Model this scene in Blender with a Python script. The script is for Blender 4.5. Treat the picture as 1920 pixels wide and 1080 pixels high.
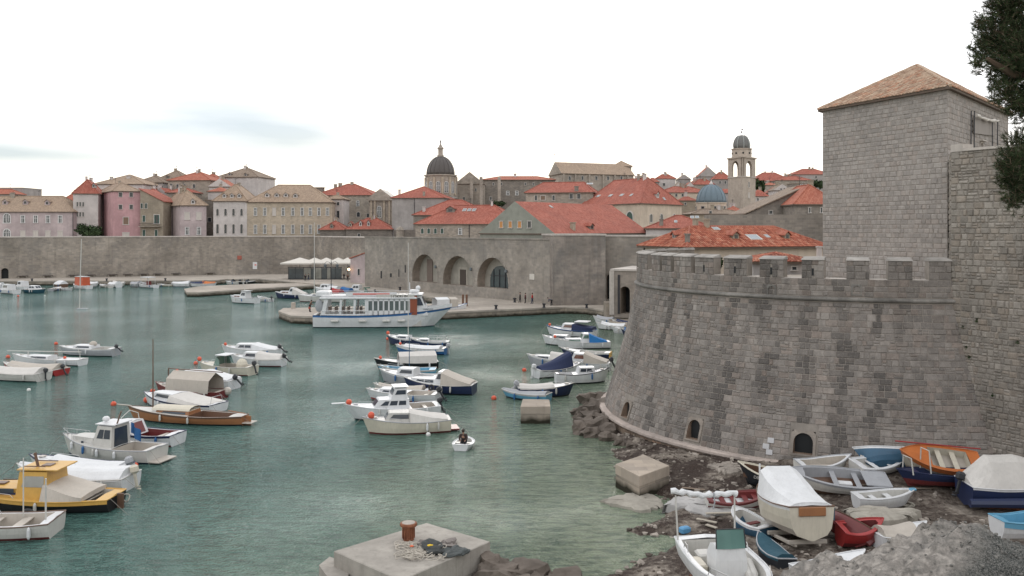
import bpy, math, random
import numpy as np
from mathutils import Vector, Matrix, noise
for o in list(bpy.data.objects): bpy.data.objects.remove(o)
rad = math.radians
FL, EYE, HY = 1663.0, 14.0, 430.0     # focal length in photo pixels, eye height, horizon row
SC = bpy.context.scene
COL = SC.collection
# ---------------------------------------------------------------- camera
cd = bpy.data.cameras.new('camera'); cam = bpy.data.objects.new('camera', cd); COL.objects.link(cam)
cam.location = (0, 0, EYE); cam.rotation_euler = (rad(90), 0, 0)
cd.sensor_width = 36; cd.lens = 36 * FL / 1920; cd.shift_y = -(540 - HY) / 1920
cd.clip_start = 0.1; cd.clip_end = 6000
SC.camera = cam
# ---------------------------------------------------------------- sky and sun (bright thin overcast, low sun behind the town)
SUN_EL, SUN_AZ = rad(13), rad(3)    # azimuth from +Y towards +X
w = bpy.data.worlds.new("World"); SC.world = w; w.use_nodes = True
nt = w.node_tree; nt.nodes.clear()
def wn(t, **k):
    n = nt.nodes.new(t)
    for a, b in k.items(): setattr(n, a, b)
    return n
def wl(a, b): nt.links.new(a, b)
def wmath(op, a, b=None, clamp=False):
    n = wn('ShaderNodeMath', operation=op); n.use_clamp = clamp
    for i, v in enumerate((a, b)):
        if v is None: continue
        if isinstance(v, (int, float)): n.inputs[i].default_value = v
        else: wl(v, n.inputs[i])
    return n.outputs[0]
sky = wn('ShaderNodeTexSky', sky_type='NISHITA'); sky.sun_disc = False
sky.sun_elevation = SUN_EL; sky.sun_rotation = SUN_AZ; sky.air_density = 1.0; sky.dust_density = 2.0
tc = wn('ShaderNodeTexCoord'); sx = wn('ShaderNodeSeparateXYZ'); wl(tc.outputs['Generated'], sx.inputs[0])
X, Y_, Z = sx.outputs
mp = wn('ShaderNodeMapping'); mp.inputs['Scale'].default_value = (1.6, 1.6, 9.0); wl(tc.outputs['Generated'], mp.inputs[0])
nz = wn('ShaderNodeTexNoise'); nz.inputs['Scale'].default_value = 1.6; nz.inputs['Detail'].default_value = 5; wl(mp.outputs[0], nz.inputs[0])
# thin blue openings in the cloud layer: general ones from noise, plus the two long streaks seen over the town
def streak(x0, z0, sxx, szz):
    a = wmath('MULTIPLY', wmath('SUBTRACT', X, x0), sxx); b = wmath('MULTIPLY', wmath('SUBTRACT', wmath('ADD', Z, wmath('MULTIPLY', X, 0.035)), z0), szz)
    d = wmath('SQRT', wmath('ADD', wmath('MULTIPLY', a, a), wmath('MULTIPLY', b, b)))
    d = wmath('ADD', d, wmath('MULTIPLY', wmath('SUBTRACT', nz.outputs[0], 0.5), 1.9))
    front = wmath('GREATER_THAN', Y_, 0.0)
    return wmath('MULTIPLY', wmath('SUBTRACT', 1.0, d, True), front)
s1 = streak(-0.26, 0.099, 3.9, 17.0)
s2 = streak(-0.50, 0.058, 4.0, 60.0)
s3 = streak(0.13, 0.16, 8.0, 34.0)
gen = wn('ShaderNodeMapRange'); gen.inputs[1].default_value = .58; gen.inputs[2].default_value = .75; wl(nz.outputs[0], gen.inputs[0]); gen.inputs[4].default_value = .45
blue = wmath('MAXIMUM', wmath('MAXIMUM', wmath('MULTIPLY', s1, 1.15), wmath('MULTIPLY', s2, .95)), wmath('MAXIMUM', wmath('MULTIPLY', s3, 1.1), gen.outputs[0]), True)
cloud = wn('ShaderNodeMixRGB'); wl(blue, cloud.inputs[0])
cloud.inputs[1].default_value = (10.6, 10.6, 10.75, 1); cloud.inputs[2].default_value = (4.9, 5.75, 6.4, 1)
# warm glow low down
glow = wn('ShaderNodeMapRange'); wl(Z, glow.inputs[0]); glow.inputs[1].default_value = 0.02; glow.inputs[2].default_value = .11; glow.inputs[3].default_value = 1; glow.inputs[4].default_value = 0
warm = wn('ShaderNodeMixRGB', blend_type='MULTIPLY'); wl(glow.outputs[0], warm.inputs[0]); wl(cloud.outputs[0], warm.inputs[1]); warm.inputs[2].default_value = (1.05, .97, .80, 1)
mx = wn('ShaderNodeMixRGB'); mx.inputs[0].default_value = .96; wl(sky.outputs[0], mx.inputs[1]); wl(warm.outputs[0], mx.inputs[2])
bg = wn('ShaderNodeBackground'); bg.inputs[1].default_value = 0.12; wl(mx.outputs[0], bg.inputs[0])
wo = wn('ShaderNodeOutputWorld'); wl(bg.outputs[0], wo.inputs[0])
sl = bpy.data.lights.new('sun', 'SUN'); sl.energy = .6; sl.angle = rad(22); sl.color = (1, .93, .85)
so = bpy.data.objects.new('sun', sl); COL.objects.link(so)
sd = Vector((math.sin(SUN_AZ) * math.cos(SUN_EL), math.cos(SUN_AZ) * math.cos(SUN_EL), math.sin(SUN_EL)))
so.rotation_euler = (-sd).to_track_quat('-Z', 'Y').to_euler(); so.location = (0, 0, 80)
vs = SC.view_settings; vs.view_transform = 'Standard'; vs.look = 'None'; vs.exposure = 0.22; vs.gamma = 1; vs.use_curve_mapping = False
# ---------------------------------------------------------------- helpers
def P(px, py, Y): return Vector(((px - 960) * Y / FL, Y, EYE - (py - HY) * Y / FL))
def G(px, py, z=0.0):
    Y = FL * (EYE - z) / (py - HY); return Vector(((px - 960) * Y / FL, Y, z))
def PXY(px, Y): return Vector(((px - 960) * Y / FL, Y))
def ZP(py, Y): return EYE - (py - HY) * Y / FL
def lerp(a, b, t): return a + (b - a) * t
class MB:
    def __init__(s): s.v = []; s.f = []; s.m = []; s.c = []
    def add(s, vs, fs, mi=0, c=0.5):
        b = len(s.v); s.v += [tuple(v) for v in vs]
        for f in fs: s.f.append([i + b for i in f]); s.m.append(mi); s.c.append(c)
    def quad(s, a, b, c, d, mi=0, col=.5): s.add([a, b, c, d], [(0, 1, 2, 3)], mi, col)
    def box(s, c, d, rz=0, mi=0, col=.5, tilt=None):
        x, y, z = d[0] / 2, d[1] / 2, d[2] / 2
        M = Matrix.Rotation(rz, 3, 'Z')
        if tilt is not None: M = M @ tilt
        vs = [M @ Vector((i * x, j * y, k * z)) + Vector(c) for k in (-1, 1) for j in (-1, 1) for i in (-1, 1)]
        s.add(vs, [(0, 2, 3, 1), (4, 5, 7, 6), (0, 1, 5, 4), (1, 3, 7, 5), (3, 2, 6, 7), (2, 0, 4, 6)], mi, col)
    def bevbox(s, c, d, b=.02, rz=0, mi=0, col=.5):
        x, y, z = d[0] / 2, d[1] / 2, d[2] / 2; M = Matrix.Rotation(rz, 3, 'Z')
        rings = []
        for k, (zz, ins) in enumerate(((-z, b), (-z + b, 0), (z - b, 0), (z, b))):
            X, Y = x - ins, y - ins; t = min(b, X * .5, Y * .5)
            rings.append([(-X + t, -Y), (X - t, -Y), (X, -Y + t), (X, Y - t), (X - t, Y), (-X + t, Y), (-X, Y - t), (-X, -Y + t)])
            rings[-1] = [M @ Vector((p[0], p[1], zz)) + Vector(c) for p in rings[-1]]
        s.loft(rings, True, True, mi, col)
    def loft(s, rings, closed=True, cap=False, mi=0, col=.5):
        n = len(rings[0]); vs = [p for r in rings for p in r]; fs = []
        for k in range(len(rings) - 1):
            for i in range(n if closed else n - 1):
                j = (i + 1) % n; fs.append((k * n + i, k * n + j, (k + 1) * n + j, (k + 1) * n + i))
        if cap:
            fs.append(tuple(range(n))[::-1]); fs.append(tuple((len(rings) - 1) * n + i for i in range(n)))
        s.add(vs, fs, mi, col)
    def tube(s, pts, r, n=6, mi=0, col=.5, cap=True):
        pts = [Vector(p) for p in pts]; rs = r if isinstance(r, (list, tuple)) else [r] * len(pts)
        rings = []; up = None
        for i, p in enumerate(pts):
            t = (pts[min(i + 1, len(pts) - 1)] - pts[max(i - 1, 0)])
            if t.length < 1e-9: t = Vector((0, 0, 1))
            t.normalize()
            if up is None: up = Vector((0, 0, 1)) if abs(t.z) < .9 else Vector((1, 0, 0))
            a = t.cross(up)
            if a.length < 1e-4: a = t.cross(Vector((0, 1, .1)))
            a.normalize(); b = t.cross(a).normalized(); up = a.cross(t).normalized()
            rings.append([p + (a * math.cos(2 * math.pi * k / n) + b * math.sin(2 * math.pi * k / n)) * rs[i] for k in range(n)])
        s.loft(rings, True, cap, mi, col)
    def lathe(s, prof, c, n=16, mi=0, col=.5, cap=True, rz=0):
        c = Vector(c)
        s.loft([[c + Vector((r * math.cos(2 * math.pi * k / n + rz), r * math.sin(2 * math.pi * k / n + rz), z)) for k in range(n)] for r, z in prof], True, cap, mi, col)
    def sphere(s, c, r, n=10, m=6, mi=0, col=.5, sc=(1, 1, 1)):
        c = Vector(c); prof = [(max(.02, math.sin(math.pi * k / m)), -math.cos(math.pi * k / m)) for k in range(m + 1)]
        s.loft([[c + Vector((a * math.cos(2 * math.pi * k / n) * r * sc[0], a * math.sin(2 * math.pi * k / n) * r * sc[1], z * r * sc[2])) for k in range(n)] for a, z in prof], True, True, mi, col)
    def prism(s, poly, z0, z1, mi=0, col=.5):
        n = len(poly); vs = [(p[0], p[1], z0) for p in poly] + [(p[0], p[1], z1) for p in poly]
        s.add(vs, [tuple(range(n))[::-1], tuple(range(n, 2 * n))] + [(i, (i + 1) % n, (i + 1) % n + n, i + n) for i in range(n)], mi, col)
    def mesh(s, name, mats, org=(0, 0, 0), smooth=False):
        me = bpy.data.meshes.new(name)
        V = np.array(s.v, dtype=np.float64).reshape(-1, 3) - np.array(org)
        me.from_pydata(V.tolist(), [], s.f)
        mats = mats if isinstance(mats, (list, tuple)) else [mats]
        for m in mats: me.materials.append(m)
        if len(mats) > 1: me.polygons.foreach_set('material_index', s.m)
        # box-projected UV in metres, so bricks and tiles keep their real size
        nl = len(me.loops); vi = np.empty(nl, int); me.loops.foreach_get('vertex_index', vi)
        nf = len(me.polygons); N = np.empty(nf * 3); me.polygons.foreach_get('normal', N); N = N.reshape(-1, 3)
        tot = np.empty(nf, int); me.polygons.foreach_get('loop_total', tot); fi = np.repeat(np.arange(nf), tot)
        W = np.array(s.v).reshape(-1, 3)[vi]; n = N[fi]
        T = np.stack([-n[:, 1], n[:, 0], np.zeros(nl)], 1); ln = np.linalg.norm(T, axis=1)
        flat = ln < .15; T[flat] = (1, 0, 0); ln[flat] = 1; T /= ln[:, None]
        B = np.cross(n, T); B[flat] = (0, 1, 0)
        uv = np.stack([(W * T).sum(1), (W * B).sum(1)], 1)
        me.uv_layers.new(name='uv').data.foreach_set('uv', uv.ravel())
        at = me.attributes.new('tone', 'FLOAT', 'FACE'); at.data.foreach_set('value', s.c)
        if smooth: me.polygons.foreach_set('use_smooth', [True] * nf)
        me.update(); return me
    def build(s, name, mats, parent=None, smooth=False, kind=None, world=True):
        org = (0, 0, 0)
        if parent is not None and world: org = wloc(parent)
        o = bpy.data.objects.new(name, s.mesh(name, mats, org, smooth)); COL.objects.link(o)
        if parent is not None: o.parent = parent
        if kind: o['kind'] = kind
        return o
def wloc(o):
    l = Vector(o.location)
    while o.parent: o = o.parent; l += Vector(o.location)
    return l
def tag(o, label=None, cat=None, group=None, kind=None):
    if label: o['label'] = label
    if cat: o['category'] = cat
    if group: o['group'] = group
    if kind: o['kind'] = kind
    return o
def thing(name, label, cat, loc=(0, 0, 0), rz=0, group=None):
    o = bpy.data.objects.new(name, None); COL.objects.link(o); o.empty_display_size = .2
    o.location = loc; o.rotation_euler = (0, 0, rz); return tag(o, label, cat, group)
def inst(name, me, parent, loc=(0, 0, 0), rz=0):
    o = bpy.data.objects.new(name, me); COL.objects.link(o); o.parent = parent; o.location = loc; o.rotation_euler = (0, 0, rz); return o
# ---------------------------------------------------------------- materials
class NT:
    def __init__(s, name):
        s.mat = bpy.data.materials.new(name); s.mat.use_nodes = True; s.t = s.mat.node_tree; s.b = s.t.nodes['Principled BSDF']
    def n(s, t, **k):
        x = s.t.nodes.new(t)
        for a, b in k.items(): setattr(x, a, b)
        return x
    def l(s, a, b): s.t.links.new(a, b)
    def coord(s, kind='Object', scale=(1, 1, 1)):
        c = s.n('ShaderNodeTexCoord'); m = s.n('ShaderNodeMapping'); m.inputs['Scale'].default_value = scale
        s.l(c.outputs[kind], m.inputs[0]); return m.outputs[0]
    def noise(s, co, scale, det=4, rough=.55):
        x = s.n('ShaderNodeTexNoise'); x.inputs['Scale'].default_value = scale; x.inputs['Detail'].default_value = det; x.inputs['Roughness'].default_value = rough
        s.l(co, x.inputs['Vector']); return x.outputs['Fac']
    def ramp(s, fac, a, b, lo=0, hi=1):
        x = s.n('ShaderNodeMapRange'); x.inputs[1].default_value = a; x.inputs[2].default_value = b; x.inputs[3].default_value = lo; x.inputs[4].default_value = hi
        s.l(fac, x.inputs[0]); return x.outputs[0]
    def mix(s, fac, a, b, mode='MIX'):
        x = s.n('ShaderNodeMixRGB', blend_type=mode)
        for i, v in enumerate((fac, a, b)):
            if isinstance(v, (int, float)): x.inputs[i].default_value = v
            elif isinstance(v, (tuple, list)): x.inputs[i].default_value = (*v, 1)
            else: s.l(v, x.inputs[i])
        return x.outputs[0]
    def mul(s, a, b): return s.mathn('MULTIPLY', a, b)
    def mathn(s, op, a, b=None):
        x = s.n('ShaderNodeMath', operation=op)
        for i, v in enumerate((a, b)):
            if v is None: continue
            if isinstance(v, (int, float)): x.inputs[i].default_value = v
            else: s.l(v, x.inputs[i])
        return x.outputs[0]
    def bump(s, h, strength=.4, dist=.05):
        x = s.n('ShaderNodeBump'); x.inputs['Strength'].default_value = strength; x.inputs['Distance'].default_value = dist
        s.l(h, x.inputs['Height']); s.l(x.outputs[0], s.b.inputs['Normal'])
    def out(s, col=None, rough=.8, spec=.3):
        if col is not None:
            if isinstance(col, tuple): s.b.inputs['Base Color'].default_value = (*col, 1)
            else: s.l(col, s.b.inputs['Base Color'])
        s.b.inputs['Roughness'].default_value = rough; s.b.inputs['Specular IOR Level'].default_value = spec
        return s.mat
_mc = {}
def paint(col, rough=.45, name='paint', dirt=.16, spec=.4, metal=0):
    k = (tuple(col), rough, name, dirt, metal)
    if k in _mc: return _mc[k]
    m = NT(name); co = m.coord('Object')
    a = m.noise(co, 1.7, 5, .65); b = m.noise(m.coord('Object', (6, 6, .7)), 2.2, 4)
    f = m.mul(m.ramp(a, .35, .7, 1, 1 - dirt), m.ramp(b, .5, .75, 1, 1 - dirt * .9))
    c = m.mix(f, tuple(x * .45 + .012 for x in col), tuple(col)); m.bump(a, .12, .02)
    m.b.inputs['Metallic'].default_value = metal
    _mc[k] = m.out(c, rough, spec); return _mc[k]
def glass_mat(col=(.03, .035, .04), rough=.12, name='dark_glass'):
    k = (col, rough, name)
    if k in _mc: return _mc[k]
    m = NT(name); a = m.noise(m.coord('Object'), .9, 2)
    _mc[k] = m.out(m.mix(a, tuple(x * .6 for x in col), tuple(x * 1.5 for x in col)), rough, .5); return _mc[k]
def wallmat(name, col, brick=0, bw=.6, bh=.3, stain=.35, mortar=1.12, streak=.25, patch=None, mscale=1.0):
    """plaster or masonry seen from far: blotches, streaks running down, optional courses in real size"""
    m = NT(name); co = m.coord('Object'); uv = m.coord('UV')
    big = m.noise(co, .13 * mscale, 6, .65); mid = m.noise(co, .9 * mscale, 5, .6); fine = m.noise(co, 7, 3)
    run = m.noise(m.coord('Object', (1.1, 1.1, .09)), .9 * mscale, 5, .7)
    c = m.mix(m.ramp(big, .35, .68), tuple(x * (1 - stain) for x in col), tuple(min(.9, x * 1.18) for x in col))
    if patch: c = m.mix(m.ramp(m.noise(co, .21, 5, .7), .5, .62, 0, .75), c, patch)
    c = m.mix(m.ramp(mid, .4, .75, 0, .45), c, tuple(x * .62 for x in col))
    c = m.mix(m.ramp(run, .52, .78, 0, streak * 2), c, tuple(x * .5 for x in col))
    h = m.mathn('ADD', m.mul(fine, .3), m.mul(mid, .5))
    if brick:
        bt = m.n('ShaderNodeTexBrick'); m.l(uv, bt.inputs['Vector']); bt.inputs['Scale'].default_value = 1
        bt.inputs['Brick Width'].default_value = bw; bt.inputs['Row Height'].default_value = bh; bt.inputs['Mortar Size'].default_value = .018
        bt.inputs['Color1'].default_value = (.62, .62, .62, 1); bt.inputs['Color2'].default_value = (1.12, 1.08, 1.02, 1); bt.inputs['Mortar'].default_value = (mortar,) * 3 + (1,); bt.inputs['Bias'].default_value = .1
        c = m.mix(brick, c, m.mix(1, c, bt.outputs['Color'], 'MULTIPLY')); h = m.mathn('ADD', h, m.mul(bt.outputs['Fac'], -.8))
    c = m.mix(m.ramp(fine, .3, .8, 0, .18), c, tuple(x * .7 for x in col))
    m.bump(h, .5, .06); return m.out(c, .9, .15)
def roofmat(name, col, col2, w_=.24, age=.4, dark=.3):
    """clay cover tiles: ribs down the slope, courses across, each tile its own shade"""
    m = NT(name); uv = m.coord('UV'); sp = m.n('ShaderNodeSeparateXYZ'); m.l(uv, sp.inputs[0])
    u, v = sp.outputs[0], sp.outputs[1]
    iu = m.mathn('FLOOR', m.mul(u, 1 / w_)); iv = m.mathn('FLOOR', m.mul(v, 1 / .38))
    cb = m.n('ShaderNodeCombineXYZ'); m.l(iu, cb.inputs[0]); m.l(iv, cb.inputs[1])
    wn_ = m.n('ShaderNodeTexWhiteNoise'); m.l(cb.outputs[0], wn_.inputs[0])
    co = m.coord('Object'); big = m.noise(co, .25, 5, .65)
    c = m.mix(m.ramp(wn_.outputs[0], .0, 1), col, col2)
    c = m.mix(m.ramp(big, .4, .7, 0, age), c, tuple(x * .55 + .03 for x in col))
    rib = m.mathn('ABSOLUTE', m.mathn('SINE', m.mul(u, math.pi / w_)))
    c = m.mix(m.ramp(rib, 0, .45, dark, 0), c, tuple(x * .3 for x in col))
    m.bump(rib, .6, .08); return m.out(c, .85, .2)
def stonemat(name, dark, light, warm, stain=.5):
    """single laid stones; 'tone' picks each stone's own colour"""
    m = NT(name); at = m.n('ShaderNodeAttribute'); at.attribute_name = 'tone'; t = at.outputs['Fac']
    co = m.coord('Object'); big = m.noise(m.coord('Object', (1, 1, .22)), .35, 5, .7); mid = m.noise(co, 2.6, 5, .65); fine = m.noise(co, 14, 4)
    c = m.mix(t, dark, light)
    wn_ = m.n('ShaderNodeTexWhiteNoise', noise_dimensions='1D'); m.l(m.mul(t, 917.0), wn_.inputs['W'])
    c = m.mix(m.ramp(wn_.outputs[0], .6, 1, 0, .5), c, warm)
    c = m.mix(m.ramp(mid, .35, .75, 0, .5), c, tuple(x * .6 for x in dark))
    c = m.mix(m.ramp(big, .5, .72, 0, stain), c, tuple(x * .42 for x in dark))
    c = m.mix(m.ramp(fine, .5, .8, 0, .3), c, tuple(min(.6, x * 1.3) for x in light))
    m.bump(m.mathn('ADD', mid, m.mul(fine, .4)), .55, .05); return m.out(c, .92, .12)
# ---------------------------------------------------------------- setting: water, ground, quays
def water_mat():
    m = NT('harbour_water'); co = m.coord('Object'); sp = m.n('ShaderNodeSeparateXYZ'); m.l(co, sp.inputs[0])
    # shallow pale bottom towards the beach on the right, deep teal elsewhere
    a = m.mathn('ADD', sp.outputs[0], m.mul(m.mathn('SUBTRACT', 60.0, sp.outputs[1]), .16))
    a = m.mathn('ADD', a, m.mul(m.mathn('SUBTRACT', m.noise(co, .08, 4), .5), 9))
    sh = m.ramp(a, -12, 7)
    big = m.noise(co, .045, 5, .6)
    c = m.mix(m.ramp(big, .35, .7), (.052, .130, .112), (.082, .168, .148))
    c = m.mix(sh, c, (.185, .225, .155))
    w1 = m.noise(m.coord('Object', (.55, 1.35, 1)), .75, 3, .5)
    w2 = m.noise(m.coord('Object', (.8, 1.5, 1)), 2.6, 4, .6)
    w3 = m.noise(m.coord('Object', (.9, 1.2, 1)), 9, 2, .5)
    gust = m.ramp(m.noise(co, .05, 3), .35, .62, .35, 1.5)
    h = m.mathn('ADD', m.mul(w1, .8), m.mathn('ADD', m.mul(w2, .85), m.mul(w3, .36)))
    h = m.mul(h, gust)
    c = m.mix(m.ramp(m.noise(m.coord('Object', (.7, 2.1, 1)), 1.1, 6, .75), .46, .62, 0, .7), c, (.010, .040, .034))
    m.bump(h, 1.0, .36); m.out(c, .06, .5); m.b.inputs['IOR'].default_value = 1.33
    return m.mat
mb = MB(); mb.quad((-900, -60, 0), (700, -60, 0), (700, 420, 0), (-900, 420, 0))
tag(mb.build('water', water_mat()), kind='structure')
M_quay = wallmat('pale_quay_stone', (.40, .36, .315), .35, 1.1, .6, .25, .85)
M_quay_side = wallmat('quay_face_stone', (.33, .29, .245), .7, .9, .4, .4, .7, .5)
def tideband(mat, z0=.25, z1=.55):
    t = mat.node_tree; b = t.nodes['Principled BSDF']; src = b.inputs['Base Color'].links[0].from_socket
    g = t.nodes.new('ShaderNodeNewGeometry'); sp = t.nodes.new('ShaderNodeSeparateXYZ'); t.links.new(g.outputs['Position'], sp.inputs[0]); nz_ = t.nodes.new('ShaderNodeTexNoise'); nz_.inputs['Scale'].default_value = 1.3; t.links.new(g.outputs['Position'], nz_.inputs['Vector'])
    a = t.nodes.new('ShaderNodeMath'); a.operation = 'MULTIPLY_ADD'; t.links.new(nz_.outputs[0], a.inputs[0]); a.inputs[1].default_value = -.5; t.links.new(sp.outputs[2], a.inputs[2])
    r = t.nodes.new('ShaderNodeMapRange'); t.links.new(a.outputs[0], r.inputs[0]); r.inputs[1].default_value = z0 - .3; r.inputs[2].default_value = z1 - .25
    m = t.nodes.new('ShaderNodeMixRGB'); t.links.new(r.outputs[0], m.inputs[0]); m.inputs[1].default_value = (.028, .026, .018, 1); t.links.new(src, m.inputs[2]); t.links.new(m.outputs[0], b.inputs['Base Color'])
tideband(M_quay_side)
M_ground = wallmat('town_earth', (.24, .21, .17), 0)
# land under and behind the town, rising to the hill in the back
def land_z(x, y):
    base = 1.0 if y < 262 else 1.0 + 11 * min(1, (y - 262) / 110.0)
    if x < -30: base *= .9
    return base - (0 if y > 215 else 0)
def quay_poly(pts, z): return [G(a, b, z) for a, b in pts]
def slab(name, poly, z0, z1, cap=.28, top=M_quay, side=M_quay_side):
    mb = MB(); n = len(poly)
    ctr = sum((Vector((p[0], p[1])) for p in poly), Vector((0, 0))) / n
    def off(d):
        r = []
        for i in range(n):
            a, b, c = Vector(poly[i - 1][:2]), Vector(poly[i][:2]), Vector(poly[(i + 1) % n][:2])
            e1, e2 = (b - a).normalized(), (c - b).normalized()
            nn = Vector((e1.y, -e1.x)) + Vector((e2.y, -e2.x)); nn = nn / max(.5, nn.length) if nn.length > .3 else Vector((e1.y, -e1.x))
            r.append(b + nn * d)
        return r
    area = sum(poly[i][0] * poly[(i + 1) % n][1] - poly[(i + 1) % n][0] * poly[i][1] for i in range(n))
    sg = 1 if area > 0 else -1
    if area < 0: poly = poly[::-1]
    body = [(p[0], p[1]) for p in poly]
    mb.prism(body, z0, z1 - cap, 1)
    mb.prism([(p.x, p.y) for p in off(.1)], z1 - cap, z1, 0)
    return tag(mb.build(name, [top, side]), kind='structure')
QZ = 1.2
edge = [(-260, 526.5), (0, 526.5), (330, 525.6), (405, 525), (425, 522.6), (484, 522.4), (580, 531), (660, 540), (780, 553), (868, 565),
        (840, 568), (700, 573.5), (560, 577), (532, 577.5), (523, 583), (546, 591.5), (600, 593.5), (850, 584), (1000, 577.5), (1060, 574.5), (1100, 576), (1132, 581), (1146, 590), (1186, 591)]
poly = quay_poly(edge, QZ) + [Vector((22, 100, QZ)), Vector((80, 110, QZ)), Vector((160, 262, QZ)), Vector((-190, 262, QZ))]
slab('quay', poly, -3, QZ)
p2 = quay_poly([(346, 541.5), (351, 547.5), (372, 548), (470, 541.5), (598, 534), (600, 530.5), (480, 532), (372, 537)], .95)
slab('pier', p2, -3, .95, .3)
# terrain behind the walls
mb = MB(); xs = np.linspace(-330, 420, 40); ys = np.linspace(262, 700, 30)
idx = lambda i, j: j * len(xs) + i
mb.add([(x, y, land_z(x, y) + .8 * noise.noise(Vector((x * .02, y * .02, 0)))) for y in ys for x in xs],
       [(idx(i, j), idx(i + 1, j), idx(i + 1, j + 1), idx(i, j + 1)) for j in range(len(ys) - 1) for i in range(len(xs) - 1)])
tag(mb.build('town_hill', M_ground, smooth=True), kind='structure')
mb = MB(); mb.prism([(22.5, 84), (90, 90), (165, 261), (10, 261), (10, 170), (34, 150), (22.5, 99)], -2, 1.9)
tag(mb.build('town_ground', M_ground), kind='structure')
# beach: one height field around the foot of the bastion
shore = [(-10, 3.0), (29, 3.0), (33.3, 2.6), (35.8, 3.66), (36.96, 4.9), (38.8, 6.65), (40, 7), (41.2, 5.6), (42.7, 6.3), (44.8, 7.8), (46.6, 7.7), (49, 6.0), (55.4, 6.4), (60, 6.8), (66, 8.5), (75, 12), (100, 20)]
SY = [a for a, b in shore]; SX = [b for a, b in shore]
def beach_z(x, y):
    d = x - float(np.interp(y, SY, SX)) + .9 * noise.noise(Vector((x * .5, y * .5, 3)))
    if d < 0: z = max(-3, .10 * d * (1 - d * .08))
    else: z = .22 * min(d, 1.5) + .055 * max(0, min(d - 1.5, 9))
    z += .12 * noise.noise(Vector((x * .9, y * .9, 0))) + .05 * noise.noise(Vector((x * 2.7, y * 2.7, 5)))
    k1, k2 = min(1, max(0, (x - 14) / 6)), min(1, max(0, (y - 42.5) / 4))
    return z - .05 + .62 * k1 * k2
def beach_mat():
    m = NT('seaweed_and_gravel'); co = m.coord('Object'); sp = m.n('ShaderNodeSeparateXYZ'); m.l(co, sp.inputs[0])
    n1 = m.noise(co, .42, 6, .7); n2 = m.noise(co, 3.2, 5, .7); n3 = m.noise(co, 16, 3, .6)
    sand = m.mix(m.ramp(n2, .3, .7), (.20, .17, .14), (.34, .30, .255))
    weed = m.mix(m.ramp(n3, .3, .7), (.014, .010, .008), (.062, .042, .034))
    k = m.mathn('ADD', m.ramp(n1, .47, .66), m.mul(m.ramp(sp.outputs[0], 9, 24), .42))
    k = m.mathn('ADD', k, m.mul(m.mathn('SUBTRACT', n2, .5), 1.2))
    c = m.mix(m.ramp(k, .12, .95), weed, sand)
    c = m.mix(m.ramp(n3, .45, .75, 0, .5), c, (.10, .075, .06))
    m.bump(m.mathn('ADD', m.mul(n2, .7), n3), .8, .09); return m.out(c, .85, .25)
mb = MB(); xs = np.concatenate([np.arange(-4, 3, .8), np.arange(3, 27, .24), np.arange(27, 60, 2.)]); ys = np.concatenate([np.arange(20, 30, 1.), np.arange(30, 66, .27), np.arange(66, 84, 1.5)])
idx = lambda i, j: j * len(xs) + i
mb.add([(x, y, beach_z(x, y)) for y in ys for x in xs], [(idx(i, j), idx(i + 1, j), idx(i + 1, j + 1), idx(i, j + 1)) for j in range(len(ys) - 1) for i in range(len(xs) - 1)])
M_beach = beach_mat()
tag(mb.build('beach', M_beach, smooth=True), kind='structure')
# loose stones and weed clumps on the beach
def rock_pts(c, r, rng, n=9, m=6, sq=.7, amp=.35):
    c = Vector(c); off = Vector((rng.random() * 50, rng.random() * 50, rng.random() * 50)); rings = []
    for k in range(m + 1):
        a = math.pi * k / m; ring = []
        for j in range(n):
            b = 2 * math.pi * j / n; d = Vector((max(.05, math.sin(a)) * math.cos(b), max(.05, math.sin(a)) * math.sin(b), -math.cos(a)))
            q = 1 + amp * 2 * noise.noise(d * 1.3 + off)
            d = Vector([math.copysign(abs(t) ** .8, t) for t in d])
            ring.append(c + Vector((d.x * r * q, d.y * r * q, d.z * r * q * sq)))
        rings.append(ring)
    return rings
rng = random.Random(5)
M_rock = wallmat('wet_shore_rock', (.16, .135, .115), 0, stain=.5, mscale=4)
M_peb = wallmat('dry_pebble', (.36, .32, .28), 0, stain=.4, mscale=5)
mb = MB()
for i in range(1500):
    y = rng.uniform(33, 64); x = float(np.interp(y, SY, SX)) + rng.random() ** 1.3 * 15 - .3
    if (x - 25.5) ** 2 + (y - 66) ** 2 < 18.6 ** 2: continue
    r = .05 + .14 * rng.random() ** 4; mb.loft(rock_pts((x, y, beach_z(x, y) + r * .2), r, rng, 5, 3, .6), True, True, 0 if rng.random() < .55 else 1)
tag(mb.build('beach_stones', [M_peb, M_rock]), kind='stuff', label='loose grey stones and pebbles scattered over the dark beach', cat='stones')
# tidal shelf slabs: pale flat rock strips in the shallows
def flat_rock(name, label, pts, z, th, mat, seed=0):
    rg = random.Random(seed); wp = [G(a, b, z) for a, b in pts]; c = sum(wp, Vector()) / len(wp); root_pts = []
    n = 40; ring = []
    for i in range(n):
        t = i / n * len(wp); k = int(t); q = lerp(wp[k], wp[(k + 1) % len(wp)], t - k); ring.append(q + Vector((rg.uniform(-.14, .14), rg.uniform(-.22, .22), rg.uniform(-.05, .05))))
    mb = MB(); rs = [[lerp(c, p, 1.05) - Vector((0, 0, th)) for p in ring], [Vector(p) for p in ring], [lerp(c, p, .86) + Vector((0, 0, .07 + .05 * rg.random())) for p in ring], [lerp(c, p, .4) + Vector((0, 0, .07 + .06 * rg.random())) for p in ring]]
    mb.loft(rs, True, True); o = mb.build(name, mat, smooth=False); return tag(o, label, 'rock')
M_shelf = wallmat('pale_shelf_rock', (.36, .335, .29), 0, stain=.3, mscale=3)
M_slip = wallmat('pale_concrete_slipway', (.42, .41, .40), 0, stain=.3, mscale=3)
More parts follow.
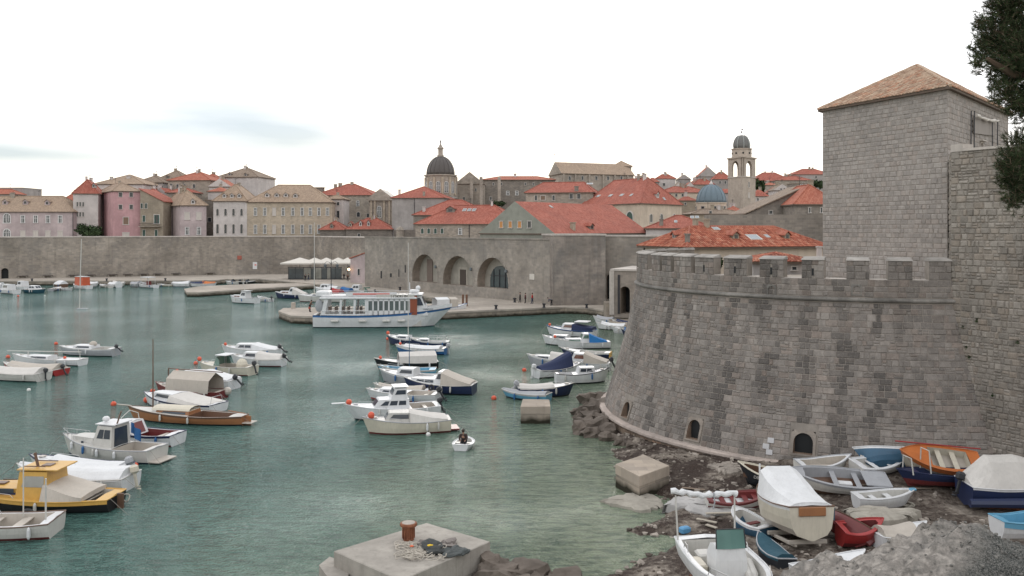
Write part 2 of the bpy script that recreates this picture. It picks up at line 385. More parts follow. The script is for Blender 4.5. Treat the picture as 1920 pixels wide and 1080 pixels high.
flat_rock('rock_shelf', 'flat pale rock shelf lying half in the water left of the slipway', [(1128, 938), (1190, 925), (1232, 930), (1240, 948), (1215, 957), (1160, 948)], .12, .5, M_shelf, 3)
flat_rock('concrete_slipway', 'worn white concrete slipway strip running from the beach into the water', [(1246, 945), (1262, 934), (1330, 932), (1420, 938), (1425, 965), (1335, 968), (1275, 950)], .42, .4, M_slip, 4)
flat_rock('rock_slab', 'pale flat rock slab on the beach between the small white boat and the red dinghy', [(1580, 956), (1640, 948), (1722, 958), (1706, 973), (1610, 976)], 1.15, .5, M_shelf, 7)
flat_rock('rock_slab', 'small brown flat rock on the dark weed below the second arched opening', [(1330, 872), (1372, 866), (1398, 880), (1360, 888)], .62, .4, M_peb, 8)
# boulders at the left foot of the bastion
spots = [(1108, 757, .95), (1124, 752, .8), (1105, 778, .9), (1122, 772, 1.0), (1092, 785, .7), (1112, 792, .9), (1128, 796, .8), (1098, 800, .75), (1116, 808, .85), (1135, 812, .7), (1088, 812, .6), (1106, 818, .6), (1140, 825, .5), (1078, 777, .4), (1162, 834, .38), (1184, 842, .35), (1212, 850, .42), (1242, 858, .36)]
words = ['largest boulder at the waterline beside the bastion plinth', 'rounded boulder touching the bastion at its far left', 'dark boulder in the upper row left of the bastion', 'dark wet boulder behind the pile by the bastion', 'low boulder at the water side of the pile', 'grey boulder in the middle of the pile',
         'boulder wedged against the plinth lip of the bastion', 'brown boulder at the outer edge of the pile', 'broad boulder low in the pile by the water', 'boulder at the foot of the curved plinth', 'small boulder furthest out in the water', 'small wet boulder at the near end of the pile', 'boulder on the weed just below the plinth', 'little rock standing alone in the water left of the pile',
         'pale boulder on the beach below the first arched opening', 'flat boulder on the beach behind the stone mooring block', 'boulder on dark weed right of the mooring block', 'boulder on the beach below the second arched opening']
for i, (a, b, r) in enumerate(spots):
    g = G(a, b, 0); mb = MB(); mb.loft(rock_pts((g.x, g.y, .15), r, rng, 11, 7, .75, .45), True, True)
    o = mb.build('boulder', M_rock); o.location = (0, 0, 0); tag(o, words[i], 'boulder', 'boulders at the foot of the bastion')
# near rocky bank and gravel slope bottom right
def bank_z(x, y):
    crest = 20.2 + .8 * noise.noise(Vector((x * .4, 1, 0)))
    z = 7.14
    z += .28 * noise.noise(Vector((x * .55, y * .55, 2))) + (.55 if x < 10.6 else .55 * max(0, 1 - (x - 10.6) / 1.2)) * (.32 - abs(noise.noise(Vector((x * .95 + y * .4, y * 1.3, 12))))) + .12 * noise.noise(Vector((x * 1.7, y * 1.7, 7))) + .05 * noise.noise(Vector((x * 5, y * 5, 9)))
    kr = 1 if x < 10.2 else max(.15, 1 - (x - 10.2) / 1.5)
    z += kr * (.12 * (.28 - abs(noise.noise(Vector((x * 2.3 - y, y * 2.9, 4))))) * 2 + .06 * (.25 - abs(noise.noise(Vector((x * 6, y * 7, 14))))) * 2)
    if x < 9.6: z -= 1.28 * ((9.6 - x) / 3.6) ** 1.25
    if x > 9.6: z -= .1 * (x - 9.6)
    if y > crest: z -= (y - crest) * 2.2
    if x < 5: z -= (5 - x) * 3
    return max(z, -1.0)
def bank_mat():
    m = NT('rock_and_gravel'); co = m.coord('Object'); sp = m.n('ShaderNodeSeparateXYZ'); m.l(co, sp.inputs[0])
    n1 = m.noise(co, .8, 6, .72); n2 = m.noise(co, 5, 6, .7); n3 = m.noise(co, 34, 3, .7)
    v = m.n('ShaderNodeTexVoronoi'); v.inputs['Scale'].default_value = 2.4; m.l(co, v.inputs['Vector'])
    rock = m.mix(m.ramp(n2, .3, .68), (.13, .125, .115), (.47, .43, .39)); rock = m.mix(m.ramp(n1, .5, .66, 0, .6), rock, (.13, .13, .125)); vr = m.n('ShaderNodeTexVoronoi', feature='DISTANCE_TO_EDGE'); vr.inputs['Scale'].default_value = 1.3; m.l(m.coord('Object', (1, 1.4, 2)), vr.inputs['Vector']); rock = m.mix(m.mul(m.ramp(vr.outputs[0], 0, .09, .5, 0), m.ramp(n2, .4, .6)), rock, (.05, .05, .045))
    grav = m.mix(m.ramp(n3, .42, .66), (.045, .05, .048), (.24, .235, .22)); grav = m.mix(m.ramp(n2, .5, .8, 0, .5), grav, (.07, .075, .06))
    a = m.mathn('SUBTRACT', m.mathn('SUBTRACT', m.mathn('ADD', sp.outputs[0], m.mul(n1, 2.2)), m.mul(m.mathn('SUBTRACT', sp.outputs[1], 17.0), .9)), 9.25)
    c = m.mix(m.ramp(a, -.5, .6), rock, grav)
    m.bump(m.mathn('ADD', m.mul(n2, .8), m.mul(n3, .35)), .9, .12); return m.out(c, .93, .15)
mb = MB(); xs = np.concatenate([np.arange(3.2, 14, .1), np.arange(14, 30, .8)]); ys = np.concatenate([np.arange(2, 14, .6), np.arange(14, 23.5, .1), np.arange(23.5, 26, .5)])
idx = lambda i, j: j * len(xs) + i
mb.add([(x, y, bank_z(x, y)) for y in ys for x in xs], [(idx(i, j), idx(i + 1, j), idx(i + 1, j + 1), idx(i, j + 1)) for j in range(len(ys) - 1) for i in range(len(xs) - 1)])
tag(mb.build('rocky_bank', bank_mat(), smooth=True), kind='structure')
mb = MB(); rng = random.Random(9); M_grav = wallmat('grey_gravel', (.22, .215, .20), 0, stain=.5, mscale=12)
for i in range(5200):
    x = rng.uniform(5.6, 13); y = rng.uniform(14.5, 20.3)
    if x < 9.3 and rng.random() < .85: continue
    r = .012 + .03 * rng.random() ** 3; mb.loft(rock_pts((x, y, bank_z(x, y) + r * .3), r, rng, 5, 3, .7), True, True)
tag(mb.build('gravel', M_grav), 'grey gravel strewn over the bank in the near right corner', 'gravel', kind='stuff')
# ---------------------------------------------------------------- foreground concrete jetty block with bollard
M_conc = wallmat('weathered_concrete', (.36, .335, .30), 0, stain=.25, mscale=3, streak=.35)
def block_thing(name, label, quadpx, z, z0, body2=None, cat='concrete block', two=False, M=None):
    q = [G(a, b, z) for a, b in quadpx]; c = sum(q, Vector()) / 4; r = thing(name, label, cat, (c.x, c.y, 0)); s = .16
    def ring(k, zz): return [Vector((lerp(c.x, p.x, k), lerp(c.y, p.y, k), zz)) for p in q]
    h = (z - 0) * (.42 if two else .6)
    mb = MB(); mb.loft([ring(1.0, z - h), ring(1.0, z - .03), ring(.985, z)], True, True); mb.build('cap_slab', M or M_conc, r)
    mb = MB(); mb.loft([ring(1.02, z0), ring(.985, z - h)], True, True); mb.build('base_block', M_quay_side if two else M_conc, r)
    return r
M_blk = wallmat('dressed_block_stone', (.42, .365, .31), .6, 1.2, .7, .2, .8); tideband(M_conc, .2, .5)
jet = block_thing('jetty_block', 'large concrete jetty block with a rusty bollard in the near water', [(752, 1088), (919, 1015), (800, 980), (626, 1033)], 1.55, -2.5, cat='jetty')
mb = MB(); q = [G(a, b, .9) for a, b in [(640, 1120), (660, 1060), (618, 1046), (598, 1062)]]; mb.prism([(p.x, p.y) for p in q], -2, .95); mb.build('step', M_conc, jet)
block_thing('mooring_block', 'square stone mooring block standing at the beach edge, pale top', [(1199, 893), (1255, 873), (1207, 852), (1154, 870)], 1.25, -1, cat='mooring block', two=True, M=M_blk)
block_thing('mooring_block', 'stone mooring block with a rust band standing alone in the open water', [(976, 762), (1032, 762), (1030, 749), (980, 748)], 1.25, -2.5, cat='mooring block', two=True, M=M_blk)
M_rust = NT('rusty_iron'); _c = M_rust.coord('Object', (1, 1, .4)); _n = M_rust.noise(_c, 7, 5, .7)
M_rust.bump(_n, .5, .02); M_rust = M_rust.out(M_rust.mix(M_rust.ramp(_n, .3, .65), (.10, .035, .02), (.27, .11, .06)), .85, .3)
M_bolltop = paint((.38, .34, .30), .8, 'worn_bollard_top', .6)
g = G(766, 1012, 1.55); bo = thing('bollard', 'rusty iron bollard with flared pale top on the near jetty block', 'bollard', (g.x, g.y, 1.552))
mb = MB(); mb.lathe([(.22, 0), (.22, .05), (.20, .1), (.23, .45), (.25, .52), (.33, .56), (.35, .62), (.33, .68), (.27, .69)], (g.x, g.y, 1.552), 20); mb.build('post', M_rust, bo, smooth=False)
mb = MB(); mb.lathe([(.27, .691), (.25, .705), (.02, .71)], (g.x, g.y, 1.552), 20); mb.build('top_plate', M_bolltop, bo)
for k in range(12):
    a = k * math.pi / 6; mb = MB(); mb.box((g.x + .235 * math.cos(a), g.y + .235 * math.sin(a), 1.552 + .28), (.05, .03, .4), a); mb.build('rib', M_rust, bo)
# rope pile and dark net
rng = random.Random(2); mb = MB()
for k in range(46):
    c = G(770 + rng.uniform(-18, 60), 1035 + rng.uniform(-12, 18) + 0, 1.55); pts = []; a0 = rng.random() * 6; r0 = rng.uniform(.1, .35)
    for j in range(10): a = a0 + j * .75; pts.append((c.x + r0 * math.cos(a) * (1 + .2 * rng.random()), c.y + r0 * .8 * math.sin(a), 1.58 + rng.uniform(0, .14)))
    mb.tube(pts, .017, 4)
tag(mb.build('rope_heap', paint((.50, .46, .40), .95, 'pale_rope', .4)), 'heap of tangled pale rope at the foot of the rusty bollard', 'rope', )
M_net = paint((.045, .05, .05), .95, 'dark_net', .5)
for (px, py, rx, lab, col, nm) in [(815, 1029, .5, 'dark grey folded net right of the rope heap', (.05, .055, .055), 'fishing_net'), (850, 1033, .42, 'grey green net roll at the right end of the jetty heap', (.075, .085, .085), 'fishing_net'), (800, 1021, .34, 'brown grey rag bundle behind the rope on the jetty', (.17, .15, .14), 'rag_bundle'), (842, 1020, .36, 'pale brown rag bundle behind the net on the jetty', (.22, .195, .18), 'rag_bundle')]:
    g = G(px, py, 1.62); mb = MB(); rr = rock_pts((g.x, g.y, 1.60), rx, rng, 26, 12, .34, .5)
    rr = [[p + Vector((0, 0, .05 * noise.noise(p * 9))) for p in r] for r in rr]; rr = [[Vector((p.x, p.y, max(p.z, 1.553))) for p in r] for r in rr]
    mb.loft(rr, True, True); tag(mb.build(nm, paint(col, .95, 'worn_textile', .6)), lab, 'net' if nm == 'fishing_net' else 'rags')
g = G(806, 1023, 1.8); mb = MB(); mb.tube([g + Vector((-.1, 0, 0)), g, g + Vector((.12, .02, 0))], [.03, .06, .03], 8); tag(mb.build('net_float', paint((.75, .5, .03), .5, 'yellow_plastic')), 'yellow float lying on the dark net', 'float')
g = G(772, 1024, 1.72); mb = MB(); mb.sphere(g, .06, 8, 5, sc=(1.4, 1, .7)); tag(mb.build('net_float', paint((.65, .13, .05), .5, 'orange_plastic')), 'small orange float in the rope heap by the bollard', 'float')
# low rocky groyne leading right from the jetty block
rng = random.Random(12)
rk = [(905, 1050, .55), (935, 1058, .6), (965, 1064, .55), (995, 1068, .6), (1025, 1077, .55), (1050, 1084, .55), (915, 1075, .6), (950, 1085, .6)]
for i, (a, b, r) in enumerate(rk):
    g = G(a, b, .8); mb = MB(); mb.loft(rock_pts((g.x, g.y, .45), r * 1.25, rng, 16, 10, .8, .4), True, True)
    tag(mb.build('groyne_rock', M_rock), ['rough brown rock touching the jetty block', 'second rough rock of the groyne counted from the jetty block', 'third rough rock of the groyne counted from the jetty block', 'rough rock in the middle of the low groyne', 'rough rock near the far end of the low groyne', 'last rough rock at the far end of the low groyne', 'rock on the near side of the groyne beside the jetty block', 'rock on the near side in the middle of the groyne'][i], 'rock', 'rocks of the groyne')
# ---------------------------------------------------------------- laid masonry: every stone is real
CAM = Vector((0, 0, EYE))
def sub_iv(ivs, a, b):
    r = []
    for s, e in ivs:
        if b <= s or a >= e: r.append((s, e)); continue
        if a > s: r.append((s, a))
        if b < e: r.append((b, e))
    return r
def masonry(root, surf, v0, v1, ch, lr, ivf, holes, mat, nparts=300, seed=1, depth=.07, gap=.02, tonef=None, name='stone', inset=.035, split=.0, vis=lambda p: True):
    rg = random.Random(seed); stones = []; v = v0
    while v < v1 - .05:
        h = ch * rg.uniform(.85, 1.2)
        if v + h > v1 - ch * .4: h = v1 - v
        ivs = ivf(v + h * .5)
        for (a, b, c, d) in holes:
            if v + h > c + .02 and v < d - .02: ivs = sub_iv(ivs, a, b)
        for s, e in ivs:
            if e - s < .12: continue
            u = s
            while u < e - .01:
                L = lr[0] + (lr[1] - lr[0]) * rg.random() ** 1.3
                if u + L > e - lr[0] * .6: L = e - u
                if L > lr[1] * 1.35: L *= .5
                if rg.random() < split and h > .28:
                    k_ = rg.uniform(.42, .58); q_ = rg.uniform(.4, .6)
                    stones.append((u, u + L, v, v + h * k_, rg.random()))
                    if L > .5: stones.append((u, u + L * q_, v + h * k_, v + h, rg.random())); stones.append((u + L * q_, u + L, v + h * k_, v + h, rg.random()))
                    else: stones.append((u, u + L, v + h * k_, v + h, rg.random()))
                else: stones.append((u, u + L, v, v + h, rg.random()))
                u += L
        v += h
    def geo(mb, st):
        u0, u1, a0, a1, r = st; g = gap; k = depth * (.35 + .65 * rg.random()); b = min(inset, (u1 - u0) * .25, (a1 - a0) * .25)
        t = tonef((u0 + u1) / 2, (a0 + a1) / 2, r) if tonef else .15 + .7 * r
        o, q = [], []
        for (uu, vv, su, sv) in ((u0, a0, 1, 1), (u1, a0, -1, 1), (u1, a1, -1, -1), (u0, a1, 1, -1)):
            p, n = surf(uu + su * g, vv + sv * g); o.append(p)
            p2, n2 = surf(uu + su * (g + b * rg.uniform(.6, 1.5)), vv + sv * (g + b * rg.uniform(.6, 1.5))); q.append(p2 + n2 * (k * rg.uniform(.8, 1.15)))
        mb.add(o + q, [(0, 1, 5, 4), (1, 2, 6, 5), (2, 3, 7, 6), (3, 0, 4, 7), (4, 5, 6, 7)], 0, t)
    sc = []
    for i, st in enumerate(stones):
        p, n = surf((st[0] + st[1]) / 2, (st[2] + st[3]) / 2); d = CAM - p; f = n.dot(d) / d.length
        px = 960 + FL * p.x / p.y; py = HY - FL * (p.z - EYE) / p.y
        ok = f > .05 and 0 < px < 1920 and 0 < py < 1080 and vis((px, py))
        sc.append((-(st[1] - st[0]) * (st[3] - st[2]) * f / d.length_squared if ok else 1, i))
    sc.sort(); chosen = set(i for s, i in sc[:nparts] if s < 0); rest = MB()
    for i, st in enumerate(stones):
        if i in chosen: m = MB(); geo(m, st); m.build(name, mat, root)
        else: geo(rest, st)
    if rest.f: rest.build('masonry', mat, root, kind='stuff')
    return stones
def backing(root, surf, us, vs, holes, mat, name='wall_core', off=0.0):
    for a, b, c, d in holes: us = us + [a, b]; vs = vs + [c, d]
    us = sorted(set(round(x, 4) for x in us)); vs = sorted(set(round(x, 4) for x in vs)); mb = MB(); n = len(us)
    V = [];
    for v in vs:
        for u in us:
            p, nn = surf(u, v); V.append(p + nn * off)
    F = []
    for j in range(len(vs) - 1):
        for i in range(n - 1):
            cu, cv = (us[i] + us[i + 1]) / 2, (vs[j] + vs[j + 1]) / 2
            if any(a < cu < b and c < cv < d for a, b, c, d in holes): continue
            F.append((j * n + i, j * n + i + 1, (j + 1) * n + i + 1, (j + 1) * n + i))
    mb.add(V, F); return mb.build(name, mat, root)
def arch_outline(w, h, n=10, arched=True):
    if not arched: return [(-w / 2, 0), (-w / 2, h), (w / 2, h), (w / 2, 0)]
    r = w / 2; pts = [(-r, 0)]
    for k in range(n + 1): a = math.pi * (1 - k / n); pts.append((r * math.cos(a), h - r + r * math.sin(a)))
    pts.append((r, 0)); return pts
def opening(root, surf, u, v, w, h, depth, frame_mat, back_mat, fw=.2, arched=True, proud=.075, frame_name='opening_frame', back_name='opening_shutter', rev_mat=None, bars=None):
    p0, n0 = surf(u, v + h / 2); nh = Vector((n0.x, n0.y, 0)).normalized()
    inn = arch_outline(w, h, 10, arched); r = []
    def out(q, z=0): p, n = surf(u + q[0], v + q[1]); return p + n * z
    k = (w + 2 * fw) / w
    ou = [(a * k, (b if b == 0 else b + fw * min(1, max(0, (b / h)) ** .5 if not arched else (b - (h - w / 2)) / (w / 2) if b > h - w / 2 else 0))) for a, b in inn]
    ou[0] = (-w / 2 - fw, -fw * .7); ou[-1] = (w / 2 + fw, -fw * .7)
    if arched:      # square stone surround round the arched hole
        W_, H_ = w / 2 + fw, w / 2 + fw; o3 = [ou[0]]
        for a, b in inn[1:-1]:
            dx, dz_ = a, b - (h - w / 2); t = min(W_ / max(abs(dx), 1e-6), H_ / max(dz_, 1e-6)); o3.append((dx * t, h - w / 2 + dz_ * t))
        ou = o3 + [ou[-1]]
    back = [out(q, proud) - nh * 0 for q in inn]; cen = out((0, h / 2)) - nh * depth
    far = []
    for q in inn:
        p = out(q); t = (p - cen).dot(nh); far.append(p - nh * t)
    mb = MB(); front = [out(q, proud) for q in inn]; orim = [out(q, proud) for q in ou]; obase = [out(q, -.02) for q in ou]
    mb.loft([obase, orim, front], True); mb.build(frame_name, frame_mat, root)
    mb = MB(); mb.loft([front, far], True); mb.build('reveal', rev_mat or frame_mat, root)
    mb = MB(); mb.add([p + nh * .02 for p in far], [tuple(range(len(far)))]); bk = mb.build(back_name, back_mat, root)
    if bars:
        mb = MB(); tdir = Vector((-nh.y, nh.x, 0)); c0 = sum(far, Vector()) / len(far)
        for i in range(bars): x = (i + .5) / bars * w - w / 2; b = c0 + tdir * x + nh * .15; mb.box((b.x, b.y, p0.z), (.03, .03, h * .98))
        mb.build('iron_bars', M_iron, root)
M_iron = paint((.03, .03, .035), .6, 'dark_iron')
M_core = wallmat('lime_mortar', (.30, .27, .24), 0, stain=.4, mscale=3)
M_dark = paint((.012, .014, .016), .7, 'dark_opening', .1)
M_bst = stonemat('bastion_stone', (.10, .092, .086), (.36, .328, .30), (.28, .22, .185), .5)
M_twr = stonemat('tower_stone', (.24, .222, .208), (.42, .388, .36), (.35, .295, .26), .2)
M_rgh = stonemat('rubble_wall_stone', (.16, .147, .13), (.38, .348, .31), (.28, .225, .175), .35)
M_plin = stonemat('plinth_stone', (.12, .09, .07), (.33, .26, .20), (.29, .16, .11), .4)
M_cord = wallmat('string_course_stone', (.26, .25, .235), .5, .9, 1.2, .6, .6, .6, mscale=3)
M_cap = wallmat('pale_coping_stone', (.50, .46, .42), 0, stain=.2, mscale=3)
M_surr = wallmat('opening_surround_stone', (.30, .265, .235), .5, .5, .25, .35, .8, mscale=4)
M_mcap = wallmat('weathered_merlon_cap', (.36, .34, .315), 0, stain=.4, mscale=5)
M_led = wallmat('pinkish_ledge_stone', (.44, .38, .345), .4, 1.1, 1.5, .3, .7, .4, mscale=3)
# ---------------------------------------------------------------- round bastion
BC = Vector((25.5, 66.0)); RU = 17.0
bast = thing('round_bastion', 'huge round battered stone bastion with battlements and a string course', 'bastion', (25.5, 66, 0))
def RB(z):
    if z <= 9.9: return lerp(18.5, 16.05, (z - .8) / 9.1) + .16 * math.sin(math.pi * max(0, min(1, (z - .8) / 9.1))) * -1
    return 16.05
def bsurf(u, z):
    a = u / RU; r = RB(z); d = Vector((math.cos(a), math.sin(a), 0)); sl = (RB(z - .1) - RB(z + .1)) / .2
    return Vector((BC.x + d.x * r, BC.y + d.y * r, z)), Vector((d.x, d.y, sl)).normalized()
def bhit(px, z):
    k = (px - 960) / FL; r = RB(z); A = 1 + k * k; B = -2 * (k * BC.x + BC.y); C = BC.length_squared - r * r
    D = B * B - 4 * A * C
    y = (-B - math.sqrt(max(D, 0))) / (2 * A); return y, math.atan2(y - BC.y, k * y - BC.x) % (2 * math.pi) * RU
def bpix(px, py):
    z = 3.0
    for _ in range(20): y, u = bhit(px, z); z = ZP(py, y)
    return u, z, y
UA, UB = rad(118) * RU, rad(292) * RU
holes = []; ops = []
for px, py0, py1, w in ((1505, 812, 852, 1.0), (1298, 786, 824, .85), (1171, 750, 783, .95)):
    u, z, y = bpix(px, py1); u2, z1, y2 = bpix(px, py0); h = z1 - z
    ops.append((u, z, w, h)); holes.append((u - w / 2 - .1, u + w / 2 + .1, z - .08, z1 + .12))
st_cols = [random.Random(77).uniform(UA, UB) for _ in range(40)]
stains = [(bpix(px, 600)[0], w_) for px, w_ in ((1290, .35), (1375, .5), (1437, .55), (1512, .5), (1580, .5), (1640, .3), (1255, .4))]
def btone(u, z, r):
    n = noise.noise(Vector((u * .33, z * .3, 1))); n2 = noise.noise(Vector((u * 1.1, z * .9, 4)))
    t = .50 + .34 * n + .2 * n2 + .26 * (r - .5) * 2 * (.25 + .75 * abs(math.sin(r * 40)) ** 2)
    for su, sw in stains:
        wob = su + .35 * noise.noise(Vector((su, z * .5, 0))) * 2
        d = abs(u - wob) / sw
        if d < 1: t -= .8 * (1 - d * .6) * (.35 + .65 * noise.noise(Vector((su, z * .35, 8))) + .3)
    return max(.02, min(1, t))
hz = [(a, b, c, d) for a, b, c, d in holes]
backing(bast, bsurf, list(np.linspace(UA, UB, 150)), list(np.linspace(.4, 9.9, 20)), hz, M_core)
masonry(bast, bsurf, .8, 9.75, .335, (.24, .74), lambda v: [(rad(150) * RU, rad(281) * RU)], [(a - .12, b + .12, c - .05, d + .1) for a, b, c, d in hz], M_bst, 300, 11, .05, .011, btone, inset=.03, split=.16)
for i, (u, z, w_, h) in enumerate(ops): opening(bast, bsurf, u, z, w_, h, .28, M_surr, M_dark, .14, True, .085, rev_mat=M_plin)  # near-black back panels stand in for the shade inside the openings
# white limestone repairs beside the front opening
for px, py in ((1446, 826), (1437, 837), (1443, 848)):
    u, z, y = bpix(px, py); mb = MB(); a, n = bsurf(u - .17, z - .14); b, _ = bsurf(u + .17, z - .14); c, _ = bsurf(u + .17, z + .14); d, _ = bsurf(u - .17, z + .14)
    n = n * .095; mb.add([a, b, c, d, a + n, b + n, c + n, d + n], [(0, 1, 5, 4), (1, 2, 6, 5), (2, 3, 7, 6), (3, 0, 4, 7), (4, 5, 6, 7)]); mb.build('stone', paint((.50, .50, .51), .85, 'white_limestone', .3), bast)
def ringpart(name, prof, a0, a1, mat, n=110):
    mb = MB(); mb.loft([[Vector((BC.x + (r + .02 * noise.noise(Vector((a * 60, z, 0)))) * math.cos(a), BC.y + (r + .02 * noise.noise(Vector((a * 60, z, 3)))) * math.sin(a), z + .012 * noise.noise(Vector((a * 80, 5, r))))) for r, z in prof] for a in np.linspace(a0, a1, n)], False)
    return mb.build(name, mat, bast, smooth=False)
ringpart('string_course', [(16.0, 9.80), (16.14, 9.82), (16.23, 9.87), (16.26, 9.94), (16.23, 10.01), (16.14, 10.06), (16.0, 10.08)], rad(157), rad(275), M_cord)
ringpart('base_ledge', [(18.45, .84), (18.78, .80), (18.9, .72), (18.92, .60), (18.82, .50), (18.6, .47)], rad(118), rad(285), M_led)
def psurf(u, z): a = u / 18.7; r = 18.72 + (.5 - z) * .12; d = Vector((math.cos(a), math.sin(a), 0)); return Vector((BC.x + d.x * r, BC.y + d.y * r, z)), d
backing(bast, psurf, list(np.linspace(rad(118) * 18.7, rad(285) * 18.7, 120)), [-1.6, -.8, 0, .5], [], M_core, 'plinth_core')
masonry(bast, psurf, -1.1, .47, .38, (.4, 1.1), lambda v: [(rad(165) * 18.7, rad(282) * 18.7)], [], M_plin, 0, 5, .06, .016)
# parapet and merlons
mer = [(1197, 1214), (1222, 1237), (1241, 1258), (1264, 1296), (1303, 1338), (1357, 1400), (1424, 1469), (1503, 1545), (1587, 1630), (1665, 1711), (1742, 1784)]
mu = []
for a, b in mer:
    ua, ub = bhit(a, 11)[1], bhit(b, 11)[1]; mu.append((ua, ub))
mu = [m for m in mu if m[1] - m[0] > .3]
# further merlons round the hidden back-left side keep the same rhythm
u = mu[0][0] - 1.1
while u > rad(128) * RU: mu.insert(0, (u - 1.5, u)); u -= 2.5
ZC, ZM = 11.12, 12.3
slits = [((a + b) / 2, 11.5) for a, b in mu[-7:-3]]
sh = [(u - .06, u + .06, z - .22, z + .22) for u, z in slits]
backing(bast, bsurf, list(np.linspace(UA, rad(270) * RU, 100)), [9.9, 10.5, ZC], [], M_core, 'parapet_core')
def mint(v): return [(mu[0][0], rad(268.6) * RU)] if v < ZC - .05 else mu
def mtop(v): return mint(v)
masonry(bast, bsurf, 10.1, ZC, .34, (.3, .8), lambda v: [(rad(150) * RU, rad(268.6) * RU)], [], M_bst, 60, 21, .045, .011, lambda u, z, r: max(0, min(1, btone(u, z, r) + .08)))
masonry(bast, bsurf, ZC, ZM - .1, .36, (.3, .7), lambda v: mu, sh, M_bst, 120, 22, .04, .011, lambda u, z, r: max(0, min(1, btone(u, z, r) + .05)))
def arc(r, ua, ub, z, n=4): return [Vector((BC.x + r * math.cos(lerp(ua, ub, k / n) / RU), BC.y + r * math.sin(lerp(ua, ub, k / n) / RU), z)) for k in range(n + 1)]
for ua, ub in mu:
    mb = MB(); a0 = arc(16.03, ua, ub, ZC) + arc(15.35, ua, ub, ZC)[::-1]
    t0 = [Vector((p.x, p.y, ZM - .1)) for p in a0]; mb.loft([a0, t0], True, True); mb.build('merlon', M_core, bast)
    mb = MB(); c = arc(16.13, ua - .04, ub + .04, ZM - .1) + arc(15.3, ua - .04, ub + .04, ZM - .1)[::-1]; top = arc(16.05, ua, ub, ZM - .02) + arc(15.4, ua, ub, ZM + .1)[::-1]
    mb.loft([c, top], True, True); mb.build('merlon_cap', M_mcap, bast)
for u, z in slits:
    p, n = bsurf(u, z); mb = MB(); mb.box(p + n * .004, (.012, .11, .42), u / RU); mb.build('arrow_slit', M_dark, bast)
mb = MB(); mb.loft([arc(16.03, UA, rad(270) * RU, 9.9, 60), arc(16.03, UA, rad(270) * RU, ZC + .005, 60), arc(15.35, UA, rad(270) * RU, ZC + .03, 60), arc(15.35, UA, rad(270) * RU, 9.7, 60)], False); mb.build('parapet', M_cap, bast)
mb = MB(); mb.add(arc(15.6, UA, rad(300) * RU, 9.75, 60) + [Vector((52, 60, 9.75)), Vector((45, 92, 9.75))], [tuple(range(63))]); mb.build('roof_terrace', M_quay, bast)
# dark niche under the coping in the front
u, z, y = bpix(1607, 556); 
for px in (1606, 1447):
    u, z, y = bpix(px, 548); opening(bast, bsurf, u, z - .12, .45, .5, .4, M_cord, M_dark, .08, True, .07, 'niche_frame', 'niche_back')
# ---------------------------------------------------------------- square tower with tiled roof
T0, T1, T2 = Vector((23.3, 66.5)), Vector((27.5, 56.0)), Vector((38.6, 69.0)); T3 = T0 + T2 - T1; TZ = 22.95
tower = thing('square_tower', 'tall square stone tower with a pyramid tile roof behind the bastion', 'tower', ((T0 + T2) / 2).to_3d())
def planar(A, B):
    d = (B - A).normalized(); n = Vector((d.y, -d.x, 0))
    return (lambda u, z: (Vector((A.x + d.x * u, A.y + d.y * u, z)), n)), (B - A).length
def plan_u(A, B, px):
    d = (B - A).normalized(); k = (px - 960) / FL; s = (k * A.y - A.x) / (d.x - k * d.y); return s, A.y + s * d.y
def wall_px(A, B, px, py): s, y = plan_u(A, B, px); return s, ZP(py, y)
s1_, L1 = planar(T0, T1); s2_, L2 = planar(T1, T2); s3_, L3 = planar(T2, T3); s4_, L4 = planar(T3, T0)
def ttone(u, z, r): return max(.05, min(1, .5 + .5 * (r - .5) + .3 * noise.noise(Vector((u * .25, z * .25, 3)))))
wu, wz = wall_px(T1, T2, 1840, 285)
th = [(wu - .42, wu + .42, wz - .1, wz + .75)]
backing(tower, s1_, [0, L1], [8, TZ], [], M_core); backing(tower, s2_, [0, L2], [8, TZ], th, M_core, 'wall_core'); backing(tower, s3_, [0, L3], [8, TZ], [], M_core); backing(tower, s4_, [0, L4], [8, TZ], [], M_core)
masonry(tower, s1_, 9.6, TZ, .31, (.28, .68), lambda v: [(0, L1)], [], M_twr, 220, 31, .04, .013, ttone)
masonry(tower, s2_, 9.6, TZ, .31, (.28, .68), lambda v: [(0, L2)], [(a - .1, b + .1, c, d) for a, b, c, d in th], M_twr, 80, 32, .04, .013, ttone)
opening(tower, s2_, wu, wz, .64, .62, .5, M_cap, M_dark, .1, False, .06, 'window_frame', 'window_pane')
p, n = s2_(wu, wz + .78); mb = MB(); mb.box(p + n * .14, (1.3, .26, .09), math.atan2((T2 - T1).y, (T2 - T1).x)); mb.build('window_hood', M_cap, tower)
